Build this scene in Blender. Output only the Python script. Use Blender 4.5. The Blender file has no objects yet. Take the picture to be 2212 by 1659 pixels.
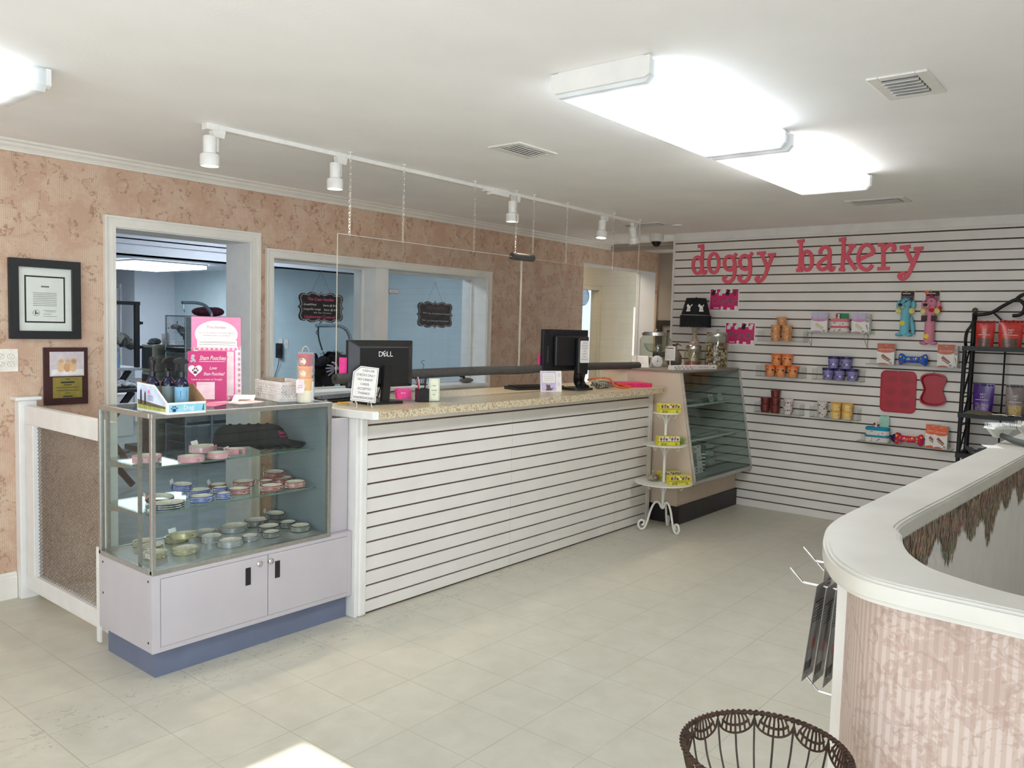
import bpy, bmesh, math, random
from math import sin, cos, pi, radians
from mathutils import Vector, Matrix
S = bpy.context.scene
C = S.collection
random.seed(7)
# camera
cam_d = bpy.data.cameras.new('camera')
cam_d.sensor_width = 36.0
cam_d.lens = 28.633
cam_d.clip_start = 0.02
cam_d.clip_end = 200
cam = bpy.data.objects.new('camera', cam_d)
C.objects.link(cam)
YAW, PITCH, ROLL = 0.685063309, -0.0700974118, 0.0268018828
_f = Vector((cos(PITCH) * cos(YAW), cos(PITCH) * sin(YAW), sin(PITCH)))
_r = Vector((sin(YAW), -cos(YAW), 0))
_u = _r.cross(_f)
_R = cos(ROLL) * _r + sin(ROLL) * _u
_U = -sin(ROLL) * _r + cos(ROLL) * _u
m = Matrix((_R, _U, -_f)).transposed().to_4x4()
m.translation = Vector((0, 0, 1.51))
cam.matrix_world = m
S.camera = cam
# world, sun, daylight, exposure
S.view_settings.view_transform = 'Standard'
S.view_settings.look = 'None'
S.view_settings.exposure = 0.36
S.view_settings.gamma = 1.0
S.view_settings.use_curve_mapping = False
S.cycles.max_bounces = 10
S.cycles.diffuse_bounces = 8
S.cycles.glossy_bounces = 4
S.cycles.transmission_bounces = 6
S.cycles.transparent_max_bounces = 24
S.cycles.caustics_reflective = False
S.cycles.caustics_refractive = False
S.cycles.sample_clamp_indirect = 4.0
S.cycles.use_denoising = True
W = bpy.data.worlds.new('sky')
S.world = W
W.use_nodes = True
_bg = W.node_tree.nodes['Background']
_bg.inputs[0].default_value = (0.72, 0.84, 1.0, 1)
_bg.inputs[1].default_value = 1.1
def light(name, kind, loc, energy, col, **k):
 d = bpy.data.lights.new(name, kind)
 d.energy = energy
 d.color = col
 rot = k.pop('rot', None)
 for a, b in k.items():
  setattr(d, a, b)
 o = bpy.data.objects.new(name, d)
 o.location = loc
 if rot:
  o.rotation_euler = rot
 C.objects.link(o)
 return o
def aim(o, d):
 o.rotation_euler = Vector(d).to_track_quat('-Z', 'Y').to_euler()
sun = light('sun', 'SUN', (1.6, -6, 6), 10.0, (1.0, 0.96, 0.9), angle=radians(0.6))
aim(sun, (0.0, 1.0, -0.78))
day = light('daylight_shopfront', 'AREA', (-0.6, -4.2, 1.4), 520.0, (0.80, 0.90, 1.0), shape='RECTANGLE', size=7.0, size_y=3.6)
aim(day, (0.08, 1, -0.05))
day2 = light('daylight_side_window', 'AREA', (-2.45, 1.4, 1.5), 40.0, (0.80, 0.90, 1.0), shape='RECTANGLE', size=3.0, size_y=1.7)
aim(day2, (1, 0.1, 0.0))
# helpers: colour, materials
def lin(c):
 out = []
 for v in c[:3]:
  v = v / 255.0
  out.append(v / 12.92 if v <= 0.04045 else ((v + 0.055) / 1.055) ** 2.4)
 return (out[0], out[1], out[2], 1.0)
class NT:
 def __init__(s, name):
  s.m = bpy.data.materials.new(name)
  s.m.use_nodes = True
  s.t = s.m.node_tree
  s.b = s.t.nodes.get('Principled BSDF')
  s.out = s.t.nodes.get('Material Output')
 def n(s, typ, **k):
  nd = s.t.nodes.new(typ)
  for a, b in k.items():
   setattr(nd, a, b)
  return nd
 def l(s, a, b):
  s.t.links.new(a, b)
 def val(s, nd, i, v):
  if hasattr(v, 'is_linked') or hasattr(v, 'links'):
   s.l(v, nd.inputs[i])
  else:
   nd.inputs[i].default_value = v
 def math(s, op, a, b=0.0, c=None):
  nd = s.n('ShaderNodeMath', operation=op)
  s.val(nd, 0, a)
  s.val(nd, 1, b)
  if c is not None:
   s.val(nd, 2, c)
  return nd.outputs[0]
 def coord(s, which='Object'):
  return s.n('ShaderNodeTexCoord').outputs[which]
 def sep(s, v):
  nd = s.n('ShaderNodeSeparateXYZ')
  s.l(v, nd.inputs[0])
  return nd.outputs
 def noise(s, vec, scale, detail=3.0, rough=0.5, dist=0.0):
  nd = s.n('ShaderNodeTexNoise')
  s.l(vec, nd.inputs['Vector'])
  nd.inputs['Scale'].default_value = scale
  nd.inputs['Detail'].default_value = detail
  nd.inputs['Roughness'].default_value = rough
  nd.inputs['Distortion'].default_value = dist
  return nd.outputs[0]
 def ramp(s, fac, stops, interp='LINEAR'):
  nd = s.n('ShaderNodeValToRGB')
  nd.color_ramp.interpolation = interp
  while len(nd.color_ramp.elements) > len(stops):
   nd.color_ramp.elements.remove(nd.color_ramp.elements[-1])
  while len(nd.color_ramp.elements) < len(stops):
   nd.color_ramp.elements.new(1.0)
  for e, (p, c) in zip(nd.color_ramp.elements, stops):
   e.position = p
   e.color = c if len(c) == 4 and max(c) <= 1.0 else lin(c)
  s.l(fac, nd.inputs[0])
  return nd.outputs[0]
 def mix(s, fac, a, b, mode='MIX'):
  nd = s.n('ShaderNodeMix', data_type='RGBA', blend_type=mode)
  s.val(nd, 0, fac)
  for i, v in ((6, a), (7, b)):
   if isinstance(v, tuple):
    nd.inputs[i].default_value = v if max(v) <= 1.0 and len(v) == 4 else lin(v)
   else:
    s.l(v, nd.inputs[i])
  return nd.outputs[2]
 def bump(s, h, strength=0.2, dist=0.01):
  nd = s.n('ShaderNodeBump')
  nd.inputs['Strength'].default_value = strength
  nd.inputs['Distance'].default_value = dist
  s.l(h, nd.inputs['Height'])
  s.l(nd.outputs[0], s.b.inputs['Normal'])
 def base(s, c):
  if isinstance(c, tuple):
   s.b.inputs['Base Color'].default_value = lin(c)
  else:
   s.l(c, s.b.inputs['Base Color'])
def mat(name, col, rough=0.5, metal=0.0, var=0.05, vs=30.0, spec=0.5, bump=0.0, bs=120.0, emit=0.0):
 """plain painted / plastic / metal surface with a slight mottled tone"""
 t = NT(name)
 co = t.coord()
 n = t.noise(co, vs, 3.0)
 dark = tuple(max(0, c * (1 - var)) for c in col[:3])
 lite = tuple(min(255, c * (1 + var)) for c in col[:3])
 t.base(t.ramp(n, [(0.3, dark), (0.7, lite)]))
 t.b.inputs['Roughness'].default_value = rough
 t.b.inputs['Metallic'].default_value = metal
 t.b.inputs['Specular IOR Level'].default_value = spec
 if bump:
  t.bump(t.noise(co, bs, 2.0), bump, 0.004)
 if emit:
  t.b.inputs['Emission Color'].default_value = lin(col)
  t.b.inputs['Emission Strength'].default_value = emit
 return t.m
def glass(name, tint=(235, 242, 240), refl=1.0, haze=0.0, ior=1.5):
 """thin pane: lets the view through, mirrors at grazing angles"""
 t = NT(name)
 t.t.nodes.remove(t.b)
 tr = t.n('ShaderNodeBsdfTransparent')
 tr.inputs[0].default_value = lin(tint)
 gl = t.n('ShaderNodeBsdfGlossy')
 gl.inputs['Roughness'].default_value = 0.02
 lw = t.n('ShaderNodeLayerWeight')
 lw.inputs[0].default_value = 0.5
 fr = t.math('ADD', 0.04, t.math('MULTIPLY', 0.9, t.math('POWER', lw.outputs['Facing'], 5.0)))
 mx = t.n('ShaderNodeMixShader')
 t.l(t.math('MULTIPLY', fr, refl), mx.inputs[0])
 t.l(tr.outputs[0], mx.inputs[1])
 t.l(gl.outputs[0], mx.inputs[2])
 last = mx.outputs[0]
 if haze:
  df = t.n('ShaderNodeBsdfDiffuse')
  df.inputs[0].default_value = (0.8, 0.8, 0.8, 1)
  nz = t.noise(t.coord(), 6.0, 4.0)
  m2 = t.n('ShaderNodeMixShader')
  t.l(t.math('MULTIPLY', nz, haze * 2), m2.inputs[0])
  t.l(last, m2.inputs[1])
  t.l(df.outputs[0], m2.inputs[2])
  last = m2.outputs[0]
 t.l(last, t.out.inputs[0])
 return t.m
# helpers: meshes
_TXT = {}
def text_geo(body, shear=0.0, spacing=1.0):
 key = (body, shear, spacing)
 if key not in _TXT:
  cu = bpy.data.curves.new('t', 'FONT')
  cu.body = body
  cu.align_x = 'CENTER'
  cu.align_y = 'CENTER'
  cu.shear = shear
  cu.space_character = spacing
  cu.resolution_u = 3
  ob = bpy.data.objects.new('t', cu)
  me = ob.to_mesh()
  vs = [tuple(v.co) for v in me.vertices]
  fs = [tuple(p.vertices) for p in me.polygons]
  ob.to_mesh_clear()
  bpy.data.objects.remove(ob)
  bpy.data.curves.remove(cu)
  _TXT[key] = (vs, fs)
 return _TXT[key]
def frame_of(d):
 d = Vector(d).normalized()
 a = Vector((0, 0, 1)) if abs(d.z) < 0.9 else Vector((1, 0, 0))
 x = d.cross(a).normalized()
 return x, d.cross(x).normalized(), d
class MB:
 def __init__(s):
  s.v, s.f, s.mi = [], [], []
 def add(s, vs, fs, m=0):
  o = len(s.v)
  s.v += [tuple(v) for v in vs]
  s.f += [tuple(i + o for i in f) for f in fs]
  s.mi += [m] * len(fs)
  return s
 def box(s, x0, x1, y0, y1, z0, z1, m=0):
  vs = [(x, y, z) for z in (z0, z1) for y in (y0, y1) for x in (x0, x1)]
  return s.add(vs, [(0, 2, 3, 1), (4, 5, 7, 6), (0, 1, 5, 4), (2, 6, 7, 3), (0, 4, 6, 2), (1, 3, 7, 5)], m)
 def obox(s, c, size, rot=(0, 0, 0), m=0):
  from mathutils import Euler
  R = Euler(rot).to_matrix()
  hx, hy, hz = [q / 2 for q in size]
  vs = [Vector(c) + R @ Vector((x, y, z)) for z in (-hz, hz) for y in (-hy, hy) for x in (-hx, hx)]
  return s.add(vs, [(0, 2, 3, 1), (4, 5, 7, 6), (0, 1, 5, 4), (2, 6, 7, 3), (0, 4, 6, 2), (1, 3, 7, 5)], m)
 def quad(s, a, b, c, d, m=0):
  return s.add([a, b, c, d], [(0, 1, 2, 3)], m)
 def tube(s, pts, r, n=8, m=0, closed=False, r2=None):
  pts = [Vector(p) for p in pts]
  k = len(pts)
  vs = []
  px = None
  for i, p in enumerate(pts):
   a = pts[i - 1] if (i > 0 or closed) else p
   b = pts[(i + 1) % k] if (i < k - 1 or closed) else p
   d = (b - a)
   d = d.normalized() if d.length > 1e-9 else Vector((0, 0, 1))
   if px is None:
    px, py, _ = frame_of(d)
   else:
    px = (px - d * px.dot(d))
    px = px.normalized() if px.length > 1e-6 else frame_of(d)[0]
    py = d.cross(px).normalized()
   rr = r if r2 is None else r + (r2 - r) * i / max(1, k - 1)
   for j in range(n):
    t = 2 * pi * j / n
    vs.append(p + px * (rr * cos(t)) + py * (rr * sin(t)))
  fs = []
  for i in range(k if closed else k - 1):
   i2 = (i + 1) % k
   for j in range(n):
    j2 = (j + 1) % n
    fs.append((i * n + j, i * n + j2, i2 * n + j2, i2 * n + j))
  if not closed:
   fs.append(tuple(range(n - 1, -1, -1)))
   fs.append(tuple((k - 1) * n + j for j in range(n)))
  return s.add(vs, fs, m)
 def cyl(s, a, b, r, r2=None, n=16, m=0):
  return s.tube([a, b], r, n, m, r2=r2)
 def lathe(s, prof, c=(0, 0, 0), n=24, m=0, sx=1.0, sy=1.0, ax='z'):
  vs, fs = [], []
  for (r, z) in prof:
   for j in range(n):
    t = 2 * pi * j / n
    p = (r * cos(t) * sx, r * sin(t) * sy, z)
    if ax == 'y':
     p = (p[0], p[2], p[1])
    elif ax == 'x':
     p = (p[2], p[0], p[1])
    vs.append((c[0] + p[0], c[1] + p[1], c[2] + p[2]))
  k = len(prof)
  for i in range(k - 1):
   for j in range(n):
    j2 = (j + 1) % n
    fs.append((i * n + j, i * n + j2, (i + 1) * n + j2, (i + 1) * n + j))
  if prof[0][0] > 1e-6:
   fs.append(tuple(range(n - 1, -1, -1)))
  if prof[-1][0] > 1e-6:
   fs.append(tuple((k - 1) * n + j for j in range(n)))
  return s.add(vs, fs, m)
 def ball(s, c, r, n=16, m=0, k=10):
  if not isinstance(r, (tuple, list)):
   r = (r, r, r)
  vs, fs = [], []
  for i in range(k + 1):
   a = -pi / 2 + pi * i / k
   for j in range(n):
    t = 2 * pi * j / n
    vs.append((c[0] + r[0] * cos(a) * cos(t), c[1] + r[1] * cos(a) * sin(t), c[2] + r[2] * sin(a)))
  for i in range(k):
   for j in range(n):
    j2 = (j + 1) % n
    fs.append((i * n + j, i * n + j2, (i + 1) * n + j2, (i + 1) * n + j))
  return s.add(vs, fs, m)
 def prism(s, poly, fn, d0, d1, m=0, mside=None):
  """poly: 2-D outline; fn(u, v, w) -> point; extruded from w=d0 to w=d1"""
  n = len(poly)
  vs = [fn(u, v, d0) for u, v in poly] + [fn(u, v, d1) for u, v in poly]
  fs = [tuple(range(n)), tuple(range(2 * n - 1, n - 1, -1))]
  s.add(vs, fs, m)
  return s.add(vs, [(i, n + i, n + (i + 1) % n, (i + 1) % n) for i in range(n)], m if mside is None else mside)
 def flat(s, poly, fn, w, m=0):
  return s.add([fn(u, v, w) for u, v in poly], [tuple(range(len(poly)))], m)
 def text(s, body, fn, u, v, size, w, m=0, shear=0.0, width=None, spacing=1.0):
  vs, fs = text_geo(body, shear, spacing)
  if not vs:
   return s
  if width:
   ww = max(a[0] for a in vs) - min(a[0] for a in vs)
   kx = width / ww
  else:
   kx = size
  return s.add([fn(u + a[0] * kx, v + a[1] * size, w) for a in vs], fs, m)
 def build(s, name, mats, parent=None, smooth=None, bevel=0.0, seg=2, uv=None, loc=None):
  me = bpy.data.meshes.new(name)
  off = Vector(loc) if loc is not None else None
  me.from_pydata([tuple(Vector(v) - off) for v in s.v] if off is not None else s.v, [], s.f)
  if not isinstance(mats, (list, tuple)):
   mats = [mats]
  for q in mats:
   me.materials.append(q)
  me.polygons.foreach_set('material_index', s.mi)
  bm = bmesh.new()
  bm.from_mesh(me)
  bmesh.ops.remove_doubles(bm, verts=bm.verts, dist=1e-6) if smooth else None
  bmesh.ops.recalc_face_normals(bm, faces=bm.faces)
  bm.to_mesh(me)
  bm.free()
  if uv:
   lay = me.uv_layers.new(name='UVMap')
   for lp in me.loops:
    lay.data[lp.index].uv = uv(me.vertices[lp.vertex_index].co)
  if smooth:
   me.shade_smooth()
   me.set_sharp_from_angle(angle=radians(smooth))
  o = bpy.data.objects.new(name, me)
  C.objects.link(o)
  if off is not None:
   o.location = off
  if parent is not None:
   o.parent = parent
  if bevel:
   b = o.modifiers.new('bevel', 'BEVEL')
   b.width = bevel
   b.segments = seg
   b.limit_method = 'ANGLE'
   b.angle_limit = radians(40)
  return o
def tag(o, label, cat, group=None, kind=None):
 o['label'] = label
 o['category'] = cat
 if group:
  o['group'] = group
 if kind:
  o['kind'] = kind
 return o
def thing(name, label, cat, loc=(0, 0, 0), rz=0.0, group=None):
 o = bpy.data.objects.new(name, None)
 o.empty_display_size = 0.05
 C.objects.link(o)
 o.location = loc
 o.rotation_euler = (0, 0, rz)
 return tag(o, label, cat, group)
def struct(o):
 o['kind'] = 'structure'
 return o
def dup(root, loc, rz=None, label=None, group=None):
 r = root.copy()
 C.objects.link(r)
 r.location = loc
 if rz is not None:
  r.rotation_euler = (0, 0, rz)
 if label:
  r['label'] = label
 if group:
  r['group'] = group
 for ch in list(root.children):
  c = ch.copy()
  C.objects.link(c)
  c.parent = r
  for g in list(ch.children):
   d = g.copy()
   C.objects.link(d)
   d.parent = c
 return r
def arc(cx, cy, rx, ry, a0, a1, n):
 return [(cx + rx * cos(radians(a0 + (a1 - a0) * i / n)), cy + ry * sin(radians(a0 + (a1 - a0) * i / n))) for i in range(n + 1)]
def smooth_path(pts, n=6, closed=False):
 """Catmull-Rom through the points"""
 P = [Vector(p) for p in pts]
 k = len(P)
 out = []
 for i in range(k if closed else k - 1):
  p0 = P[(i - 1) % k] if (closed or i > 0) else P[0]
  p1, p2 = P[i], P[(i + 1) % k]
  p3 = P[(i + 2) % k] if (closed or i + 2 < k) else P[-1]
  for j in range(n):
   t = j / n
   out.append(0.5 * ((2 * p1) + (p2 - p0) * t + (2 * p0 - 5 * p1 + 4 * p2 - p3) * t * t + (3 * p1 - p0 - 3 * p2 + p3) * t ** 3))
 if not closed:
  out.append(P[-1])
 return out
def stroke(pts, w, closed=False):
 """outline polygon(s) of a pen stroke along 2-D points"""
 P = [Vector((p[0], p[1])) for p in pts]
 k = len(P)
 Lf, Rt = [], []
 for i, p in enumerate(P):
  a = P[i - 1] if (i > 0 or closed) else p
  b = P[(i + 1) % k] if (i < k - 1 or closed) else p
  d = (b - a).normalized()
  nrm = Vector((-d.y, d.x)) * (w / 2)
  Lf.append(p + nrm)
  Rt.append(p - nrm)
 return Lf, Rt
def add_stroke(mb, pts, w, fn, d0, d1, m=0, closed=False):
 Lf, Rt = stroke(pts, w, closed)
 k = len(Lf)
 vs = []
 for q in (d0, d1):
  vs += [fn(p[0], p[1], q) for p in Lf] + [fn(p[0], p[1], q) for p in Rt]
 fs = []
 for i in range(k if closed else k - 1):
  j = (i + 1) % k
  fs += [(i, j, k + j, k + i), (2 * k + i, 3 * k + i, 3 * k + j, 2 * k + j), (i, 2 * k + i, 2 * k + j, j), (k + i, k + j, 3 * k + j, 3 * k + i)]
 if not closed:
  fs += [(0, k, 3 * k, 2 * k), (k - 1, 3 * k - 1, 4 * k - 1, 2 * k - 1)]
 mb.add(vs, fs, m)
def rrect(x0, x1, y0, y1, r, n=5):
 return arc(x1 - r, y1 - r, r, r, 0, 90, n) + arc(x0 + r, y1 - r, r, r, 90, 180, n) + arc(x0 + r, y0 + r, r, r, 180, 270, n) + arc(x1 - r, y0 + r, r, r, 270, 360, n)
def on_back(u, v, w):      # slat wall, facing -x; u runs to the viewer's right (= -y)
 return (6.78 - w, -u, v)
def facing_y(y0):          # plane facing -y; u = x, v = z
 return lambda u, v, w: (u, y0 - w, v)
def xz(u, v, w):
 return (u, w, v)
def xy(u, v, w):
 return (u, v, w)
def yz(u, v, w):
 return (w, u, v)
# materials of the room
def wallpaper():
 t = NT('wallpaper')
 uvn = t.n('ShaderNodeUVMap', uv_map='UVMap')
 uv = uvn.outputs[0]
 x, y, z = t.sep(uv)
 col = t.math('FLOOR', t.math('DIVIDE', x, 0.26))
 odd = t.math('MODULO', t.math('ABSOLUTE', col), 2.0)
 lx = t.math('SUBTRACT', t.math('FRACT', t.math('DIVIDE', x, 0.26)), 0.5)
 ly = t.math('SUBTRACT', t.math('FRACT', t.math('ADD', t.math('DIVIDE', y, 0.5), t.math('MULTIPLY', odd, 0.5))), 0.5)
 d = t.math('SQRT', t.math('ADD', t.math('POWER', lx, 2.0), t.math('POWER', ly, 2.0)))
 n1 = t.noise(uv, 8.0, 5.0, 0.62, 0.6)
 n2 = t.noise(uv, 42.0, 3.0, 0.65, 0.8)
 n3 = t.noise(uv, 3.0, 2.0)
 fl = t.math('SUBTRACT', t.math('ADD', t.math('MULTIPLY', n1, 0.9), t.math('MULTIPLY', n2, 0.4)), t.math('MULTIPLY', d, 0.22))
 bloss = t.ramp(fl, [(0.44, (0, 0, 0, 1)), (0.66, (1, 1, 1, 1))])
 sc = t.math('ABSOLUTE', t.math('SUBTRACT', t.math('FRACT', t.math('ADD', t.math('MULTIPLY', d, 2.2), t.math('MULTIPLY', n1, 2.6))), 0.5))
 line = t.ramp(sc, [(0.0, (1, 1, 1, 1)), (0.03, (1, 1, 1, 1)), (0.08, (0, 0, 0, 1))])
 broken = t.ramp(n2, [(0.40, (0, 0, 0, 1)), (0.55, (1, 1, 1, 1))])
 st = t.math('MULTIPLY', t.math('ADD', t.math('SINE', t.math('MULTIPLY', x, 2 * pi / 0.0105)), 1.0), 0.5)
 base = t.mix(st, (214, 191, 168), (200, 176, 153))
 base = t.mix(t.math('MULTIPLY', n3, 0.5), base, (202, 167, 145))
 c = t.mix(t.math('MULTIPLY', t.sep(bloss)[0], 0.5), base, (180, 138, 114))
 c = t.mix(t.math('MULTIPLY', t.math('MULTIPLY', t.sep(line)[0], t.sep(broken)[0]), 0.7), c, (146, 114, 90))
 t.base(c)
 t.b.inputs['Roughness'].default_value = 0.6
 t.b.inputs['Specular IOR Level'].default_value = 0.3
 return t.m
def wallpaper_pink():
 """the paler paper on the half wall: broad stripes with line-drawn sprays"""
 t = NT('wallpaper_striped')
 uv = t.n('ShaderNodeUVMap', uv_map='UVMap').outputs[0]
 x, y, z = t.sep(uv)
 st = t.ramp(t.math('FRACT', t.math('DIVIDE', x, 0.0165)), [(0.0, (1, 1, 1, 1)), (0.42, (1, 1, 1, 1)), (0.5, (0, 0, 0, 1)), (0.92, (0, 0, 0, 1)), (1.0, (1, 1, 1, 1))])
 n1 = t.noise(uv, 9.0, 4.0, 0.55, 0.3)
 n2 = t.noise(uv, 46.0, 3.0, 0.6, 1.0)
 nb = t.noise(uv, 3.4, 2.0)
 base = t.mix(t.sep(st)[0], (200, 183, 174), (186, 166, 154))
 spray = t.ramp(t.math('ABSOLUTE', t.math('SUBTRACT', t.math('FRACT', t.math('MULTIPLY', n1, 3.0)), 0.5)), [(0.0, (1, 1, 1, 1)), (0.03, (1, 1, 1, 1)), (0.06, (0, 0, 0, 1))])
 leaf = t.ramp(t.math('ADD', t.math('MULTIPLY', n2, 0.5), t.math('MULTIPLY', nb, 0.6)), [(0.58, (0, 0, 0, 1)), (0.63, (1, 1, 1, 1))])
 c = t.mix(t.math('MULTIPLY', t.sep(leaf)[0], 0.55), base, (166, 138, 126))
 c = t.mix(t.math('MULTIPLY', t.sep(spray)[0], 0.4), c, (158, 132, 118))
 t.base(c)
 t.b.inputs['Roughness'].default_value = 0.5
 return t.m
def vinyl_floor():
 t = NT('vinyl_tiles')
 co = t.coord()
 x, y, z = t.sep(co)
 ux = t.math('DIVIDE', t.math('SUBTRACT', x, 1.457), 0.2973)
 uy = t.math('DIVIDE', t.math('SUBTRACT', y, 1.524), 0.3065)
 def edge(u):
  return t.math('SUBTRACT', 0.5, t.math('ABSOLUTE', t.math('SUBTRACT', t.math('FRACT', u), 0.5)))
 e = t.math('MINIMUM', edge(ux), edge(uy))
 seam = t.ramp(e, [(0.0, (1, 1, 1, 1)), (0.0035, (1, 1, 1, 1)), (0.009, (0, 0, 0, 1))])
 cell = t.n('ShaderNodeCombineXYZ')
 t.l(t.math('FLOOR', ux), cell.inputs[0])
 t.l(t.math('FLOOR', uy), cell.inputs[1])
 wn = t.n('ShaderNodeTexWhiteNoise')
 t.l(cell.outputs[0], wn.inputs[0])
 n1 = t.noise(co, 7.0, 5.0, 0.6, 0.5)
 n2 = t.noise(co, 60.0, 3.0, 0.6)
 base = t.ramp(n1, [(0.3, (186, 182, 167)), (0.7, (200, 197, 183))])
 base = t.mix(t.math('MULTIPLY', wn.outputs[0], 0.22), base, (190, 186, 170))
 base = t.mix(t.math('MULTIPLY', n2, 0.18), base, (184, 178, 160))
 vn = t.noise(co, 2.2, 2.0)
 sm = t.math('MULTIPLY', t.sep(seam)[0], t.math('MULTIPLY', vn, 0.75))
 c = t.mix(sm, base, (120, 114, 98))
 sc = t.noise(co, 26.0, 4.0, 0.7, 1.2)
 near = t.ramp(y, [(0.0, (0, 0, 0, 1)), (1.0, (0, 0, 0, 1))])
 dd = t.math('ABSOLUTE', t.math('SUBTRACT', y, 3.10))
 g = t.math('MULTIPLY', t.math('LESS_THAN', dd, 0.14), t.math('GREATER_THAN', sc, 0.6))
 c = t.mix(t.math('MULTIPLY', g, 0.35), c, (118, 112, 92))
 t.base(c)
 t.b.inputs['Roughness'].default_value = 0.34
 t.l(t.math('ADD', 0.28, t.math('MULTIPLY', n1, 0.2)), t.b.inputs['Roughness'])
 t.b.inputs['Specular IOR Level'].default_value = 0.4
 t.bump(t.math('SUBTRACT', n2, t.math('MULTIPLY', t.sep(seam)[0], 2.0)), 0.05, 0.002)
 return t.m
M_paper = wallpaper()
M_pink_paper = wallpaper_pink()
M_floor = vinyl_floor()
M_ceil = mat('ceiling_paint', (244, 244, 244), 0.9, var=0.01, vs=3, bump=0.12, bs=70)
M_trim = mat('white_trim_paint', (226, 221, 211), 0.45, var=0.02, vs=8)
M_white = mat('white_paint', (228, 226, 222), 0.5, var=0.02, vs=10)
M_slat = mat('white_slatwall_laminate', (226, 222, 216), 0.42, var=0.015, vs=5)
M_groove = mat('brown_slot', (92, 72, 62), 0.8, var=0.1)
M_groom = mat('cool_white_wall', (220, 222, 228), 0.85, var=0.015, vs=4)
M_groom_cool_tint = mat('cool_light_tinted_wall', (198, 214, 218), 0.85, var=0.015, vs=4)  # white wall with the blue of its cool lighting painted into the colour
M_groom_floor = mat('grey_sheet_floor', (140, 146, 148), 0.5, var=0.06, vs=5)
M_cream = mat('cream_wall', (214, 200, 172), 0.8, var=0.02, vs=4)
M_taupe = mat('taupe_wall', (168, 158, 146), 0.8, var=0.02, vs=4)
M_black = mat('black_paint', (20, 20, 22), 0.45, var=0.15)
M_glass = glass('clear_glass', (247, 250, 249), 0.55)
M_window = glass('window_glass', (247, 250, 251), 0.5)
def uvx(co):
 return (co.x, co.z)
# floor, ceilings
b = MB(); b.quad((-2.6, -0.7, 0), (9.6, -0.7, 0), (9.6, 4.86, 0), (-2.6, 4.86, 0))
struct(b.build('floor', M_floor))
b = MB(); b.quad((0.0, 4.86, -0.001), (10.5, 4.86, -0.001), (10.5, 14.5, -0.001), (0.0, 14.5, -0.001))
struct(b.build('floor_grooming', M_groom_floor))
b = MB(); b.box(-2.6, 9.6, -0.7, 5.0, 2.40, 2.46)
struct(b.build('ceiling', M_ceil))
b = MB(); b.box(0.0, 10.5, 5.0, 7.0, 2.40, 2.46); b.box(0.0, 10.5, 7.0, 14.5, 2.17, 2.46)
struct(b.build('ceiling_grooming', M_groom))
# left wall (wallpaper) with door, window, wide opening
DX0, DX1, DZ = 2.172, 3.052, 2.015
WX0, WX1, WZ0, WZ1 = 3.215, 5.385, 1.01, 1.93
OX0, OX1, OZ = 6.875, 8.38, 2.18
def wall_pieces(b, y0, y1):
 b.box(-2.6, DX0, y0, y1, 0, 2.4)
 b.box(DX0, DX1, y0, y1, DZ, 2.4)
 b.box(DX1, WX0, y0, y1, 0, 2.4)
 b.box(WX0, WX1, y0, y1, 0, WZ0)
 b.box(WX0, WX1, y0, y1, WZ1, 2.4)
 b.box(WX1, OX0, y0, y1, 0, 2.4)
 b.box(OX0, OX1, y0, y1, OZ, 2.4)
 b.box(OX1, 9.6, y0, y1, 0, 2.4)
b = MB(); wall_pieces(b, 4.72, 4.745)
struct(b.build('wall_left', M_paper, uv=uvx))
b = MB(); wall_pieces(b, 4.745, 5.0)
struct(b.build('wall_left_core', M_groom))
def moulding(b, prof, x0, x1, y):
 n = len(prof)
 vs = [(x0, y - d, z) for d, z in prof] + [(x1, y - d, z) for d, z in prof]
 b.add(vs, [tuple(range(n)), tuple(range(2 * n - 1, n - 1, -1))] + [(i, n + i, n + (i + 1) % n, (i + 1) % n) for i in range(n)])
crown = [(0, 2.343), (0.012, 2.343), (0.014, 2.350), (0.010, 2.354), (0.016, 2.362), (0.030, 2.372), (0.036, 2.384), (0.050, 2.390), (0.054, 2.40), (0, 2.40)]
b = MB(); moulding(b, crown, -2.5, 7.36, 4.72)
struct(b.build('trim_1', M_trim))
b = MB()
base_prof = [(0, 0), (0.016, 0), (0.016, 0.112), (0.012, 0.120), (0.012, 0.128), (0.006, 0.140), (0, 0.141)]
moulding(b, base_prof, -2.5, 1.642, 4.72); moulding(b, base_prof, 3.13, 6.87, 4.72)
struct(b.build('baseboard_left', M_trim))
def casing(b, x0, x1, z0, z1, w, y, bottom=False):
 """flat casing with an inner bead and an outer back band around an opening"""
 for (o, i, d) in ((w, w - 0.013, 0.024), (w - 0.013, 0.016, 0.016), (0.016, 0.0, 0.022)):
  b.box(x0 - o, x0 - i, y - d, y, z0 - (o if bottom else 0), z1 + o)
  b.box(x1 + i, x1 + o, y - d, y, z0 - (o if bottom else 0), z1 + o)
  b.box(x0 - i, x1 + i, y - d, y, z1 + i, z1 + o)
  if bottom:
   b.box(x0 - i, x1 + i, y - d, y, z0 - o, z0 - i)
b = MB(); casing(b, DX0, DX1, 0, DZ, 0.062, 4.72)
d1 = struct(b.build('door_1', M_trim))
b = MB()
b.box(DX0 - 0.004, DX0 + 0.006, 4.715, 5.0, 0, DZ); b.box(DX1 - 0.006, DX1 + 0.004, 4.715, 5.0, 0, DZ)
b.box(DX0 + 0.006, DX1 - 0.006, 4.715, 5.0, DZ - 0.006, DZ + 0.004)
struct(b.build('door_jamb', M_white, d1))
b = MB(); b.box(DX0, DX1, 4.72, 5.0, 0.0, 0.012)
struct(b.build('door_threshold', mat('worn_threshold', (150, 146, 138), 0.5), d1))
b = MB(); casing(b, WX0, WX1, WZ0, WZ1, 0.055, 4.72, True)
w1 = struct(b.build('window_1', M_trim))
b = MB()
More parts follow.
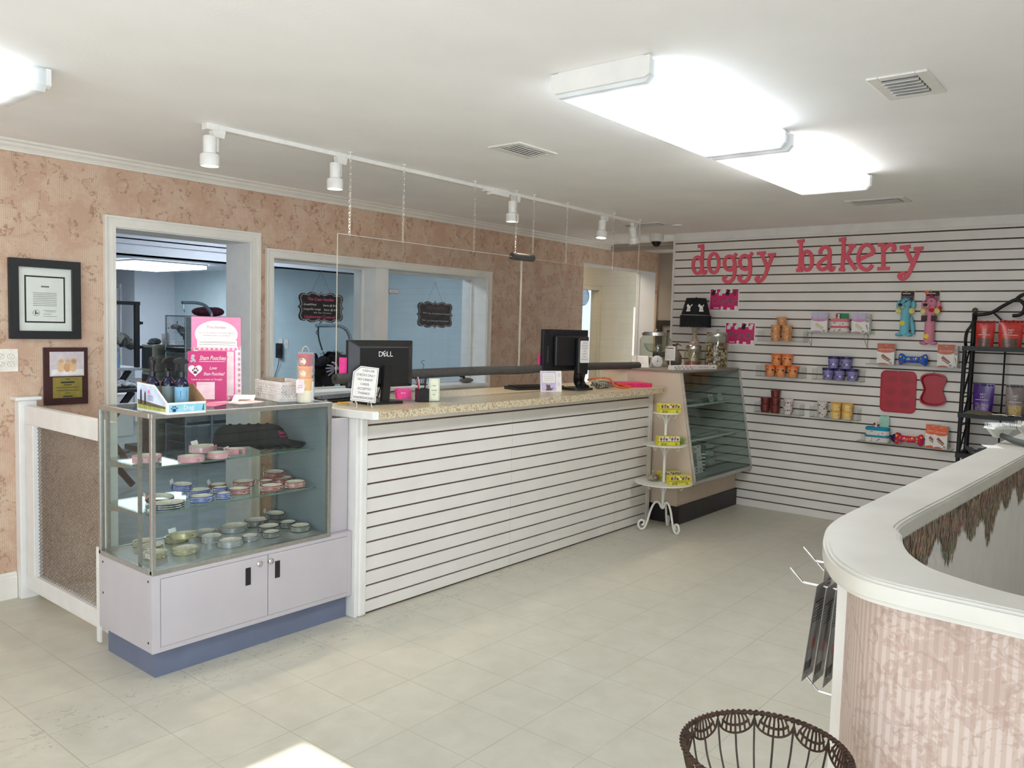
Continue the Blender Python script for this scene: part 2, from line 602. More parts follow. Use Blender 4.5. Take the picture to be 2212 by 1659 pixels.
b.box(WX0 - 0.004, WX0 + 0.004, 4.71, 5.0, WZ0, WZ1); b.box(WX1 - 0.004, WX1 + 0.004, 4.71, 5.0, WZ0, WZ1)
b.box(WX0 + 0.004, WX1 - 0.004, 4.71, 5.0, WZ1 - 0.004, WZ1 + 0.004); b.box(WX0 + 0.004, WX1 - 0.004, 4.66, 5.0, WZ0 - 0.02, WZ0 + 0.004)
struct(b.build('window_jamb', M_white, w1))
b = MB(); b.box(4.135, 4.262, 4.735, 4.99, WZ0 + 0.004, WZ1 - 0.004)
struct(b.build('window_mullion', M_white, w1))
for (x0, x1) in ((WX0 + 0.004, 4.135), (4.262, WX1 - 0.004)):
 b = MB(); q = 0.014
 b.box(x0, x0 + q, 4.875, 4.905, WZ0 + 0.004, WZ1 - 0.004); b.box(x1 - q, x1, 4.875, 4.905, WZ0 + 0.004, WZ1 - 0.004)
 b.box(x0 + q, x1 - q, 4.875, 4.905, WZ1 - 0.004 - q, WZ1 - 0.004); b.box(x0 + q, x1 - q, 4.875, 4.905, WZ0 + 0.004, WZ0 + 0.004 + q)
 struct(b.build('window_frame', M_trim, w1))
 b = MB(); b.box(x0 + q, x1 - q, 4.888, 4.892, WZ0 + q, WZ1 - q)
 struct(b.build('window_pane', M_window, w1))
# slat wall at the back
PITCH_S, Z_LOW = 0.0748, 0.0655
Y0B, Y1B = -0.7, 3.645
b = MB()
b.box(6.792, 6.85, Y0B, Y1B, 0, 2.40, 1)
edges = [0.0] + [Z_LOW + PITCH_S * i for i in range(31)] + [2.34]
for i in range(32):
 lo = edges[i] + (0.0055 if i else 0.0)
 hi = edges[i + 1] - (0.0055 if i < 31 else 0.0)
 b.box(6.78, 6.794, Y0B, Y1B, lo, hi, 0)
 if i:      # the white lip that shows at the back of each slot
  b.box(6.787, 6.793, Y0B, Y1B, edges[i] - 0.0045, edges[i] - 0.0025, 1)
struct(b.build('wall_back', [M_slat, M_groove]))
b = MB(); b.box(6.772, 6.80, Y0B, Y1B, 2.335, 2.40)
b.box(6.774, 6.86, Y1B, Y1B + 0.018, 0, 2.40)
struct(b.build('trim_2', M_white))
b = MB(); b.box(8.40, 8.46, 3.0, 4.72, 0, 2.46)
struct(b.build('wall_end', M_taupe))
b = MB(); b.box(7.33, 7.37, 3.70, 4.70, 2.365, 2.40); b.box(7.37, 7.41, 3.70, 4.70, 2.33, 2.40)
struct(b.build('trim_3', M_taupe))
b = MB()
CY = 5.75
b.box(6.35, 7.95, CY, CY + 0.1, 0, 2.4); b.box(7.95, 8.71, CY, CY + 0.1, 2.0, 2.4); b.box(8.71, 10.4, CY, CY + 0.1, 0, 2.4)
struct(b.build('wall_corridor', M_cream))
b = MB(); casing(b, 7.95, 8.71, 0, 2.0, 0.07, CY)
b.box(7.945, 7.955, CY, CY + 0.1, 0, 2.0); b.box(8.705, 8.715, CY, CY + 0.1, 0, 2.0)
struct(b.build('door_2', M_cream))
b = MB(); b.box(6.35, 10.4, 8.2, 8.3, 0, 2.4)
struct(b.build('wall_far', M_groom))
b = MB(); b.box(6.22, 6.35, 5.0, 11.6, 0, 2.4)
struct(b.build('wall_grooming_right', M_groom_cool_tint))
b = MB(); b.box(5.62, 6.35, 11.6, 11.7, 0, 2.4)
struct(b.build('wall_grooming_back', M_groom))
b = MB(); b.box(5.62, 5.72, 11.7, 12.05, 0, 2.4); b.box(5.62, 5.72, 12.85, 14.4, 0, 2.4); b.box(5.62, 5.72, 12.05, 12.85, 1.93, 2.4)
b.box(0.0, 6.8, 14.3, 14.4, 0, 2.4); b.box(0.0, 0.1, 5.0, 14.4, 0, 2.4)
struct(b.build('wall_grooming_left', M_groom))
b = MB()
for (o0, o1) in ((12.0, 12.05), (12.85, 12.9)):
 b.box(5.60, 5.72, o0, o1, 0, 1.98)
b.box(5.60, 5.72, 12.05, 12.85, 1.93, 1.98)
struct(b.build('door_3', M_white))
b = MB(); b.box(6.5, 6.56, 11.75, 13.4, 0, 2.3)
struct(b.build('wall_room_behind', mat('warm_tan_wall', (186, 158, 136), 0.8)))
b = MB(); b.box(0.1, 6.22, 7.0, 7.22, 2.045, 2.4); b.box(0.1, 6.22, 6.975, 7.0, 2.13, 2.15); b.box(0.1, 6.22, 6.98, 7.24, 2.045, 2.085)
b.box(0.1, 6.22, 6.985, 7.0, 2.18, 2.40)
struct(b.build('trim_4', M_groom))
b = MB()
b.box(-2.6, 6.8, -0.7, -0.55, 0, 0.45); b.box(-2.6, 6.8, -0.7, -0.55, 2.365, 2.4)
b.box(-2.6, -2.2, -0.7, -0.55, 0.45, 2.365); b.box(1.74, 6.8, -0.7, -0.55, 0.45, 2.365)
b.box(-2.2, 1.74, -0.7, -0.55, 1.90, 1.96);
b.box(-2.2, 0.6, -0.7, -0.55, 1.96, 2.365)
b.box(-0.8, -0.74, -0.7, -0.55, 0.45, 1.9); b.box(0.95, 1.74, -0.7, -0.55, 0.45, 1.9)  # openings of this unseen wall shaped so the sun misses the half wall
struct(b.build('wall_front', M_white))
b = MB()
b.box(-2.75, -2.6, -0.7, 5.0, 0, 0.6); b.box(-2.75, -2.6, -0.7, 5.0, 2.2, 2.4)
b.box(-2.75, -2.6, -0.7, -0.1, 0.6, 2.2); b.box(-2.75, -2.6, 2.9, 5.0, 0.6, 2.2)
struct(b.build('wall_side', M_white))
# ceiling fittings
M_diff_w = None
def diffuser_mat(name, col, strength):
 """acrylic lens lit by two tubes inside: the light dies away towards the two ends"""
 t = NT(name)
 g = t.coord('Object')
 x, y, z = t.sep(g)
 ex = t.ramp(t.math('ABSOLUTE', x), [(0.40, (1, 1, 1, 1)), (0.585, (0.02, 0.02, 0.02, 1))], 'EASE')
 ty = t.math('ABSOLUTE', t.math('SUBTRACT', t.math('ABSOLUTE', y), 0.09))
 tube = t.ramp(ty, [(0.0, (1, 1, 1, 1)), (0.10, (0.62, 0.62, 0.62, 1))])
 t.b.inputs['Base Color'].default_value = lin((196, 200, 200))
 t.b.inputs['Roughness'].default_value = 0.25
 t.b.inputs['Emission Color'].default_value = lin(col)
 t.l(t.math('MULTIPLY', t.math('MULTIPLY', t.sep(ex)[0], t.sep(tube)[0]), strength), t.b.inputs['Emission Strength'])
 return t.m
def fixture(loc, rz, label, col, strength, ends):
 t = thing('fluorescent_light', label, 'light fixture', loc, rz, 'fluorescent ceiling lights')
 b = MB(); b.box(-0.60, 0.60, -0.17, 0.17, -0.022, 0.0)
 b.build('housing', M_white, t)
 prof = [(-0.195, -0.012), (-0.195, -0.062), (-0.175, -0.085), (0.175, -0.085), (0.195, -0.062), (0.195, -0.012)]
 b = MB()
 b.prism(prof, lambda u, v, w: (w, u, v), -0.59, 0.59)
 b.build('lens', diffuser_mat('lit_lens', col, strength), t)
 b = MB()
 for e in ends:
  pe = [(-0.198, -0.004), (-0.198, -0.064), (-0.178, -0.072), (0.178, -0.072), (0.198, -0.064), (0.198, -0.004)]
  b.prism(pe, lambda u, v, w: (w, u, v), min(e * 0.588, e * 0.604), max(e * 0.588, e * 0.604))
 b.build('end_cap', M_white, t, bevel=0.003)
 return t
fixture((2.945, 1.575, 2.40), 0, 'large lit fluorescent ceiling fixture nearest the viewer, cool white lens', (236, 246, 255), 11.5, (-1,))
fixture((4.155, 1.565, 2.397), 0, 'lit fluorescent ceiling fixture further back, butting the nearer one, warmer glow', (250, 249, 250), 12.5, (1,))
fixture((0.66, 3.425, 2.40), 0, 'fluorescent ceiling fixture cut by the left edge above the wallpaper', (244, 252, 255), 5.0, (1,))
M_track = mat('white_track_metal', (232, 230, 225), 0.4, var=0.02)
M_bulb = mat('lit_lamp_face', (255, 246, 232), 0.3, emit=9.0)
trk = thing('lighting_track', 'long thin white lighting track on the ceiling above the counter', 'lighting track', (2.05, 3.50, 2.40))
b = MB(); b.box(0, 3.82, -0.018, 0.018, -0.022, 0)
b.build('rail', M_track, trk, bevel=0.003)
b = MB(); b.box(1.96, 2.12, -0.028, 0.028, -0.042, 0.0); b.box(1.90, 1.96, -0.016, 0.016, -0.03, 0.0)
b.build('power_feed', M_track, trk, bevel=0.003)
b = MB(); b.box(-0.03, 0.03, -0.024, 0.024, -0.03, 0.0)
b.build('end_piece', M_track, trk, bevel=0.003)
spot_labels = ['white track spotlight at the near left end of the track, pointing down',
 'second white track spotlight from the left, beside the first hanging chain',
 'middle white track spotlight just past the track power feed',
 'white track spotlight second from the far end of the track',
 'tilted white track spotlight at the far end of the track']
def spotlight(x, label, tilt=0.0, off=-0.045, s=1.0):
 t = thing('track_spotlight', label, 'spotlight', (x, 3.50, 2.378), 0, 'track spotlights')
 b = MB(); b.prism([(-0.034, 0.0), (0.034, 0.0), (0.026, -0.036), (-0.026, -0.036)], lambda u, v, w: (u, w, v), -0.016, 0.016)
 b.cyl((0, 0, -0.036), (0, 0, -0.10), 0.008, n=10)
 b.build('stem', M_track, t, smooth=35)
 from mathutils import Euler
 R = Euler((0, tilt, 0)).to_matrix()
 def tr(b):
  b.v = [tuple(Vector((off, -0.012, -0.035)) + R @ Vector(v)) for v in b.v]
  return b
 b = MB(); b.lathe([(0.001, -0.002), (0.027, -0.002), (0.029, -0.006), (0.029, -0.075), (0.026, -0.079), (0.040, -0.084), (0.043, -0.09), (0.043, -0.134), (0.040, -0.137), (0.034, -0.128), (0.030, -0.12)], n=28)
 tr(b).build('lamp_head', M_track, t, smooth=40)
 b = MB(); b.lathe([(0.001, -0.131), (0.030, -0.131), (0.033, -0.125)], n=24)
 tr(b).build('bulb_face', M_bulb, t, smooth=40)
 d = bpy.data.lights.new('spot_beam', 'SPOT')
 d.energy = 26; d.color = (1.0, 0.84, 0.64); d.spot_size = radians(75); d.spot_blend = 0.8; d.shadow_soft_size = 0.03
 o = bpy.data.objects.new('spot_beam', d); C.objects.link(o); o.parent = t
 dv = R @ Vector((0, 0, -1))
 o.location = Vector((off, -0.012, -0.035)) + R @ Vector((0, 0, -0.145)); o.rotation_euler = dv.to_track_quat('-Z', 'Y').to_euler()
 return t
for (x, lb, tl) in zip((2.085, 2.80, 4.27, 5.36, 5.80), spot_labels, (0, 0, 0, 0.1, -0.28)):
 spotlight(x, lb, tl)
M_chain = mat('nickel_chain', (214, 208, 196), 0.3, 0.9)
chain_x = [2.80, 3.18, 3.777, 4.183, 4.37, 4.755, 5.371, 5.757]
YP = 3.42
nth = ['first', 'second', 'third', 'fourth', 'fifth', 'sixth', 'seventh', 'eighth']
def link_geo(b, c, k):
 h, w, r = 0.0105, 0.0055, 0.0015
 pts = []
 for i in range(12):
  a = 2 * pi * i / 12
  u, v = w * cos(a), h * sin(a)
  pts.append((c[0] + (u if k else 0), c[1] + (0 if k else u), c[2] + v))
 b.tube(pts, r, 5, closed=True)
b = MB(); zz = 2.355; k = 0
while zz > 1.965:
 link_geo(b, (0, 0, zz - 2.40), k % 2); zz -= 0.0165; k += 1
chain_me = None
for i, x in enumerate(chain_x):
 t = thing('hanging_chain', '%s thin metal chain from the left, hanging a clear screen from the ceiling' % nth[i], 'chain', (x, YP, 2.40), 0, 'chains holding the clear screens')
 hb = MB(); hb.cyl((0, 0, -0.001), (0, 0, -0.006), 0.012, n=14); hb.tube([(0, 0, -0.006), (0, 0, -0.028), (0.006, 0, -0.036), (0, 0, -0.046), (-0.006, 0, -0.038)], 0.003, 6)
 hb.build('ceiling_hook', M_white, t, smooth=40)
 if chain_me is None:
  c = b.build('chain_links', M_chain, t, smooth=60); chain_me = c.data
 else:
  c = bpy.data.objects.new('chain_links', chain_me); C.objects.link(c); c.parent = t
M_acrylic = glass('clear_acrylic', (250, 250, 249), 0.5, 0.008)
M_acr_edge = mat('acrylic_edge', (206, 200, 186), 0.2, var=0.02)
for (x0, x1, lb) in ((2.72, 4.248, 'clear acrylic screen hanging over the near half of the counter'), (4.256, 5.79, 'clear acrylic screen hanging over the far half of the counter')):
 t = thing('acrylic_screen', lb, 'screen', (x0, YP, 1.235), 0, 'hanging clear screens')
 b = MB(); b.box(0.001, x1 - x0 - 0.001, -0.002, 0.002, 0.001, 0.734)
 b.build('sheet', M_acrylic, t)
 b = MB(); L = x1 - x0
 b.box(0, 0.0025, -0.0026, 0.0026, 0, 0.735); b.box(L - 0.0025, L, -0.0026, 0.0026, 0, 0.735); b.box(0, L, -0.0026, 0.0026, 0.7335, 0.736)
 b.build('polished_edge', M_acr_edge, t)
M_foam = mat('grey_foam', (72, 70, 68), 0.9, var=0.08, vs=60, bump=0.3, bs=200)
def foam_tube(name, label, pts, r):
 b = MB(); P = smooth_path(pts, 5)
 b.tube(P, r, 20)
 d = (Vector(P[0]) - Vector(P[1])).normalized()
 b.cyl(Vector(P[0]) + d * 0.0005, Vector(P[0]) + d * 0.001, r * 0.38, n=16, m=1)
 return tag(b.build(name, [M_foam, M_black], smooth=50, loc=P[0]), label, 'foam pipe cover')
foam_tube('foam_pipe_cover', 'long grey foam pipe cover along the bottom edge of the clear screens', [(2.715, YP, 1.212), (3.25, YP, 1.222), (3.9, YP, 1.226), (4.30, YP, 1.222), (4.6, YP, 1.23), (5.2, YP, 1.228), (5.815, YP, 1.222)], 0.028)
foam_tube('foam_pipe_cover', 'short grey foam sleeve on the top joint of the clear screens', [(4.15, YP, 1.972), (4.26, YP, 1.973), (4.37, YP, 1.975)], 0.024)
M_vent_dark = mat('vent_shadow', (70, 66, 60), 0.8)
def vent(loc, lx, ly, label, rz=0, n=6, along='x', closed=False):
 t = thing('ceiling_vent', label, 'vent', loc, rz, 'ceiling air vents')
 b = MB(); q = 0.038
 hx, hy = lx / 2, ly / 2
 b.box(-hx, hx, -hy, -hy + q, -0.008, 0); b.box(-hx, hx, hy - q, hy, -0.008, 0); b.box(-hx, -hx + q, -hy + q, hy - q, -0.008, 0); b.box(hx - q, hx, -hy + q, hy - q, -0.008, 0)
 b.build('frame', M_white, t, bevel=0.003)
 b = MB(); b.box(-hx + q, hx - q, -hy + q, hy - q, -0.002, 0.0)
 b.build('duct_opening', M_vent_dark if not closed else M_white, t)
 for i in range(n):
  b = MB()
  f = (i + 0.5) / n
  if along == 'x':
   y = -hy + q + f * (ly - 2 * q)
   b.obox((0, y, -0.009), (lx - 2 * q, 0.016 if not closed else 0.03, 0.002), (0.7 if not closed else 0.25, 0, 0))
  else:
   x = -hx + q + f * (lx - 2 * q)
   b.obox((x, 0, -0.009), (0.016 if not closed else 0.03, ly - 2 * q, 0.002), (0, -0.9 if not closed else 0.25, 0))
  b.build('louver', M_white, t)
vent((3.145, 0.805, 2.40), 0.30, 0.195, 'white ceiling vent with dark open slots at upper right', 0, 6, 'y')
vent((3.245, 2.62, 2.40), 0.31, 0.205, 'white louvred ceiling vent between the track and the fluorescent fixtures', 0, 5, 'x', True)
vent((5.70, 1.595, 2.40), 0.22, 0.365, 'white ceiling vent beyond the far fluorescent fixture', 0, 5, 'y')
vent((6.05, 3.55, 2.40), 0.19, 0.39, 'white ceiling vent at the far end of the track', 0, 5, 'y')
t = thing('dome_camera', 'white dome security camera on the ceiling by the slat wall', 'security camera', (6.70, 3.80, 2.40))
b = MB(); b.lathe([(0.001, 0), (0.068, 0), (0.066, -0.05), (0.060, -0.068), (0.052, -0.072), (0.001, -0.072)], n=32); b.build('base', M_white, t, smooth=40)
b = MB(); b.lathe([(0.046, -0.07), (0.044, -0.085), (0.034, -0.105), (0.018, -0.117), (0.001, -0.121)], n=28)
b.build('dome', mat('smoked_dome', (24, 22, 22), 0.08, var=0.02), t, smooth=60)
b = MB(); b.lathe([(0.001, 0), (0.045, 0), (0.043, -0.012), (0.001, -0.014)], n=24)
tag(b.build('smoke_detector', M_white, smooth=40, loc=(0, 0, 0)), 'flat round white detector on the ceiling near the slat wall', 'detector').location = (6.21, 3.33, 2.40)
# materials
M_alu = mat('brushed_aluminium', (178, 178, 174), 0.32, 0.85, var=0.04, vs=60)
M_alu_dark = mat('dull_aluminium', (150, 150, 146), 0.45, 0.6, var=0.06, vs=40)
M_lilac = mat('grey_lilac_laminate', (186, 180, 184), 0.5, var=0.015, vs=6)
M_kick = mat('slate_blue_vinyl', (104, 112, 134), 0.5, var=0.03, vs=10)
M_glass_edge = glass('green_shelf_glass', (244, 250, 247), 0.3)
M_chrome = mat('chrome', (214, 214, 214), 0.12, 1.0, var=0.01)
M_paperw = mat('white_card', (236, 232, 228), 0.7, var=0.01)
M_ink = mat('black_ink', (34, 32, 34), 0.7)
M_grey_ink = mat('grey_ink', (120, 114, 116), 0.7)
M_magenta = mat('magenta_print', (186, 28, 106), 0.45, var=0.03, vs=20)
M_pink = mat('pink_print', (226, 124, 162), 0.5, var=0.04, vs=12)
M_hotpink = mat('hot_pink_paper', (240, 70, 150), 0.6)
M_card = mat('brown_cardboard', (166, 128, 92), 0.85, var=0.05)
M_plastic_blk = mat('black_plastic', (26, 26, 28), 0.38, var=0.1, spec=0.5)
def granite():
 t = NT('speckled_granite_laminate')
 co = t.coord()
 n1 = t.noise(co, 105.0, 2.0, 0.5)
 n2 = t.noise(co, 200.0, 2.0, 0.6)
 n3 = t.noise(co, 20.0, 2.0)
 base = t.ramp(n1, [(0.36, (150, 128, 100)), (0.46, (206, 192, 160)), (0.62, (222, 212, 186))])
 dark = t.ramp(n2, [(0.36, (1, 1, 1, 1)), (0.42, (0, 0, 0, 1))])
 c = t.mix(t.math('MULTIPLY', t.sep(dark)[0], 0.85), base, (86, 72, 58))
 c = t.mix(t.math('MULTIPLY', n3, 0.25), c, (176, 150, 110))
 t.base(c)
 t.b.inputs['Roughness'].default_value = 0.28
 return t.m
M_granite = granite()
# sales counter
sc_ = thing('sales_counter', 'long white slatwall sales counter in the middle of the shop', 'counter', (2.69, 3.179, 0))
b = MB()
X1 = 2.91
b.box(0.03, X1, 0.013, 0.03, 0, 1.03, 1)
edges = [0.012] + [0.0743 + 0.0762 * i for i in range(13)] + [1.03]
for i in range(14):
 lo = edges[i] + (0.005 if i else 0); hi = edges[i + 1] - (0.005 if i < 13 else 0)
 for (a, c) in ((0.045, 1.216), (1.218, 2.44), (2.442, X1 - 0.0)):
  b.box(a, c, 0, 0.014, lo, hi, 0)
b.build('slat_panel', [M_slat, M_groove], sc_)
b = MB(); b.box(-0.006, 0.045, -0.012, 0.03, 0.0, 1.03)
b.build('corner_trim', M_white, sc_, bevel=0.012, seg=3)
b = MB(); b.box(-0.028, -0.006, -0.004, 0.6, 0.0, 1.03)
b.build('end_panel', M_white, sc_, bevel=0.004)
b = MB(); b.box(X1, 2.96, -0.002, 0.03, 0.0, 1.03)
b.build('end_stile', M_white, sc_, bevel=0.003)
b = MB(); b.box(0.0, 2.96, 0.03, 0.58, 0.02, 1.03)
b.build('carcass', M_white, sc_)
wt = thing('worktop', 'beige speckled granite-look worktop on the white slatwall counter', 'worktop', (2.69, 3.08, 1.03))
b = MB()
out = [(0.0, -0.015)] + [(2.93, -0.015)] + arc(2.93, 0.025, 0.04, 0.04, -90, 0, 6) + [(2.97, 0.72), (-0.05, 0.72), (-0.05, 0.22)]
b.prism(out, xy, 0.0, 0.04)
b.build('slab', M_granite, wt, bevel=0.01, seg=3)
b = MB()
add_stroke(b, [(0.012, -0.022), (-0.012, -0.008), (-0.03, 0.05), (-0.045, 0.16), (-0.056, 0.22), (-0.056, 0.72)], 0.010, xy, 0.0005, 0.041)
b.build('end_edge', M_white, wt, bevel=0.003)
# glass display case
dc = thing('display_case', 'glass display case with lilac cabinet base in front of the doorway', 'display case', (1.615, 3.20, 0))
LB, DB, LG = 1.045, 0.48, 0.91
b = MB(); b.box(0.03, LB - 0.01, 0.035, DB - 0.02, 0, 0.118)
b.build('plinth', M_kick, dc)
b = MB(); b.box(0, LB, 0.004, DB, 0.118, 0.452)
b.build('cabinet_body', M_lilac, dc, bevel=0.003)
b = MB()
for (q0, q1, z0, z1) in ((0.0, 0.036, 0.118, 0.452), (LB - 0.03, LB, 0.118, 0.452), (0.036, LB - 0.03, 0.430, 0.452), (0.036, LB - 0.03, 0.118, 0.140)):
 b.box(q0, q1, 0.0, 0.006, z0, z1)
b.build('face_frame', M_lilac, dc, bevel=0.001)
for (q0, q1, hx, lx) in ((0.038, 0.548, 0.445, 0.505), (0.552, LB - 0.032, 0.60, 0.565)):
 b = MB(); b.box(q0, q1, -0.003, 0.004, 0.1415, 0.4285)
 d = b.build('door', M_lilac, dc, bevel=0.001)
 b = MB(); b.box(hx - 0.013, hx + 0.013, -0.006, -0.003, 0.31, 0.39); b.box(hx - 0.010, hx + 0.010, -0.0075, -0.006, 0.375, 0.386); b.box(hx - 0.010, hx + 0.010, -0.0075, -0.006, 0.314, 0.32)
 b.build('recessed_pull', M_plastic_blk, d, bevel=0.002)
 b = MB(); b.lathe([(0.014, 0.003), (0.014, -0.007), (0.009, -0.010), (0.009, -0.0105), (0.001, -0.0105)], (lx, 0, 0.395), 20, ax='y'); b.box(lx - 0.0015, lx + 0.0015, -0.0112, -0.010, 0.39, 0.40)
 b.build('lock', M_chrome, d, smooth=40)
for (z, y) in ((0.42, 0.03), (0.42, 0.44), (0.16, 0.03), (0.28, 0.44)):
 b = MB(); b.cyl((-0.0015, y, z), (0.001, y, z), 0.005, n=10)
 b.build('screw', M_plastic_blk, dc)
b = MB(); b.box(0, LG, 0.004, DB, 0.452, 0.466)
b.build('deck', mat('grey_deck', (150, 150, 146), 0.35, 0.3), dc)
q = 0.019
b = MB()
for (x, y) in ((0, 0), (LG - q, 0), (0, DB - q), (LG - q, DB - q)):
 b.box(x, x + q, y, y + q, 0.466, 1.098)
for z in (0.448, 1.098):
 h = 0.02
 b.box(0, LG, -0.003, q, z, z + h); b.box(0, LG, DB - q, DB, z, z + h); b.box(-0.003, q, q, DB - q, z, z + h); b.box(LG - q, LG, q, DB - q, z, z + h)
b.build('metal_frame', M_alu, dc, bevel=0.0015)
for (x, y) in ((q, DB - 0.05), (LG - q - 0.014, DB - 0.05), (q, 0.14), ):
 b = MB(); b.box(x, x + 0.012, y, y + 0.016, 0.47, 1.095)
 b.build('shelf_standard', M_alu_dark, dc)
b = MB(); b.box(q, LG - q, 0.006, 0.010, 0.468, 1.098); b.build('front_pane', M_glass, dc)
b = MB(); b.box(0.006, 0.010, q, DB - q, 0.468, 1.098); b.build('side_pane', M_glass, dc)
b = MB(); b.box(LG - 0.012, LG - 0.006, q, DB - q, 0.468, 1.098); b.build('end_wall', mat('blue_grey_panel', (128, 140, 146), 0.35, var=0.05, vs=4), dc)
b = MB(); b.box(q, 0.47, DB - 0.012, DB - 0.008, 0.468, 1.098); b.build('sliding_rear_pane', M_glass, dc)
b = MB(); b.box(0.44, LG - q, DB - 0.006, DB - 0.002, 0.468, 1.098); b.build('sliding_rear_pane', M_glass, dc)
b = MB(); b.box(q * 0.6, LG - q * 0.6, q * 0.6, DB - q * 0.6, 1.112, 1.1175); b.build('top_pane', M_glass, dc)
for z, d0 in ((0.878, 0.09), (0.683, 0.085)):
 b = MB(); b.box(0.022, LG - 0.055, d0, DB - 0.035, z, z + 0.006)
 sh = b.build('glass_shelf', M_glass_edge, dc)
 b = MB(); b.box(0.020, LG - 0.03, d0 - 0.0006, d0, z, z + 0.006)
 b.build('shelf_edge', mat('green_glass_edge', (96, 120, 108), 0.2), sh)
 for x in (0.022, LG - 0.075):
  b = MB()
  b.prism([(d0 + 0.02, z - 0.001), (DB - 0.03, z - 0.001), (DB - 0.03, z - 0.05), (DB - 0.08, z - 0.03)], lambda u, v, w: (w, u, v), x, x + 0.004)
  b.build('shelf_bracket', M_alu_dark, sh)
b = MB(); b.box(0.0, 0.128, 0.0, 0.02, 0.0, 0.575)
tag(b.build('filler_panel', M_lilac, loc=(0, 0, 0)), 'narrow lilac filler panel between the display case and the counter', 'panel').location = (2.5275, 3.235, 0.4535)
# collars
M_stone = mat('rhinestone', (240, 240, 236), 0.08, 0.8, var=0.02)
M_lining = mat('cream_collar_lining', (224, 214, 198), 0.6)
M_ring = mat('nickel_ring', (196, 190, 176), 0.2, 1.0)
COL = {'pink': mat('pink_leather', (226, 140, 162), 0.45), 'navy': mat('navy_leather', (34, 34, 62), 0.4), 'blue': mat('blue_leather', (34, 66, 168), 0.4),
  'red': mat('red_leather', (150, 26, 40), 0.4), 'gold': mat('gold_leather', (184, 172, 108), 0.28, 0.6), 'silver': mat('silver_leather', (186, 188, 194), 0.25, 0.7), 'black': mat('black_leather', (26, 26, 28), 0.4)}
M_tagw = mat('white_price_tag', (238, 236, 234), 0.6)
M_orange = mat('orange_sticker', (240, 96, 70), 0.6)
_col = {}
def collar_meshes(kind, r, rows):
 key = (kind, round(r, 3), rows)
 if key in _col:
  return _col[key]
 h = 0.022 + 0.003 * (rows - 2)
 N = 40; e = 0.82
 b = MB()
 ring = lambda rr, z: [(rr * cos(2 * pi * i / N), rr * e * sin(2 * pi * i / N), z) for i in range(N)]
 vs = ring(r, 0) + ring(r, h) + ring(r - 0.004, h) + ring(r - 0.004, 0)
 fo, fi = [], []
 for i in range(N):
  j = (i + 1) % N
  fo += [(i, j, N + j, N + i), (N + i, N + j, 2 * N + j, 2 * N + i), (3 * N + i, 3 * N + j, j, i)]
  fi.append((2 * N + i, 2 * N + j, 3 * N + j, 3 * N + i))
 b.add(vs, fo, 0); b.add(vs, fi, 1)
 o = b.build('band', [COL[kind], M_lining], None, smooth=50)
 b2 = MB(); n = int(2 * pi * r / 0.0058)
 for k in range(rows):
  z = h * (k + 0.75) / (rows + 0.5)
  for i in range(n):
   a = pi * 0.92 + (2 * pi * 0.80) * i / n
   c, s_ = cos(a), sin(a); p = Vector((r * c, r * e * s_, z)); nrm = Vector((c, s_ / e, 0)).normalized(); tx = Vector((-nrm.y, nrm.x, 0))
   w = 0.0018
   b2.add([p + tx * w + Vector((0, 0, w)), p - tx * w + Vector((0, 0, w)), p - tx * w - Vector((0, 0, w)), p + tx * w - Vector((0, 0, w)), p + nrm * 0.0018], [(0, 1, 4), (1, 2, 4), (2, 3, 4), (3, 0, 4)])
 o2 = b2.build('rhinestones', M_stone)
 b3 = MB(); a = -1.25
 c = (r * cos(a) * 1.03, r * e * sin(a) * 1.03, h * 0.3)
 b3.tube([(c[0] + 0.007 * cos(t) * -sin(a), c[1] + 0.007 * cos(t) * cos(a), c[2] + 0.007 * sin(t)) for t in [2 * pi * i / 14 for i in range(14)]], 0.0013, 6, closed=True)
 o3 = b3.build('d_ring', M_ring, smooth=50)
 a = 2.2; c = (r * cos(a) * 1.02, r * e * sin(a) * 1.02, h / 2)
 b4 = MB(); b4.obox(c, (0.004, 0.016, h * 0.9), (0, 0, a))
 o4 = b4.build('buckle', M_ring)
 res = [x.data for x in (o, o2, o3, o4)]
 for x in (o, o2, o3, o4):
  bpy.data.objects.remove(x)
 _col[key] = res
 return res
def collar(kind, x, y, r, z, rows, label, rz=0.0, tilt=0.0, tagat=None):
 t = thing('dog_collar', label, 'dog collar', (x, y, z), rz, 'rhinestone dog collars in the display case')
 t.rotation_euler = (tilt, 0, rz)
 for nm, me in zip(('band', 'rhinestones', 'd_ring', 'buckle'), collar_meshes(kind, r, rows)):
  c = bpy.data.objects.new(nm, me); C.objects.link(c); c.parent = t
 if tagat is not None:
  a, hh = tagat
  b = MB(); nx, ny = cos(a), sin(a)
  c = Vector((nx * (r + 0.006), ny * (r * 0.85 + 0.006), hh))
  b.obox(c, (0.036, 0.0006, 0.02), (0.3, 0.15, a + pi / 2), 0); b.obox(c + Vector((nx, ny, 0)) * 0.001 + Vector((-ny, nx, 0)) * 0.011, (0.01, 0.0008, 0.0185), (0.3, 0.15, a + pi / 2), 1)
  b.build('price_tag', [M_tagw, M_orange], t)
 return t
z1, z2, z3 = 0.8845, 0.6895, 0.4665
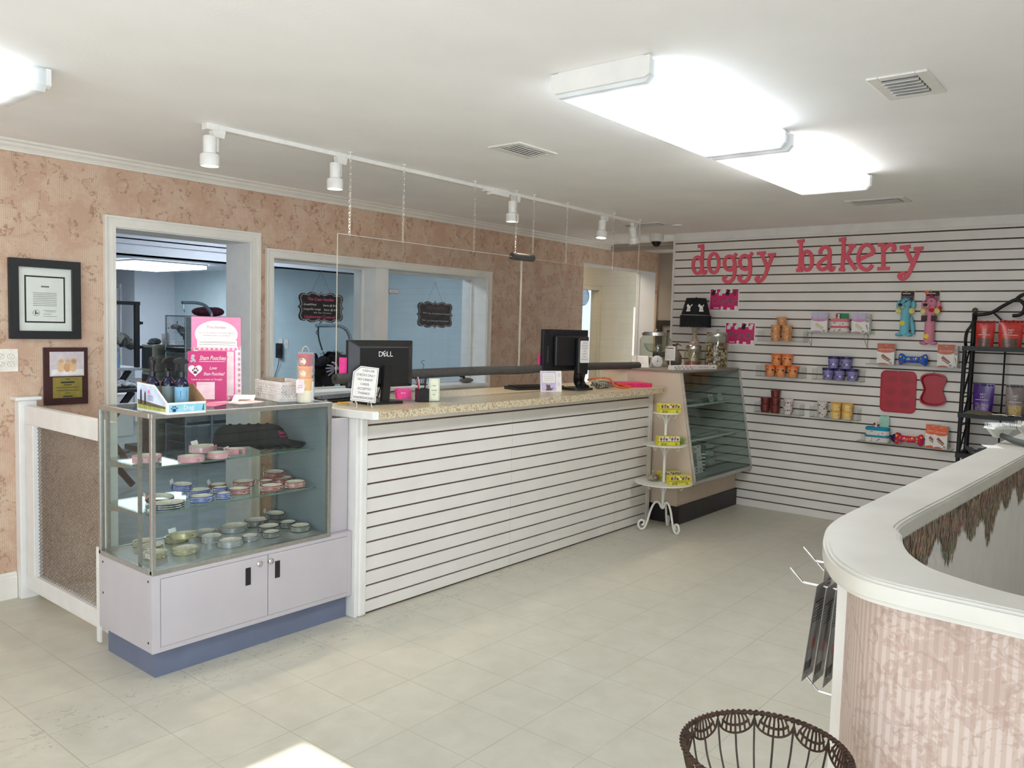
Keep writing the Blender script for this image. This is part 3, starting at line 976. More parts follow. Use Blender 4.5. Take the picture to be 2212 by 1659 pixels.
collars = [
 ('pink', 1.716, 3.438, .062, z1, 4, 'pale pink rhinestone collar at the left end of the top shelf', 0.2, 0, None),
 ('pink', 1.855, 3.321, .055, z1, 3, 'pink rhinestone collar at the front of the top shelf, second from the left', -0.3, 0, None),
 ('pink', 2.034, 3.535, .066, z1, 4, 'large pale pink rhinestone collar behind the front pink collars', 0.1, 0, (1.6, 0.035)),
 ('pink', 1.993, 3.328, .052, z1, 3, 'pink rhinestone collar at the front of the top shelf, third from the left', 0.2, 0, None),
 ('pink', 2.189, 3.578, .054, z1, 2, 'pink collar at the back of the top shelf beside the caps', 2.0, 0, None),
 ('pink', 2.120, 3.397, .046, z1, 2, 'pink collar with a white price tag in front of the caps', 2.4, 0, (-0.5, 0.015)),
 ('navy', 1.799, 3.490, .066, z2, 2, 'navy rhinestone collar at the back left of the middle shelf', 0.5, 0.12, (2.6, 0.03)),
 ('navy', 1.764, 3.350, .072, z2, 2, 'large navy rhinestone collar at the front left of the middle shelf', 0.1, 0, None),
 ('blue', 1.935, 3.545, .051, z2 + 0.027, 3, 'royal blue collar lying on top of another blue collar with an orange tag', 0.4, 0.1, (1.9, 0.03)),
 ('blue', 1.991, 3.500, .056, z2, 3, 'royal blue rhinestone collar in the middle of the blue group', 0.0, 0, None),
 ('blue', 1.931, 3.365, .053, z2, 3, 'royal blue rhinestone collar at the front of the middle shelf, next to the navy one', -0.2, 0, None),
 ('blue', 2.091, 3.480, .037, z2, 3, 'small royal blue collar at the back next to the red collars', 0.3, 0, None),
 ('blue', 2.033, 3.352, .036, z2, 3, 'small royal blue collar at the front beside the red collars', 0.2, 0, None),
 ('red', 2.132, 3.568, .045, z2, 2, 'dark red collar at the far back with an orange sticker tag', 0.6, 0, (1.7, 0.03)),
 ('red', 2.141, 3.400, .050, z2, 3, 'coiled red rhinestone collar at the front, leftmost of the red ones', -0.4, 0, None),
 ('red', 2.256, 3.541, .056, z2, 3, 'dark red rhinestone collar with a white barcode tag', 0.2, 0, (-1.0, 0.016)),
 ('red', 2.344, 3.480, .037, z2, 3, 'small red rhinestone collar behind the front red pair', 0.4, 0, None),
 ('red', 2.295, 3.362, .056, z2, 3, 'red rhinestone collar at the front, second from the right', 0.0, 0, None),
 ('red', 2.430, 3.540, .056, z2 + 0.026, 3, 'dark red collar stacked on top at the back right of the middle shelf', 0.2, 0.06, None),
 ('red', 2.440, 3.496, .060, z2, 3, 'dark red collar underneath the stacked one at the right end', 0.1, 0, None),
 ('red', 2.420, 3.352, .055, z2, 4, 'wide red rhinestone collar at the front right end of the middle shelf', 0.1, 0, None),
 ('gold', 1.785, 3.612, .047, z3, 3, 'gold rhinestone collar at the back left of the case floor', 0.1, 0, None),
 ('gold', 1.775, 3.510, .049, z3, 3, 'gold collar in the left middle of the case floor', 0.5, 0, None),
 ('gold', 1.731, 3.400, .050, z3, 3, 'gold collar at the front left corner with a white price tag', 0.0, 0, (-2.4, 0.018)),
 ('gold', 1.925, 3.575, .056, z3, 3, 'gold collar under another gold collar near the back', 0.2, 0, (1.3, 0.04)),
 ('gold', 1.930, 3.515, .060, z3 + 0.027, 3, 'gold collar resting on top of the back gold collar', -0.2, -0.1, None),
 ('gold', 1.856, 3.369, .057, z3, 3, 'gold rhinestone collar at the front, beside the silver ones', 0.2, 0, None),
 ('silver', 2.035, 3.463, .052, z3, 4, 'silver rhinestone collar next to the stacked gold collars', 0.3, 0.05, None),
 ('silver', 2.075, 3.580, .050, z3, 3, 'silver collar at the back of the case floor', 0.0, 0, None),
 ('silver', 2.218, 3.566, .070, z3, 4, 'large silver collar at the back beside the black collars', 0.2, 0, None),
 ('silver', 2.056, 3.335, .056, z3, 4, 'silver rhinestone collar at the front of the case floor', 0.0, 0, None),
 ('silver', 2.176, 3.363, .043, z3, 2, 'small plain silver collar at the front between silver and black', 0.6, 0, None),
 ('black', 2.365, 3.590, .066, z3, 4, 'large black rhinestone collar at the back of the case floor', 0.0, 0, None),
 ('black', 2.339, 3.450, .057, z3, 3, 'black rhinestone collar in the middle of the black group', 0.2, 0, None),
 ('black', 2.283, 3.345, .045, z3, 3, 'small black rhinestone collar at the front of the black group', 0.1, 0, None),
 ('black', 2.450, 3.560, .052, z3 + 0.028, 3, 'black rhinestone collar lifted at the back right with a white tag', 0.1, 0.1, (2.2, 0.03)),
 ('black', 2.452, 3.452, .046, z3, 3, 'black collar with a curled white paper tag', 0.3, 0, (-1.2, 0.012)),
 ('black', 2.448, 3.341, .052, z3, 4, 'wide black rhinestone collar at the front right corner of the case', 0.1, 0, None)]
for k_, x, y, r, z, rows, lb, rz, tl, tg in collars:
 collar(k_, x, y, r, z, rows, lb, rz, tl, tg)
# caps
M_capblk = mat('black_cotton', (30, 30, 32), 0.9, var=0.1, vs=200, bump=0.1, bs=400)
M_cappink = mat('pink_embroidery', (228, 60, 140), 0.8)
cap0 = thing('baseball_cap', 'front black baseball cap with pink embroidered lettering in the display case', 'cap', (2.345, 3.455, z1), radians(-22), 'nested black caps')
b = MB()
NA, NE = 28, 9
vs = []
for i in range(NE + 1):
 e = (pi / 2) * i / NE
 for j in range(NA):
  a = 2 * pi * j / NA
  rr = cos(e) ** 0.75
  vs.append((0.092 * rr * cos(a) - 0.01 * sin(e), 0.078 * rr * sin(a), 0.018 + 0.098 * sin(e)))
 if i == 0:
  for j in range(NA):
   pass
fs = []
for i in range(NE):
 for j in range(NA):
  fs.append((i * NA + j, i * NA + (j + 1) % NA, (i + 1) * NA + (j + 1) % NA, (i + 1) * NA + j))
b.add(vs, fs)
b.build('crown', M_capblk, cap0, smooth=60).modifiers.new('shell', 'SOLIDIFY').thickness = 0.002
b = MB(); vs = []; NB, NR = 18, 5
for i in range(NB + 1):
 a = -1.15 + 2.3 * i / NB
 for j in range(NR + 1):
  f = j / NR
  x = 0.092 * cos(a) * (1 - f) + f * (0.030 + 0.145 * cos(a * 0.82)); y = 0.078 * sin(a) + f * 0.012 * sin(a)
  z = 0.020 - 0.006 * f - 0.16 * (y ** 2) / 0.08 * (0.4 + f)
  vs.append((x, y, max(0.001, z + 0.014 - 0.012 * f)))
fs = [(i * (NR + 1) + j, (i + 1) * (NR + 1) + j, (i + 1) * (NR + 1) + j + 1, i * (NR + 1) + j + 1) for i in range(NB) for j in range(NR)]
b.add(vs, fs)
b.build('brim', M_capblk, cap0, smooth=60).modifiers.new('shell', 'SOLIDIFY').thickness = 0.003
b = MB(); b.ball((-0.012, 0, 0.117), (0.008, 0.008, 0.004), 12); b.build('top_button', M_capblk, cap0, smooth=60)
caplab = ['second black cap nested behind the lettered one', 'third black cap from the front in the nested row', 'fourth black cap from the front in the nested row', 'last black cap at the back left of the nested row']
dv = Vector((-0.040, 0.018, 0.0))
for i, lb in enumerate(caplab):
 dup(cap0, Vector((2.345, 3.455, z1)) + dv * (i + 1), radians(-22), lb)
def capmap(u, v, w):
 a = -0.78 + u / 0.09
 e = v / 0.105
 rr = cos(e) ** 0.75
 return (0.0945 * rr * cos(a) - 0.01 * sin(e), 0.0805 * rr * sin(a), 0.018 + 0.0995 * sin(e))
b = MB(); b.text('Sham', capmap, -0.004, 0.066, 0.030, 0, shear=0.3, width=0.06); b.text('Poochies', capmap, -0.004, 0.043, 0.014, 0, width=0.052)
b.build('embroidery', M_cappink, cap0)
# things on top of the display case
ZT = 1.1178
bx = thing('display_carton', 'white cut-away carton of spray bottles reading Dog on the display case', 'carton', (1.652, 3.142, ZT), 0)
wb, db, hb, hf = 0.172, 0.250, 0.118, 0.048
side = [(0, 0.0), (db, 0.0), (db, hb), (db * 0.42, hb - 0.004), (0.0, hf)]
b = MB(); b.prism(side, lambda u, v, w: (w, u, v), 0, 0.003); b.build('side_flap', M_paperw, bx)
b = MB(); b.prism(side, lambda u, v, w: (w, u, v), wb - 0.003, wb); b.build('side_flap', M_card, bx)
b = MB(); b.box(0.003, wb - 0.003, 0.0, 0.003, 0.0, hf); b.build('front_flap', M_paperw, bx)
b = MB(); b.box(0.003, wb - 0.003, 0.003, db, 0, 0.003); b.box(0.003, wb - 0.003, db - 0.003, db, 0.003, hb); b.build('tray', M_card, bx)
M_sky = mat('printed_sky', (196, 206, 228), 0.6, var=0.12, vs=14); M_grass = mat('printed_grass', (164, 178, 84), 0.6, var=0.1, vs=40); M_aqua = mat('aqua_print', (140, 200, 216), 0.6); M_navy = mat('navy_print', (30, 56, 100), 0.6); M_brownp = mat('brown_print', (104, 92, 70), 0.6)
fl = lambda u, v, w: (-w, u, v)           # left face of the carton
b = MB()
b.flat([(0.012, 0.012), (db - 0.006, 0.012), (db - 0.006, hb - 0.006), (db * 0.44, hb - 0.010), (0.012, hf - 0.002)], fl, 0.0004, 0)
b.flat([(0.012, 0.010), (db - 0.006, 0.010), (db - 0.006, 0.046), (0.012, 0.030)], fl, 0.0007, 1)
b.flat([(0.012, 0.022), (db - 0.006, 0.026), (db - 0.006, 0.047), (0.012, 0.031)], fl, 0.0008, 2)
for (u0, s_) in ((0.215, 1.0), (0.180, 0.9)):      # two small standing dogs
 b.flat([(u0 - 0.007 * s_, 0.030), (u0 + 0.007 * s_, 0.030), (u0 + 0.006 * s_, 0.075 * s_), (u0 + 0.006, 0.098 * s_), (u0 + 0.002, 0.086 * s_), (u0 - 0.002, 0.086 * s_), (u0 - 0.006, 0.098 * s_), (u0 - 0.006 * s_, 0.075 * s_)], fl, 0.0012, 3)
b.flat([(0.14, 0.074), (0.156, 0.074), (0.156, 0.09), (0.14, 0.09)], fl, 0.0011, 4)
for i in range(5):
 b.flat([(0.11, 0.047 + i * 0.005), (0.158, 0.048 + i * 0.005), (0.158, 0.0495 + i * 0.005), (0.11, 0.0485 + i * 0.005)], fl, 0.0011, 5)
b.build('side_print', [M_sky, M_grass, M_brownp, M_ink, M_pink, M_navy], bx)
ff = lambda u, v, w: (u, -w, v)
b = MB(); b.flat([(0.008, 0.008), (wb - 0.004, 0.008), (wb - 0.004, hf - 0.008), (0.008, hf - 0.008)], ff, 0.0004, 0)
b.text('Dog', ff, 0.092, 0.025, 0.026, 0.0009, 1)
for (u, v, r) in ((0.030, 0.017, 0.0085), (0.019, 0.024, 0.0035), (0.025, 0.031, 0.0038), (0.034, 0.031, 0.0038), (0.041, 0.025, 0.0035)):
 b.flat(arc(u, v, r, r * 0.9, 0, 342, 14), ff, 0.0009, 2)
b.flat([(0.152, 0.012), (0.160, 0.012), (0.159, 0.028), (0.162, 0.034), (0.156, 0.034), (0.155, 0.026)], ff, 0.0009, 2)
b.build('front_print', [M_aqua, M_paperw, M_navy], bx)
M_navy_bottle = mat('dark_navy_bottle', (24, 24, 52), 0.15); M_lblue = mat('blue_bottle_label', (120, 174, 204), 0.5); M_lgrey = mat('grey_green_label', (112, 128, 130), 0.5)
def spray(x, y, label, lm, rz, pump=False):
 t = thing('spray_bottle', label, 'spray bottle', (x, y, ZT + 0.0035), rz, 'spray bottles in the white carton')
 b = MB(); b.lathe([(0.001, 0), (0.026, 0.0), (0.028, 0.004), (0.028, 0.105), (0.026, 0.118), (0.016, 0.136), (0.011, 0.140), (0.011, 0.150), (0.001, 0.150)], n=24)
 b.build('bottle', M_navy_bottle, t, smooth=40)
 b = MB(); b.lathe([(0.0283, 0.015), (0.0286, 0.016), (0.0286, 0.100), (0.0283, 0.101)], n=24); b.build('label_wrap', lm, t, smooth=40)
 b = MB(); fc = lambda u, v, w: (0.0288 * sin(u / 0.0288), -0.0288 * cos(u / 0.0288), v)
 b.flat([(u, v) for u, v in rrect(-0.014, 0.012, 0.055, 0.085, 0.002)], fc, 0, 0); b.build('label_patch', mat('deep_blue_patch', (40, 92, 150), 0.5), t)
 b = MB(); b.lathe([(0.013, 0.140), (0.0135, 0.150), (0.0135, 0.163), (0.010, 0.166), (0.001, 0.166)], n=20)
 if not pump:
  P = [(-0.020, 0.166), (0.006, 0.164), (0.008, 0.182), (0.012, 0.196), (0.030, 0.202), (0.034, 0.210), (0.028, 0.218), (0.0, 0.222), (-0.020, 0.214), (-0.030, 0.200), (-0.010, 0.196), (-0.008, 0.180)]
  b.prism(P[1:], lambda u, v, w: (-u, w, v), -0.009, 0.009)
  b.prism([(0.014, 0.197), (0.026, 0.198), (0.024, 0.180), (0.030, 0.166), (0.024, 0.165), (0.018, 0.180)], lambda u, v, w: (-u, w, v), -0.005, 0.005)
 else:
  b.lathe([(0.009, 0.166), (0.010, 0.185), (0.014, 0.195), (0.014, 0.214), (0.010, 0.222), (0.001, 0.224)], n=18); b.tube([(0, 0, 0.212), (0, -0.02, 0.212), (0, -0.03, 0.205)], 0.005, 8)
 b.build('trigger_head' if not pump else 'pump_head', M_plastic_blk, t, smooth=35)
spray(1.690, 3.335, 'dark spray bottle at the back left of the white carton', M_lgrey, -0.3, True)
spray(1.742, 3.305, 'dark spray bottle behind the blue-labelled one, trigger facing right', M_lgrey, 3.3)
spray(1.765, 3.235, 'front spray bottle with a light blue label in the white carton', M_lblue, -0.2)
def placard(name, label, cat, loc, rz, lean, wid, hei):
 t = thing(name, label, cat, loc, rz)
 R = Matrix.Rotation(-lean, 3, 'X')
 def pm(u, v, w):
  p = R @ Vector((u, -w, v))
  return (p.x, p.y, p.z)
 return t, pm
sg, pm = placard('sign_holder', 'magenta shop sign asking for a review, in a clear acrylic stand', 'sign', (2.055, 3.535, ZT), radians(-30), 0.12, 0.18, 0.26)
b = MB(); b.prism(rrect(-0.094, 0.090, 0.001, 0.252, 0.003), pm, -0.0015, 0.0015); b.prism([(-0.094, 0.0), (0.090, 0.0), (0.090, 0.002), (-0.094, 0.002)], lambda u, v, w: (u, w, v), -0.05, 0.06)
b.build('acrylic_stand', M_acrylic, sg)
b = MB(); b.prism([(-0.086, 0.004), (0.088, 0.004), (0.088, 0.240), (-0.086, 0.240)], pm, 0.0018, 0.0024, 0)
b.text('Sham Poochies', pm, 0.024, 0.207, 0.030, 0.0030, 1, shear=0.35, width=0.118)
b.flat([(-0.035, 0.190), (0.080, 0.190), (0.080, 0.1925), (-0.035, 0.1925)], pm, 0.003, 2)
b.text('Love', pm, 0.026, 0.160, 0.022, 0.003, 1, shear=0.35, width=0.032)
b.text('Sham Poochies!', pm, 0.030, 0.132, 0.022, 0.003, 1, shear=0.35, width=0.094)
b.text('Leave us a review on Google!', pm, 0.0, 0.106, 0.0125, 0.003, 2, width=0.135)
heart = [(-0.052 + 0.0019 * 16 * sin(t) ** 3 * 1.0, 0.150 + 0.0019 * (13 * cos(t) - 5 * cos(2 * t) - 2 * cos(3 * t) - cos(4 * t))) for t in [2 * pi * i / 40 for i in range(40)]]
b.flat(heart, pm, 0.003, 1)
for (u, v, ru, rv) in ((-0.052, 0.139, 0.0085, 0.007), (-0.063, 0.149, 0.0035, 0.005), (-0.056, 0.157, 0.0035, 0.0055), (-0.047, 0.157, 0.0035, 0.0055), (-0.041, 0.149, 0.0035, 0.005)):
 b.flat(arc(u, v, ru, rv, 0, 340, 14), pm, 0.0036, 3)
for (u, v, r) in ((-0.062, 0.216, 0.008), (-0.066, 0.206, 0.006), (-0.060, 0.199, 0.0075), (-0.069, 0.192, 0.0055), (-0.054, 0.192, 0.005)):   # little poodle in tufts
 b.flat(arc(u, v, r, r, 0, 345, 14), pm, 0.003 + r * 0.02, 4)
b.flat([(-0.046, 0.012), (0.034, 0.012), (0.034, 0.094), (-0.046, 0.094)], pm, 0.003, 2)
b.flat([(-0.044, 0.083), (0.032, 0.083), (0.032, 0.0835), (-0.044, 0.0835)], pm, 0.0034, 5)
b.build('printed_sheet', [M_magenta, M_paperw, mat('pale_pink_print', (240, 206, 216), 0.6), mat('plum_print', (96, 36, 70), 0.6), mat('grey_poodle_print', (176, 170, 176), 0.6), M_grey_ink], sg)
pn, pm2 = placard('notice_sign', 'tall pink polka-dot price notice behind the magenta sign', 'sign', (2.152, 3.615, ZT), radians(-28), 0.07, 0.215, 0.41)
pm = pm2
b = MB(); b.prism(rrect(-0.118, 0.116, 0.001, 0.405, 0.004), pm, -0.0015, 0.0012); b.prism([(-0.118, 0.0), (0.116, 0.0), (0.116, 0.002), (-0.118, 0.002)], lambda u, v, w: (u, w, v), -0.03, 0.06); b.build('acrylic_stand', M_acrylic, pn)
b = MB()
b.prism([(-0.114, 0.22), (0.112, 0.22), (0.112, 0.402), (-0.114, 0.402)], pm, 0.0016, 0.0022, 0)
b.flat(arc(0.0, 0.318, 0.098, 0.066, 0, 352, 44), pm, 0.0026, 1)
b.text('Price Increase', pm, 0.0, 0.352, 0.020, 0.003, 2, width=0.086)
b.text('Speak with your groomer for how the price changes and', pm, 0.0, 0.325, 0.0085, 0.003, 3, width=0.165)
b.text('adjustments will affect you and your pet', pm, 0.0, 0.312, 0.0085, 0.003, 3, width=0.125)
b.flat([(-0.055, 0.286), (0.055, 0.286), (0.055, 0.2875), (-0.055, 0.2875)], pm, 0.003, 3)
b.prism([(-0.104, 0.0), (0.114, 0.0), (0.112, 0.258), (-0.104, 0.255)], pm, 0.0032, 0.0036, 4)
for i in range(10):
 for (u, du) in ((0.104, 0), (-0.096, 0)):
  b.flat(arc(u, 0.016 + i * 0.026, 0.0062, 0.0085, 0, 345, 12), pm, 0.004, 5)
for i in range(9):
 for v in (0.006, 0.246):
  b.flat(arc(-0.088 + i * 0.022, v, 0.0075, 0.006, 0, 345, 12), pm, 0.004, 0)
b.flat([(-0.084, 0.012), (0.086, 0.012), (0.086, 0.240), (-0.084, 0.240)], pm, 0.0044, 6)
b.flat([(-0.077, 0.018), (0.079, 0.018), (0.079, 0.234), (-0.077, 0.234)], pm, 0.0048, 1)
b.flat([(0.03, 0.205), (0.052, 0.205), (0.052, 0.209), (0.03, 0.209)], pm, 0.0052, 3); b.flat([(0.03, 0.102), (0.048, 0.102), (0.048, 0.1045), (0.03, 0.1045)], pm, 0.0052, 3)
b.flat([(-0.088, 0.256), (0.094, 0.256), (0.094, 0.288), (-0.088, 0.288)], pm, 0.0044, 7)
for v in (0.280, 0.275, 0.266):
 b.flat([(-0.080, v), (0.088, v), (0.088, v + 0.0016), (-0.080, v + 0.0016)], pm, 0.0048, 3)
b.build('printed_sheet', [M_pink, mat('blush_paper', (238, 218, 222), 0.6), M_grey_ink, M_grey_ink, mat('pale_rose_paper', (240, 222, 228), 0.6), mat('dusty_rose_dot', (200, 150, 170), 0.6), mat('bright_pink_border', (250, 124, 176), 0.6), M_paperw], pn)
for i, (x, y, rz, lb, mt) in enumerate(((2.00, 3.40, 0.5, 'pink leaflet lying nearest the white carton', M_pink), (2.10, 3.42, -0.4, 'pale leaflet lying on the pink one', M_paperw), (2.20, 3.46, 0.9, 'curled brown and white leaflet at the back of the pile', M_paperw), (2.15, 3.36, 0.1, 'pale pink leaflet at the front of the pile', mat('faded_pink_paper', (226, 188, 196), 0.6)))):
 b = MB(); n = 6
 for j in range(n):
  u0, u1 = -0.07 + 0.14 * j / n, -0.07 + 0.14 * (j + 1) / n
  zc = lambda u: 0.0016 * i + 0.0004 + (0.022 * ((u + 0.07) / 0.14) ** 2 if i == 2 else 0.004 * ((u + 0.07) / 0.14) ** 2)
  b.add([(u0, -0.05, zc(u0)), (u1, -0.05, zc(u1)), (u1, 0.05, zc(u1)), (u0, 0.05, zc(u0)), (u0, -0.05, zc(u0) + 0.0008), (u1, -0.05, zc(u1) + 0.0008), (u1, 0.05, zc(u1) + 0.0008), (u0, 0.05, zc(u0) + 0.0008)], [(0, 3, 2, 1), (4, 5, 6, 7), (0, 1, 5, 4), (2, 3, 7, 6), (0, 4, 7, 3), (1, 2, 6, 5)], 0)
 b.flat([(-0.05, -0.035), (0.0, -0.035), (0.0, 0.02), (-0.05, 0.02)], lambda u, v, w: (u, v, zc(u) + 0.0012), 0, 1)
 o = b.build('leaflet', [mt, (M_pink, M_magenta, mat('brown_photo_print', (120, 92, 76), 0.6), M_paperw)[i]], loc=None)
 o.location = (x, y, ZT); o.rotation_euler = (0, 0, rz); tag(o, lb, 'leaflet', 'leaflets on the display case')
wbk = thing('plastic_basket', 'white lattice plastic basket holding cards on the display case', 'basket', (2.425, 3.455, ZT), radians(-8))
M_wplast = mat('white_plastic', (232, 228, 228), 0.45)
b = MB(); hx, hy, hh = 0.088, 0.135, 0.092
b.box(-hx, hx, -hy, hy, 0, 0.004)
def lattice(b, p0, p1, z0, z1, n, th):
 """diamond lattice between two uprights"""
 p0, p1 = Vector(p0), Vector(p1); L = (p1 - p0).length; d = (p1 - p0) / L
 nrm = Vector((-d.y, d.x, 0))
 fn = lambda u, v, w: tuple(p0 + d * u + nrm * w + Vector((0, 0, v)))
 H = z1 - z0; st = L / n
 for k in range(-int(H / st * 0.8) - 1, n + 1):
  for sgn in (1, -1):
   u0 = k * st if sgn > 0 else L - k * st
   u1 = u0 + sgn * H * 0.75
   a, c, v0, v1 = u0, u1, z0, z1
   for (lo, hi) in ((0, L),):
    if max(a, c) < lo or min(a, c) > hi:
     a = None; break
    if a < lo: v0 = z0 + H * (lo - a) / (c - a); a = lo
    if a > hi: v0 = z0 + H * (hi - a) / (c - a); a = hi
    if c < lo: v1 = z0 + H * (lo - u0) / (u1 - u0); c = lo
    if c > hi: v1 = z0 + H * (hi - u0) / (u1 - u0); c = hi
   if a is None or abs(a - c) < 0.004:
    continue
   add_stroke(b, [(a, v0), (c, v1)], 0.0062, fn, -th, th)
 add_stroke(b, [(0, z0 + 0.004), (L, z0 + 0.004)], 0.014, fn, -th * 1.2, th * 1.2)
 add_stroke(b, [(0, z1 - 0.004), (L, z1 - 0.004)], 0.014, fn, -th * 1.6, th * 1.6)
 add_stroke(b, [(0.003, z0), (0.003, z1)], 0.008, fn, -th * 1.2, th * 1.2); add_stroke(b, [(L - 0.003, z0), (L - 0.003, z1)], 0.008, fn, -th * 1.2, th * 1.2)
for (a, c, n) in (((-hx, -hy, 0), (hx, -hy, 0), 11), ((hx, -hy, 0), (hx, hy, 0), 16), ((hx, hy, 0), (-hx, hy, 0), 11), ((-hx, hy, 0), (-hx, -hy, 0), 16)):
 lattice(b, a, c, 0.004, hh, n, 0.0014)
b.build('basket_body', M_wplast, wbk)
M_kraft = mat('grey_kraft_card', (150, 140, 122), 0.8)
for i in range(8):
 b = MB(); b.obox((0, 0, 0.042), (0.10, 0.0012, 0.084), (0.16 + 0.03 * i, 0, 0))
 o = b.build('card', M_kraft); o.location = (2.395 + 0.004 * (i % 3), 3.545 - i * 0.007, ZT + 0.012 + 0.002 * i); o.rotation_euler = (-0.25, 0.1, radians(-8))
 tag(o, 'grey kraft card standing in the white plastic basket', 'card', 'kraft cards in the white basket')
M_cups = {'red': mat('red_cup', (176, 52, 54), 0.35), 'orange': mat('peach_orange_cup', (232, 152, 84), 0.35), 'yellow': mat('yellow_cup', (236, 178, 74), 0.35), 'cream': mat('cream_cup', (236, 226, 192), 0.4)}
M_cream_print = mat('cream_print', (240, 226, 196), 0.5); M_dark_print = mat('dark_print', (70, 40, 30), 0.5)
def cup(loc, mt, label, r=0.036, h=0.062, group=None, lidm=None, art=None, name='treat_cup', rz=0.0, cat='treat cup'):
 t = thing(name, label, cat, loc, rz, group)
 b = MB(); b.lathe([(0.001, 0), (r * 0.80, 0), (r * 0.82, 0.002), (r * 0.94, h * 0.80), (r * 0.94, h * 0.82), (0.001, h * 0.82)], n=28)
 b.build('tub', mt, t, smooth=40)
 b = MB(); b.lathe([(r * 0.99, h * 0.80), (r, h * 0.82), (r, h * 0.97), (r * 0.97, h), (r * 0.86, h), (r * 0.84, h * 0.975), (0.001, h * 0.975)], n=28)
 b.build('lid', lidm or mt, t, smooth=40)
 if art:
  art(t, r, h)
 return t
def cupmap(r, h):
 def fn(u, v, w):
  rr = r * (0.82 + 0.12 * v / (h * 0.8)) + 0.0006 + w
  return (rr * sin(u / r), -rr * cos(u / r), v)
 return fn
def art_round(pm_, dotm=None):
 def art(t, r, h):
  fn = cupmap(r, h); b = MB()
  b.flat(arc(-r * 0.55, h * 0.38, r * 0.55, h * 0.30, 0, 348, 26), fn, 0, 0)
  b.flat(arc(-r * 0.55, h * 0.38, r * 0.28, h * 0.15, 0, 348, 18), fn, 0.0005, 1)
  for i in range(3):
   b.flat([(r * 0.25, h * (0.3 + 0.1 * i)), (r * 0.85, h * (0.3 + 0.1 * i)), (r * 0.85, h * (0.33 + 0.1 * i)), (r * 0.25, h * (0.33 + 0.1 * i))], fn, 0, 2)
  b.build('label_print', [M_cream_print, dotm or M_cream_print, pm_], t)
 return art
tx, ty = 2.402, 3.25
clear_lab = ['red lidded treat cup at the top of the clear pack', 'orange treat cup second from the top of the clear pack', 'yellow treat cup third from the top of the clear pack', 'cream treat cup at the bottom of the clear pack']
M_lightred = mat('faded_red_print', (206, 120, 104), 0.5); M_yolk = mat('yolk_yellow_print', (236, 200, 40), 0.5)
zc_ = ZT + 0.0022
for (nm, lb, pr, dm) in (('cream', clear_lab[3], M_cream_print, None), ('yellow', clear_lab[2], M_cream_print, M_yolk), ('orange', clear_lab[1], M_lightred, None), ('red', clear_lab[0], M_lightred, None)):
 cup((tx, ty, zc_), M_cups[nm], lb, 0.036, 0.058, 'treat cups in the clear pack', None, art_round(pr, dm), rz=-0.55); zc_ += 0.0585
pk = thing('clear_pack', 'clear plastic gift pack with a looped handle around four treat cups', 'package', (tx, ty, ZT), -0.55)
b = MB()
for (x0, x1, y0, y1) in ((-0.040, 0.040, -0.040, -0.0395), (-0.040, 0.040, 0.0395, 0.040), (-0.040, -0.0395, -0.0395, 0.0395), (0.0395, 0.040, -0.0395, 0.0395)):
 b.box(x0, x1, y0, y1, 0.0, 0.245)
b.box(-0.040, 0.040, -0.040, 0.040, 0.0, 0.001); b.box(-0.040, 0.040, -0.040, 0.040, 0.245, 0.246)
b.build('clear_box', glass('pack_film', (250, 250, 250), 0.3), pk)
b = MB(); b.tube(smooth_path([(-0.016, 0, 0.246), (-0.012, 0, 0.262), (0, 0, 0.272), (0.012, 0, 0.262), (0.016, 0, 0.246)], 4), 0.0018, 6); b.build('handle_loop', M_acr_edge, pk, smooth=60)
b = MB(); b.prism(rrect(-0.046, -0.008, 0.05, 0.115, 0.006), ff, 0.0415, 0.0422, 0); b.text('ONE FOR', ff, -0.027, 0.086, 0.007, 0.0426, 1, width=0.02); b.text('THE ROAD', ff, -0.027, 0.076, 0.007, 0.0426, 1, width=0.026)
b.build('hang_card', [mat('blush_card', (240, 216, 218), 0.6), M_ink], pk)
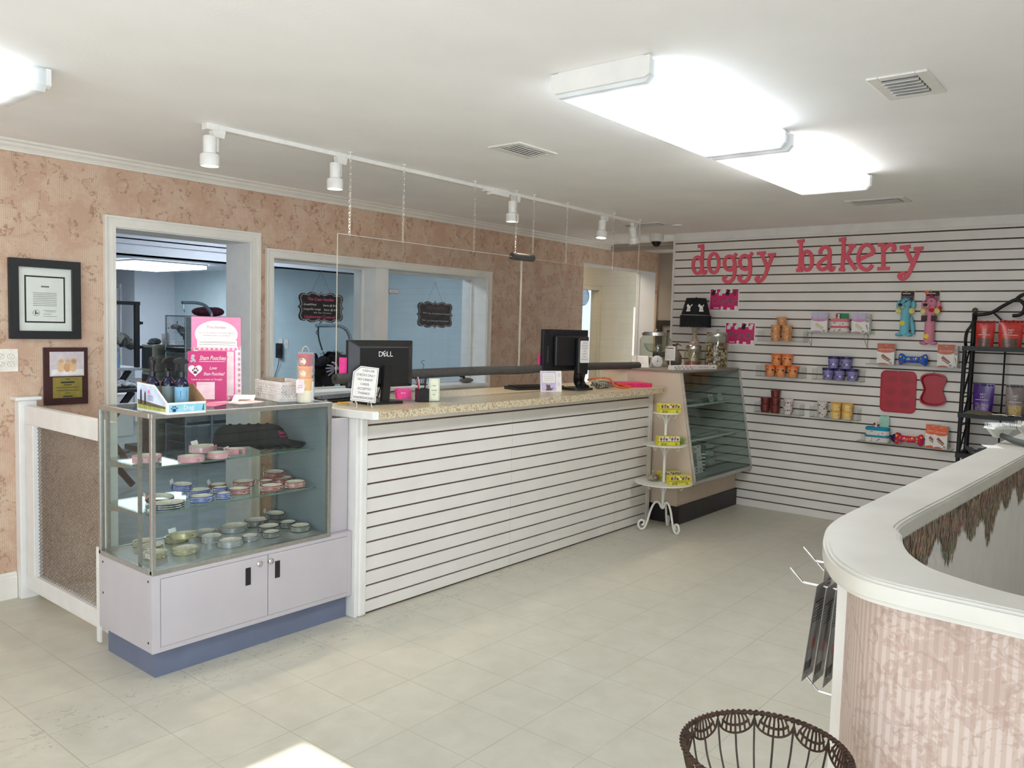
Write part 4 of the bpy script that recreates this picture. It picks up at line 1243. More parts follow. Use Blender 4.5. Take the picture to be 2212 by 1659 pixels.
# on the worktop
ZC_ = 1.0705
M_screen = mat('dark_screen', (12, 12, 14), 0.15)
def monitor(loc, rz, label, wid, z0, z1, tapered, logo):
 t = thing('computer_monitor', label, 'monitor', loc, rz, 'monitors on the worktop')
 hw = wid / 2; zb, zt = z0 - loc[2], z1 - loc[2]
 b = MB(); b.box(-hw, hw, 0.012, 0.040, zb, zt)
 b.build('bezel', M_plastic_blk, t, bevel=0.005)
 b = MB(); b.box(-hw + 0.016, hw - 0.016, 0.0402, 0.041, zb + 0.02, zt - 0.016); b.build('screen', M_screen, t)
 if tapered:      # back shell narrowing to a raised centre panel
  b = MB(); i0, i1 = 0.012, 0.045
  o = [(-hw, zb), (hw, zb), (hw, zt), (-hw, zt)]; n = [(-hw + 0.05, zb + 0.02), (hw - 0.05, zb + 0.02), (hw - 0.05, zt - 0.035), (-hw + 0.05, zt - 0.035)]
  vs = [(u, 0.012, v) for u, v in o] + [(u, -0.022, v) for u, v in n]
  b.add(vs, [(4, 5, 6, 7)] + [(i, (i + 1) % 4, 4 + (i + 1) % 4, 4 + i) for i in range(4)])
  b.build('back_shell', M_plastic_blk, t, bevel=0.006, seg=3)
  b = MB(); b.prism(rrect(-0.045, 0.045, -0.03, 0.075, 0.01), xy, 0.0, 0.014)
  b.v = [(x * 2.6, y * 1.6, z) for x, y, z in b.v]; b.build('foot', M_plastic_blk, t, bevel=0.003)
  b = MB(); b.prism([(-0.024, 0.012), (0.024, 0.012), (0.024, 0.20), (0.018, 0.212), (-0.018, 0.212), (-0.024, 0.20)], lambda u, v, w: (u, w - 0.02 * (v / 0.2), v), -0.034, -0.012)
  b.build('neck', M_plastic_blk, t, bevel=0.004)
  b = MB(); b.text('D', lambda u, v, w: (u, -w, v), -0.030, zt - 0.075, 0.040, 0.0235, 0, width=0.026); b.text('E', lambda u, v, w: (u * 0.88 - v * 0.5 + (zt - 0.075) * 0.5 + 0.0, -w, v + u * 0.45 + 0.003), -0.003, zt - 0.075, 0.036, 0.0237, 0, width=0.022); b.text('LL', lambda u, v, w: (u, -w, v), 0.030, zt - 0.075, 0.040, 0.0235, 0, width=0.040)
  b.build('logo_print', M_paperw, t)
  b = MB(); b.box(0.006, 0.014, -0.0365, -0.036, 0.045, 0.055); b.build('sticker', M_paperw, t)
 else:
  b = MB(); b.box(-hw + 0.10, hw - 0.02, -0.018, 0.012, zb + 0.03, zt - 0.045); b.build('back_shell', M_plastic_blk, t, bevel=0.012, seg=3)
  b = MB(); b.box(hw * 0.25, hw * 0.25 + 0.11, -0.058, -0.018, zb - 0.03, zt - 0.055); b.build('hinge_column', M_plastic_blk, t, bevel=0.014, seg=3)
  for sx in (-1, 1):
   b = MB(); c = hw * 0.25 + 0.055 + sx * 0.027
   b.tube(smooth_path([(c, -0.03, zb + 0.02), (c, -0.022, zb - 0.03), (c + 0.02, 0.0, zb - 0.075), (c + 0.035, -0.01, zb - 0.11), (c + 0.03, -0.05, zb - 0.125)], 6), 0.026, 12, r2=0.020)
   b.build('foot_toe', M_plastic_blk, t, smooth=60)
  b = MB(); b.prism(rrect(hw * 0.25 - 0.03, hw * 0.25 + 0.17, -0.07, 0.11, 0.03), xy, 0.0, 0.016); b.build('foot', M_plastic_blk, t, bevel=0.004)
  cx_ = hw * 0.25 + 0.058
  b = MB(); nm = lambda u, v, w: (cx_ + u, -w, v)
  b.prism(rrect(-0.047, 0.047, zb + 0.055, zt - 0.075, 0.010), nm, 0.0585, 0.0592, 0)
  for i, tx_ in enumerate(('CASH OR', 'CHECKS ONLY', 'NO CREDIT', 'CARDS', 'ACCEPTED', 'THANKS!', 'SHAMPOOCHIES')):
   b.text(tx_, nm, 0.0, zt - 0.092 - i * (zt - zb - 0.16) / 6.6, 0.013, 0.0596, 1, width=0.0062 * len(tx_))
  b.build('taped_note', [M_paperw, M_grey_ink], t)
  b = MB(); b.text('lenovo', lambda u, v, w: (-hw + 0.045 - (v - 0), -w, u), (zb + zt) / 2 - 0.03, 0.0, 0.028, 0.0125 - 0.024 + 0.0005, 0, width=0.11)
  b.v = [(x, -0.0 + 0.0114, z) for x, y, z in b.v]
  b.build('logo_print', mat('grey_logo', (110, 110, 114), 0.4), t)
 return t
monitor((3.00, 3.37, ZC_), radians(-6), 'black monitor seen from behind with a white maker logo, near end of the worktop', 0.425, 1.160, 1.417, True, 'D')
monitor((4.71, 3.35, ZC_), radians(-6), 'black monitor at the far end with a white cash-only note on its back', 0.475, 1.212, 1.500, False, 'L')
def keyboard(loc, rz, label):
 t = thing('keyboard', label, 'keyboard', loc, rz, 'keyboards on the worktop')
 b = MB(); b.prism([(-0.075, 0), (0.075, 0), (0.075, 0.022), (-0.075, 0.012)], lambda u, v, w: (w, u, v), -0.225, 0.225); b.build('case', M_plastic_blk, t, bevel=0.003)
 b = MB()
 for i in range(5):
  for j in range(15):
   y = -0.055 + i * 0.0235; x = -0.205 + j * 0.0285
   b.box(x, x + 0.024, y, y + 0.019, 0.013 + (y + 0.075) * 0.066, 0.021 + (y + 0.075) * 0.066)
 b.build('keys', M_plastic_blk, t)
keyboard((2.96, 3.655, ZC_), radians(10), 'black keyboard behind the nearer monitor')
keyboard((4.62, 3.555, ZC_), radians(-14), 'black keyboard beside the far monitor and the cat card')
t = thing('computer_mouse', 'black mouse beside the near keyboard at the worktop end', 'mouse', (2.70, 3.50, ZC_), 0.2)
b = MB(); b.ball((0, 0, 0.0), (0.030, 0.052, 0.036), 20, k=12); b.v = [(x, y, max(0.0, z)) for x, y, z in b.v]; b.build('shell', M_plastic_blk, t, smooth=60)
b = MB(); b.cyl((-0.003, 0.028, 0.032), (0.003, 0.028, 0.032), 0.008, n=14); b.build('wheel', M_grey_ink, t)
b = MB(); b.tube(smooth_path([(2.77, 3.47, ZC_ + 0.004), (2.80, 3.43, ZC_ + 0.006), (2.84, 3.46, ZC_ + 0.004), (2.82, 3.52, ZC_ + 0.004)], 6), 0.0035, 8)
tag(b.build('cable', mat('yellow_cable', (226, 178, 40), 0.5), smooth=60, loc=(2.77, 3.47, ZC_)), 'short yellow cable lying beside the black mouse', 'cable')
b = MB(); b.tube(smooth_path([(3.02, 3.40, ZC_ + 0.10), (3.06, 3.47, ZC_ + 0.03), (3.14, 3.55, ZC_ + 0.010), (3.26, 3.60, ZC_ + 0.035), (3.33, 3.52, ZC_ + 0.05)], 6), 0.0035, 8)
tag(b.build('cable', M_plastic_blk, smooth=60, loc=(3.02, 3.40, ZC_)), 'black cable looping from behind the nearer monitor', 'cable')
t = thing('countertop_sign', 'tag-shaped white cash only sign on a wire easel at the worktop edge', 'sign', (2.775, 3.265, ZC_), radians(-30))
R_ = Matrix.Rotation(-0.16, 3, 'X') @ Matrix.Rotation(0.12, 3, 'Y')
def cm(u, v, w):
 p = R_ @ Vector((u, -w, v)); return (p.x, p.y, p.z + 0.03)
b = MB(); tagp = [(-0.066, 0.0), (0.066, 0.0), (0.066, 0.185), (-0.030, 0.185), (-0.066, 0.150)]
b.prism(tagp, cm, 0, 0.002, 0); add_stroke(b, [(-0.060, 0.006), (0.060, 0.006), (0.060, 0.179), (-0.028, 0.179), (-0.060, 0.147)], 0.0022, cm, 0.0022, 0.0026, 1, closed=True)
for i, tx_ in enumerate(('CASH OR', 'CHECKS ONLY', 'NO CREDIT', 'CARDS', 'ACCEPTED', 'THANKS!', 'SHAMPOOCHIES')):
 b.text(tx_, cm, 0.012 if i < 1 else 0.0, 0.163 - i * 0.0238, 0.017, 0.003, 1, width=0.0088 * len(tx_))
b.build('sign_board', [M_paperw, M_ink], t)
for sx in (-1, 1):
 b = MB(); b.tube(smooth_path([(sx * 0.04, -0.045, 0.002), (sx * 0.036, -0.030, 0.028), (sx * 0.036, -0.004, 0.026), (sx * 0.034, 0.012, 0.06), (sx * 0.034, 0.045, 0.002)], 4), 0.0022, 6); b.build('easel_leg', M_acr_edge, t, smooth=60)
t = thing('card_holder', 'clear holder with a stack of hot pink cards behind the pen box', 'card holder', (3.255, 3.475, ZC_), radians(-25))
b = MB(); b.box(-0.05, 0.05, -0.035, 0.03, 0, 0.003); b.box(-0.05, 0.05, 0.027, 0.03, 0.003, 0.05); b.box(-0.05, 0.05, -0.035, -0.032, 0.003, 0.018); b.build('acrylic_tray', M_acrylic, t)
b = MB()
for i in range(7):
 b.obox((0.004 * (i % 3) - 0.004, -0.026 + i * 0.006, 0.034 + 0.004 * (i % 2)), (0.084, 0.002, 0.055), (-0.35, 0.05 * (i % 3) - 0.05, 0), 0)
b.build('card_stack', M_hotpink, t)
b = MB(); b.text('Sham', lambda u, v, w: (u, -0.0345 - w + (v - 0.03) * 0.36, v), -0.01, 0.042, 0.014, 0.0, 0, shear=0.3); b.build('card_lettering', M_paperw, t)
t = thing('pen_box', 'black square pen box on the worktop near the cash sign', 'pen box', (3.262, 3.325, ZC_), radians(-25))
b = MB()
for (x0, x1, y0, y1) in ((-0.032, 0.032, -0.03, -0.027), (-0.032, 0.032, 0.027, 0.03), (-0.032, -0.029, -0.027, 0.027), (0.029, 0.032, -0.027, 0.027)):
 b.box(x0, x1, y0, y1, 0, 0.075)
b.box(-0.032, 0.032, -0.03, 0.03, 0, 0.003)
b.build('box_body', M_plastic_blk, t)
for i, (dx, dy, lx, ly, mt, lb) in enumerate(((-0.012, 0.0, -0.10, 0.12, mat('red_pen', (196, 40, 60), 0.4), 'red pen leaning in the black pen box'), (0.004, 0.01, 0.02, 0.25, mat('white_pen', (220, 216, 214), 0.4), 'white pen standing in the black pen box'), (0.014, 0.008, 0.40, 0.2, M_plastic_blk, 'black pen leaning out of the pen box to the far side'))):
 b = MB(); p0 = Vector((3.262 + dx, 3.325 + dy, ZC_ + 0.005)); d = Vector((lx, ly, 1)).normalized()
 b.cyl(p0, p0 + d * 0.115, 0.004, n=10); b.cyl(p0 + d * 0.115, p0 + d * 0.138, 0.0042, 0.0022, n=10)
 tag(b.build('pen', mt, smooth=40, loc=p0), lb, 'pen', 'pens in the black pen box')
t = thing('small_sign', 'narrow cream card in a clear stand beside the pen box', 'sign', (3.315, 3.282, ZC_), radians(-28))
fx = lambda u, v, w: (u, -w, v)
b = MB(); b.box(-0.036, 0.036, -0.012, 0.03, 0, 0.003); b.prism([(-0.034, 0.003), (0.034, 0.003), (0.034, 0.135), (-0.034, 0.135)], fx, -0.002, 0.0); b.build('acrylic_stand', M_acrylic, t)
b = MB(); b.prism([(-0.031, 0.006), (0.031, 0.006), (0.031, 0.133), (-0.031, 0.133)], fx, 0.0005, 0.0012, 0)
add_stroke(b, [(-0.026, 0.012), (0.026, 0.012), (0.026, 0.127), (-0.026, 0.127)], 0.0012, fx, 0.0012, 0.0015, 1, closed=True)
for i, wd in enumerate((0.02, 0.034, 0.014)):
 b.flat([(-wd / 2, 0.090 - i * 0.026), (wd / 2, 0.090 - i * 0.026), (wd / 2, 0.0935 - i * 0.026), (-wd / 2, 0.0935 - i * 0.026)], fx, 0.0016, 2)
b.build('printed_card', [mat('cream_card', (226, 230, 204), 0.6), M_ink, M_grey_ink], t)
t = thing('counter_card', 'square lilac and white card with a drawn cat at the foot of the far monitor', 'card', (4.52, 3.345, ZC_), radians(-32))
fc_ = lambda u, v, w: (u, -w + 0.14 * v, v)
b = MB(); b.prism([(-0.078, 0), (0.078, 0), (0.078, 0.142), (-0.078, 0.142)], fc_, 0, 0.010, 0)
b.flat([(-0.072, 0.006), (0.036, 0.006), (0.036, 0.138), (-0.072, 0.138)], fc_, 0.0104, 1)
b.flat(rrect(-0.064, 0.030, 0.062, 0.128, 0.006), fc_, 0.0108, 0)
for i in range(4):
 b.flat([(-0.056, 0.075 + i * 0.013), (0.02, 0.075 + i * 0.013), (0.02, 0.0765 + i * 0.013), (-0.056, 0.0765 + i * 0.013)], fc_, 0.0112, 3)
cat = [(-0.040, 0.008), (-0.004, 0.008), (0.010, 0.014), (0.018, 0.030), (0.012, 0.030), (0.006, 0.018), (0.0, 0.024), (-0.008, 0.032), (-0.010, 0.052), (-0.016, 0.046), (-0.026, 0.046), (-0.034, 0.056), (-0.038, 0.036), (-0.032, 0.026), (-0.038, 0.018)]
b.flat(cat, fc_, 0.0112, 2)
for (v, n_) in ((0.115, 0), (0.052, 1)):
 b.flat([(0.050, v - 0.012), (0.066, v - 0.012), (0.066, v + 0.012), (0.050, v + 0.012)], fc_, 0.0108, 4)
b.build('printed_block', [M_paperw, mat('lilac_print', (196, 186, 222), 0.6), mat('tabby_brown_print', (96, 78, 66), 0.6), M_grey_ink, mat('pale_lilac_print', (222, 216, 236), 0.6)], t)
M_zebra = NT('zebra_webbing'); _w = M_zebra.n('ShaderNodeTexWave'); _w.inputs['Scale'].default_value = 34; _w.inputs['Distortion'].default_value = 4; M_zebra.l(M_zebra.coord(), _w.inputs['Vector'])
M_zebra.base(M_zebra.ramp(_w.outputs[1], [(0.45, (30, 30, 28)), (0.55, (196, 188, 168))])); M_zebra.b.inputs['Roughness'].default_value = 0.8; M_zebra = M_zebra.m
random.seed(11)
pts = []
for i in range(26):
 a = i * 1.9; pts.append((5.14 + 0.105 * cos(a) * (0.6 + 0.4 * random.random()), 3.33 + 0.05 * sin(a * 1.3), ZC_ + 0.008 + 0.0018 * i * (0.5 + random.random() * 0.5)))
b = MB(); b.tube(smooth_path(pts, 5), 0.0075, 7); tag(b.build('leash', M_zebra, smooth=60, loc=(5.14, 3.33, ZC_)), 'heap of zebra-striped leash on the worktop beside the far monitor', 'leash')
b = MB(); b.tube(smooth_path([(5.05, 3.40, ZC_ + 0.06), (5.12, 3.36, ZC_ + 0.075), (5.19, 3.30, ZC_ + 0.070), (5.16, 3.23, ZC_ + 0.025), (5.22, 3.20, ZC_ + 0.009), (5.33, 3.20, ZC_ + 0.009), (5.36, 3.24, ZC_ + 0.009), (5.30, 3.30, ZC_ + 0.03)], 6), 0.0065, 8)
tag(b.build('leash', mat('orange_rope', (226, 98, 34), 0.6), smooth=60, loc=(5.16, 3.23, ZC_)), 'orange rope leash looped over the zebra-striped one', 'leash')
t = thing('clipboard_folder', 'bright pink ring folder lying at the far end of the worktop', 'folder', (5.50, 3.32, ZC_), radians(-28))
b = MB(); b.box(-0.15, 0.15, -0.11, 0.11, 0, 0.003); b.box(-0.15, 0.15, -0.11, 0.11, 0.027, 0.030); b.box(-0.15, 0.15, -0.11, -0.107, 0.003, 0.027); b.build('cover', mat('hot_pink_cover', (222, 48, 110), 0.45), t, bevel=0.001)
b = MB(); b.box(-0.146, 0.146, -0.106, 0.108, 0.004, 0.024); b.build('pages', mat('dull_page_edges', (176, 120, 110), 0.8), t)
for (x, z, lb) in ((2.775, 1.283, 'hot pink sticky note on the near end of the clear screen'), (4.495, 1.285, 'hot pink sticky note in a clear sleeve by the far monitor')):
 b = MB(); b.prism([(-0.036, -0.042), (0.036, -0.042), (0.038, 0.040), (-0.035, 0.042)], lambda u, v, w: (u, -w, v), 0.0028, 0.0034, 0)
 o = b.build('sticky_note', M_hotpink); o.location = (x, YP, z); tag(o, lb, 'sticky note', 'pink sticky notes')
# bakery display case
bk = thing('bakery_case', 'cream bakery display case with slanted glass front against the slat wall', 'display case', (5.695, 2.93, 0))
M_beige = mat('beige_laminate', (206, 188, 168), 0.5, var=0.02, vs=5)
M_kickblk = mat('black_vinyl_kick', (34, 26, 28), 0.4)
LX = 6.772 - 5.695
b = MB(); b.box(0.01, LX, 0.012, 0.75, 0, 0.142); b.build('kick', M_kickblk, bk)
b = MB(); b.box(0, LX, 0.03, 0.76, 0.142, 0.355); b.build('base_cabinet', M_beige, bk, bevel=0.002)
prof = [(-0.100, 0.352), (0.030, 0.352), (0.76, 0.352), (0.76, 1.188), (0.045, 1.188)]
b = MB(); b.prism(prof, lambda u, v, w: (w, u, v), 0.0, 0.016); b.build('side_panel', M_beige, bk)
b = MB(); b.box(0.016, LX, -0.100, 0.74, 0.345, 0.362); b.build('floor_pan', mat('steel_pan', (160, 164, 164), 0.4, 0.5), bk)
b = MB(); b.box(-0.01, LX, 0.035, 0.78, 1.188, 1.204); b.build('top_panel', mat('grey_top_laminate', (136, 126, 116), 0.45, var=0.03), bk, bevel=0.003)
def slant(x, v, off=0.0):
 f = (v - 0.362) / (1.185 - 0.362); return (x, -0.104 + 0.147 * f - off, v)
b = MB(); b.add([slant(0.016, 0.365), slant(LX - 0.006, 0.365), slant(LX - 0.006, 1.186), slant(0.016, 1.186), slant(0.016, 0.365, 0.004), slant(LX - 0.006, 0.365, 0.004), slant(LX - 0.006, 1.186, 0.004), slant(0.016, 1.186, 0.004)], [(0, 1, 2, 3), (7, 6, 5, 4), (0, 4, 5, 1), (2, 6, 7, 3), (1, 5, 6, 2), (0, 3, 7, 4)])
b.build('slanted_pane', glass('grey_glass', (232, 240, 237), 0.9), bk)
for x in (0.0, LX - 0.012):
 b = MB(); b.add([slant(x, 0.352), slant(x + 0.018, 0.352), slant(x + 0.018, 1.19), slant(x, 1.19), slant(x, 0.352, 0.012), slant(x + 0.018, 0.352, 0.012), slant(x + 0.018, 1.19, 0.012), slant(x, 1.19, 0.012)], [(0, 1, 2, 3), (7, 6, 5, 4), (0, 4, 5, 1), (2, 6, 7, 3), (1, 5, 6, 2), (0, 3, 7, 4)])
 b.build('corner_strip', mat('pale_metal_strip', (204, 198, 188), 0.35, 0.3), bk)
b = MB(); b.box(0.0, LX, -0.118, -0.096, 0.330, 0.362); b.build('bottom_rail', M_alu, bk, bevel=0.008, seg=3)
M_shglass = glass('shelf_glass', (236, 244, 240), 0.9)
for (z, y0) in ((0.91, 0.09), (0.635, 0.04)):
 b = MB(); b.box(0.022, LX - 0.02, y0, 0.66, z, z + 0.008); o = b.build('glass_shelf', M_shglass, bk)
 b = MB(); b.box(0.022, LX - 0.02, y0 - 0.004, y0, z - 0.004, z + 0.012); b.build('shelf_edge', mat('pale_green_edge', (214, 224, 214), 0.3), o)
b = MB(); b.box(0.016, LX, 0.735, 0.742, 0.362, 1.188); b.build('rear_panel', mat('pale_rear_panel', (176, 180, 178), 0.5), bk)
def tray(x, y, z, w, d, label, mt, grp='trays in the bakery case'):
 b = MB(); b.box(-w / 2, w / 2, -d / 2, d / 2, 0, 0.003)
 for (x0, x1, y0, y1) in ((-w / 2, w / 2, -d / 2, -d / 2 + 0.003), (-w / 2, w / 2, d / 2 - 0.003, d / 2), (-w / 2, -w / 2 + 0.003, -d / 2, d / 2), (w / 2 - 0.003, w / 2, -d / 2, d / 2)):
  b.box(x0, x1, y0, y1, 0.003, 0.014)
 o = b.build('tray', mt); o.location = (x, y, z); tag(o, label, 'tray', grp)
M_tray = mat('pale_tray', (198, 204, 196), 0.4)
tray(5.93, 3.20, 0.644, 0.36, 0.28, 'pale tray at the near end of the lower bakery shelf', M_tray)
tray(6.36, 3.18, 0.644, 0.36, 0.28, 'pale tray at the far end of the lower bakery shelf', M_tray)
tray(5.88, 3.22, 0.919, 0.30, 0.24, 'yellow-green tray at the near end of the upper bakery shelf', mat('yellow_green_tray', (204, 202, 140), 0.5))
tray(6.50, 3.24, 0.919, 0.34, 0.24, 'pale tray with an orange label on the upper bakery shelf', M_tray)
for i, (x, y, z, lb) in enumerate(((6.06, 3.12, 0.919, 'small white price card between the trays on the upper bakery shelf'), (6.44, 3.06, 0.919, 'small white price card at the middle of the upper bakery shelf'), (6.62, 3.06, 0.919, 'small white price card at the far end of the upper bakery shelf'))):
 b = MB(); b.prism([(-0.04, 0), (0.04, 0), (0.04, 0.06), (-0.04, 0.06)], lambda u, v, w: (u, -w + 0.3 * v, v), 0, 0.0015, 0)
 b.flat([(-0.028, 0.036), (0.028, 0.036), (0.028, 0.042), (-0.028, 0.042)], lambda u, v, w: (u, -w + 0.3 * v, v), 0.0019, 1); b.flat([(-0.02, 0.02), (0.02, 0.02), (0.02, 0.025), (-0.02, 0.025)], lambda u, v, w: (u, -w + 0.3 * v, v), 0.0019, 1)
 o = b.build('price_card', [M_paperw, M_grey_ink]); o.location = (x, y, z); tag(o, lb, 'price card', 'price cards in the bakery case')
random.seed(5)
for i in range(7):
 x = 5.80 + 0.045 * i; mt = [mat('bone_biscuit', (206, 176, 120), 0.7), mat('brown_biscuit', (120, 86, 58), 0.7)][i % 2]
 b = MB(); b.tube([(-0.03, 0, 0.007), (0.03, 0, 0.007)], 0.007, 8)
 for (u, v) in ((-0.032, 0.007), (-0.032, -0.007), (0.032, 0.007), (0.032, -0.007)):
  b.ball((u, v, 0.007), (0.010, 0.009, 0.007), 10, k=6)
 o = b.build('dog_biscuit', mt, smooth=60); o.location = (x, 3.16 + 0.05 * (i % 2), 0.6475); o.rotation_euler = (0, 0, 0.7 + 0.5 * (i % 3))
 tag(o, 'bone-shaped dog biscuit on the near tray of the lower bakery shelf', 'dog biscuit', 'biscuits on the lower bakery shelf')
t = thing('picture_frame', 'paw-print picture frame standing on the floor of the bakery case', 'picture frame', (5.98, 2.97, 0.3625), 0)
fm = lambda u, v, w: (u, -w + 0.16 * v, v)
b = MB()
for (u0, u1, v0, v1) in ((-0.15, 0.15, 0.0, 0.055), (-0.15, 0.15, 0.165, 0.222), (-0.15, -0.075, 0.055, 0.165), (0.075, 0.15, 0.055, 0.165)):
 b.prism([(u0, v0), (u1, v0), (u1, v1), (u0, v1)], fm, 0, 0.012, 0)
random.seed(3)
for i in range(46):
 u, v = random.uniform(-0.142, 0.142), random.uniform(0.008, 0.214)
 if abs(u) < 0.083 and 0.047 < v < 0.173: continue
 b.flat(arc(u, v, 0.0055, 0.0055, 0, 340, 8), fm, 0.0124, 1)
b.flat(rrect(-0.05, 0.04, 0.172, 0.214, 0.006), fm, 0.0130, 2)
b.build('frame', [M_paperw, M_ink, mat('rose_plaque', (196, 160, 160), 0.6)], t)
b = MB(); b.flat([(-0.075, 0.055), (0.075, 0.055), (0.075, 0.165), (-0.075, 0.165)], fm, 0.004, 0); b.build('backing', mat('grey_backing', (136, 140, 140), 0.7), t)
b = MB(); b.lathe([(0.001, 0), (0.02, 0), (0.02, 0.15), (0.012, 0.165), (0.001, 0.168)], n=18)
t_ = NT('black_white_stripes'); _z = t_.sep(t_.coord())[2]; t_.base(t_.ramp(t_.math('FRACT', t_.math('MULTIPLY', _z, 34.0)), [(0.0, (30, 30, 30)), (0.5, (226, 226, 222))], 'CONSTANT'))
o = b.build('striped_candle', t_.m, smooth=40); o.location = (6.20, 3.00, 0.3625); tag(o, 'black and white striped stick ornament beside the paw-print frame', 'ornament')
b = MB()
for i, (z, r) in enumerate(((0.05, 0.05), (0.12, 0.042), (0.185, 0.034))):
 for j in range(6):
  a = j * pi / 3; b.ball((r * 0.75 * cos(a), r * 0.75 * sin(a), z), r * 0.62, 12, k=8)
 b.ball((0, 0, z), r * 0.9, 12, k=8)
o = b.build('frosted_ornament', mat('frosted_grey', (156, 166, 166), 0.6), smooth=60); o.location = (6.38, 3.05, 0.3625 + 0.0); tag(o, 'pale bumpy stacked ornament on the floor of the bakery case', 'ornament')
# on top of the bakery case
ZB = 1.2045
M_jar = glass('jar_glass', (247, 249, 246), 1.1)
M_steel = mat('brushed_steel', (186, 182, 176), 0.25, 1.0, var=0.05, vs=90)
def jar(loc, r, h, label, fill=None, fh=0.0, lid=True, neck=0.86):
 t = thing('glass_jar', label, 'jar', loc, 0, 'glass jars on the bakery case')
 b = MB(); b.lathe([(0.001, 0.0), (r * 0.97, 0.0), (r, 0.006), (r, h * 0.84), (r * neck, h * 0.94), (r * neck, h), (r * (neck - 0.04), h), (r * (neck - 0.04), h * 0.95), (r - 0.004, h * 0.835), (r - 0.004, 0.008), (0.001, 0.006)], n=40)
 b.build('glass_body', M_jar, t, smooth=50)
 if lid:
  b = MB(); rl = r * (neck + 0.05); b.lathe([(rl, h - 0.012), (rl, h + 0.014), (rl * 0.96, h + 0.019), (0.012, h + 0.022), (0.005, h + 0.024), (0.005, h + 0.034), (0.016, h + 0.038), (0.015, h + 0.043), (0.001, h + 0.045)], n=36)
  b.build('metal_lid', M_steel, t, smooth=40)
 if fill:
  b = MB(); rr = r - 0.010; random.seed(int(r * 1000)); n = 0
  sz = fill[1]; z = sz
  while z < fh:
   k = max(1, int(2 * pi * (rr - sz) / (sz * 2.0)))
   for j in range(k):
    a = 2 * pi * (j + random.random() * 0.5) / k
    b.ball(((rr - sz) * cos(a), (rr - sz) * sin(a), 0.009 + z + random.uniform(-0.3, 0.3) * sz), (sz, sz, sz * random.uniform(0.8, 1.0)), 7, k=4, m=random.randrange(len(fill[0])))
   z += sz * 1.7
  for ring in (0.15, 0.45, 0.72):
   k = max(1, int(2 * pi * rr * ring / (sz * 2)))
   for j in range(k):
    a = 2 * pi * j / k; b.ball((rr * ring * cos(a), rr * ring * sin(a), 0.009 + fh - sz), sz, 7, k=4, m=random.randrange(len(fill[0])))
  o = b.build('treat_filling', fill[0], t, smooth=60); o['kind'] = 'stuff'
 return t
M_kib = [mat('tan_treat', (176, 142, 104), 0.8), mat('brown_treat', (92, 66, 48), 0.8), mat('cream_treat', (214, 196, 160), 0.8)]
M_redt = [mat('red_treat', (170, 70, 50), 0.7), mat('rust_treat', (150, 92, 60), 0.7)]
jar((6.52, 3.07, ZB), 0.098, 0.285, 'tall glass jar full of small brown treats on the bakery case', (M_kib, 0.0105), 0.205)
jar((6.42, 3.24, ZB), 0.075, 0.17, 'shorter glass jar with reddish treats on the bakery case', (M_redt, 0.008), 0.045)
jar((6.17, 3.47, ZB), 0.135, 0.275, 'large wide glass jar behind the kitchen scale', None, 0, True, 0.82)
t = thing('glass_vase', 'grey glass pear-shaped bottle to the right of the large jar', 'bottle', (6.48, 3.45, ZB))
b = MB(); b.lathe([(0.001, 0), (0.055, 0.0), (0.066, 0.03), (0.064, 0.085), (0.042, 0.125), (0.020, 0.150), (0.016, 0.175), (0.030, 0.19), (0.001, 0.195)], n=30); b.build('bottle_body', mat('smoky_ceramic', (110, 104, 96), 0.2), t, smooth=60)
b = MB(); b.tube(smooth_path([(0.0, -0.02, 0.19), (-0.01, -0.035, 0.195), (-0.01, -0.07, 0.178)], 4), 0.012, 10, r2=0.003); b.build('spout', mat('smoky_ceramic', (96, 90, 84), 0.2), t, smooth=60)
t = thing('jar_card', 'white printed card leaning on the large glass jar', 'card', (6.16, 3.318, ZB + 0.002), radians(-35))
fcard = lambda u, v, w: (u, -w + 0.04 * v, v)
b = MB(); b.prism([(-0.05, 0.055), (0.045, 0.055), (0.048, 0.175), (-0.045, 0.178)], fcard, 0.0, 0.001, 0); b.flat([(-0.03, 0.155), (0.03, 0.155), (0.03, 0.162), (-0.03, 0.162)], fcard, 0.0013, 1)
for i in range(6):
 b.flat([(-0.035, 0.075 + i * 0.012), (0.032, 0.075 + i * 0.012), (0.032, 0.0765 + i * 0.012), (-0.035, 0.0765 + i * 0.012)], fcard, 0.0013, 2)
b.prism([(-0.004, 0.0), (0.004, 0.0), (0.004, 0.055), (-0.004, 0.055)], fcard, 0.0, 0.001, 0)
b.build('card_sheet', [M_paperw, M_ink, M_grey_ink], t)
t = thing('kitchen_scale', 'small white dial kitchen scale with a clear weighing bowl', 'scale', (5.955, 3.345, ZB), radians(-38))
M_scale = mat('scale_white', (226, 224, 218), 0.3)
b = MB(); b.prism([(-0.050, 0), (0.050, 0), (0.044, 0.03), (0.036, 0.09), (-0.036, 0.09), (-0.044, 0.03)], lambda u, v, w: (u, w, v), -0.035, 0.04); b.build('body', mat('chrome_body', (190, 188, 184), 0.15, 0.9), t, bevel=0.006, seg=3)
b = MB(); b.lathe([(0.046, -0.030), (0.046, -0.046), (0.042, -0.049), (0.001, -0.049)], (0, 0, 0.055), 32, ax='y'); b.build('dial', M_scale, t, smooth=40)
b = MB(); b.prism([(-0.0015, 0.0), (0.0015, 0.0), (0.0006, 0.034), (-0.0006, 0.034)], lambda u, v, w: (u, -w, 0.055 + v), 0.0495, 0.0505); b.lathe([(0.005, -0.0495), (0.005, -0.0515), (0.001, -0.052)], (0, 0, 0.055), 14, ax='y'); b.build('pointer', M_ink, t)
b = MB()
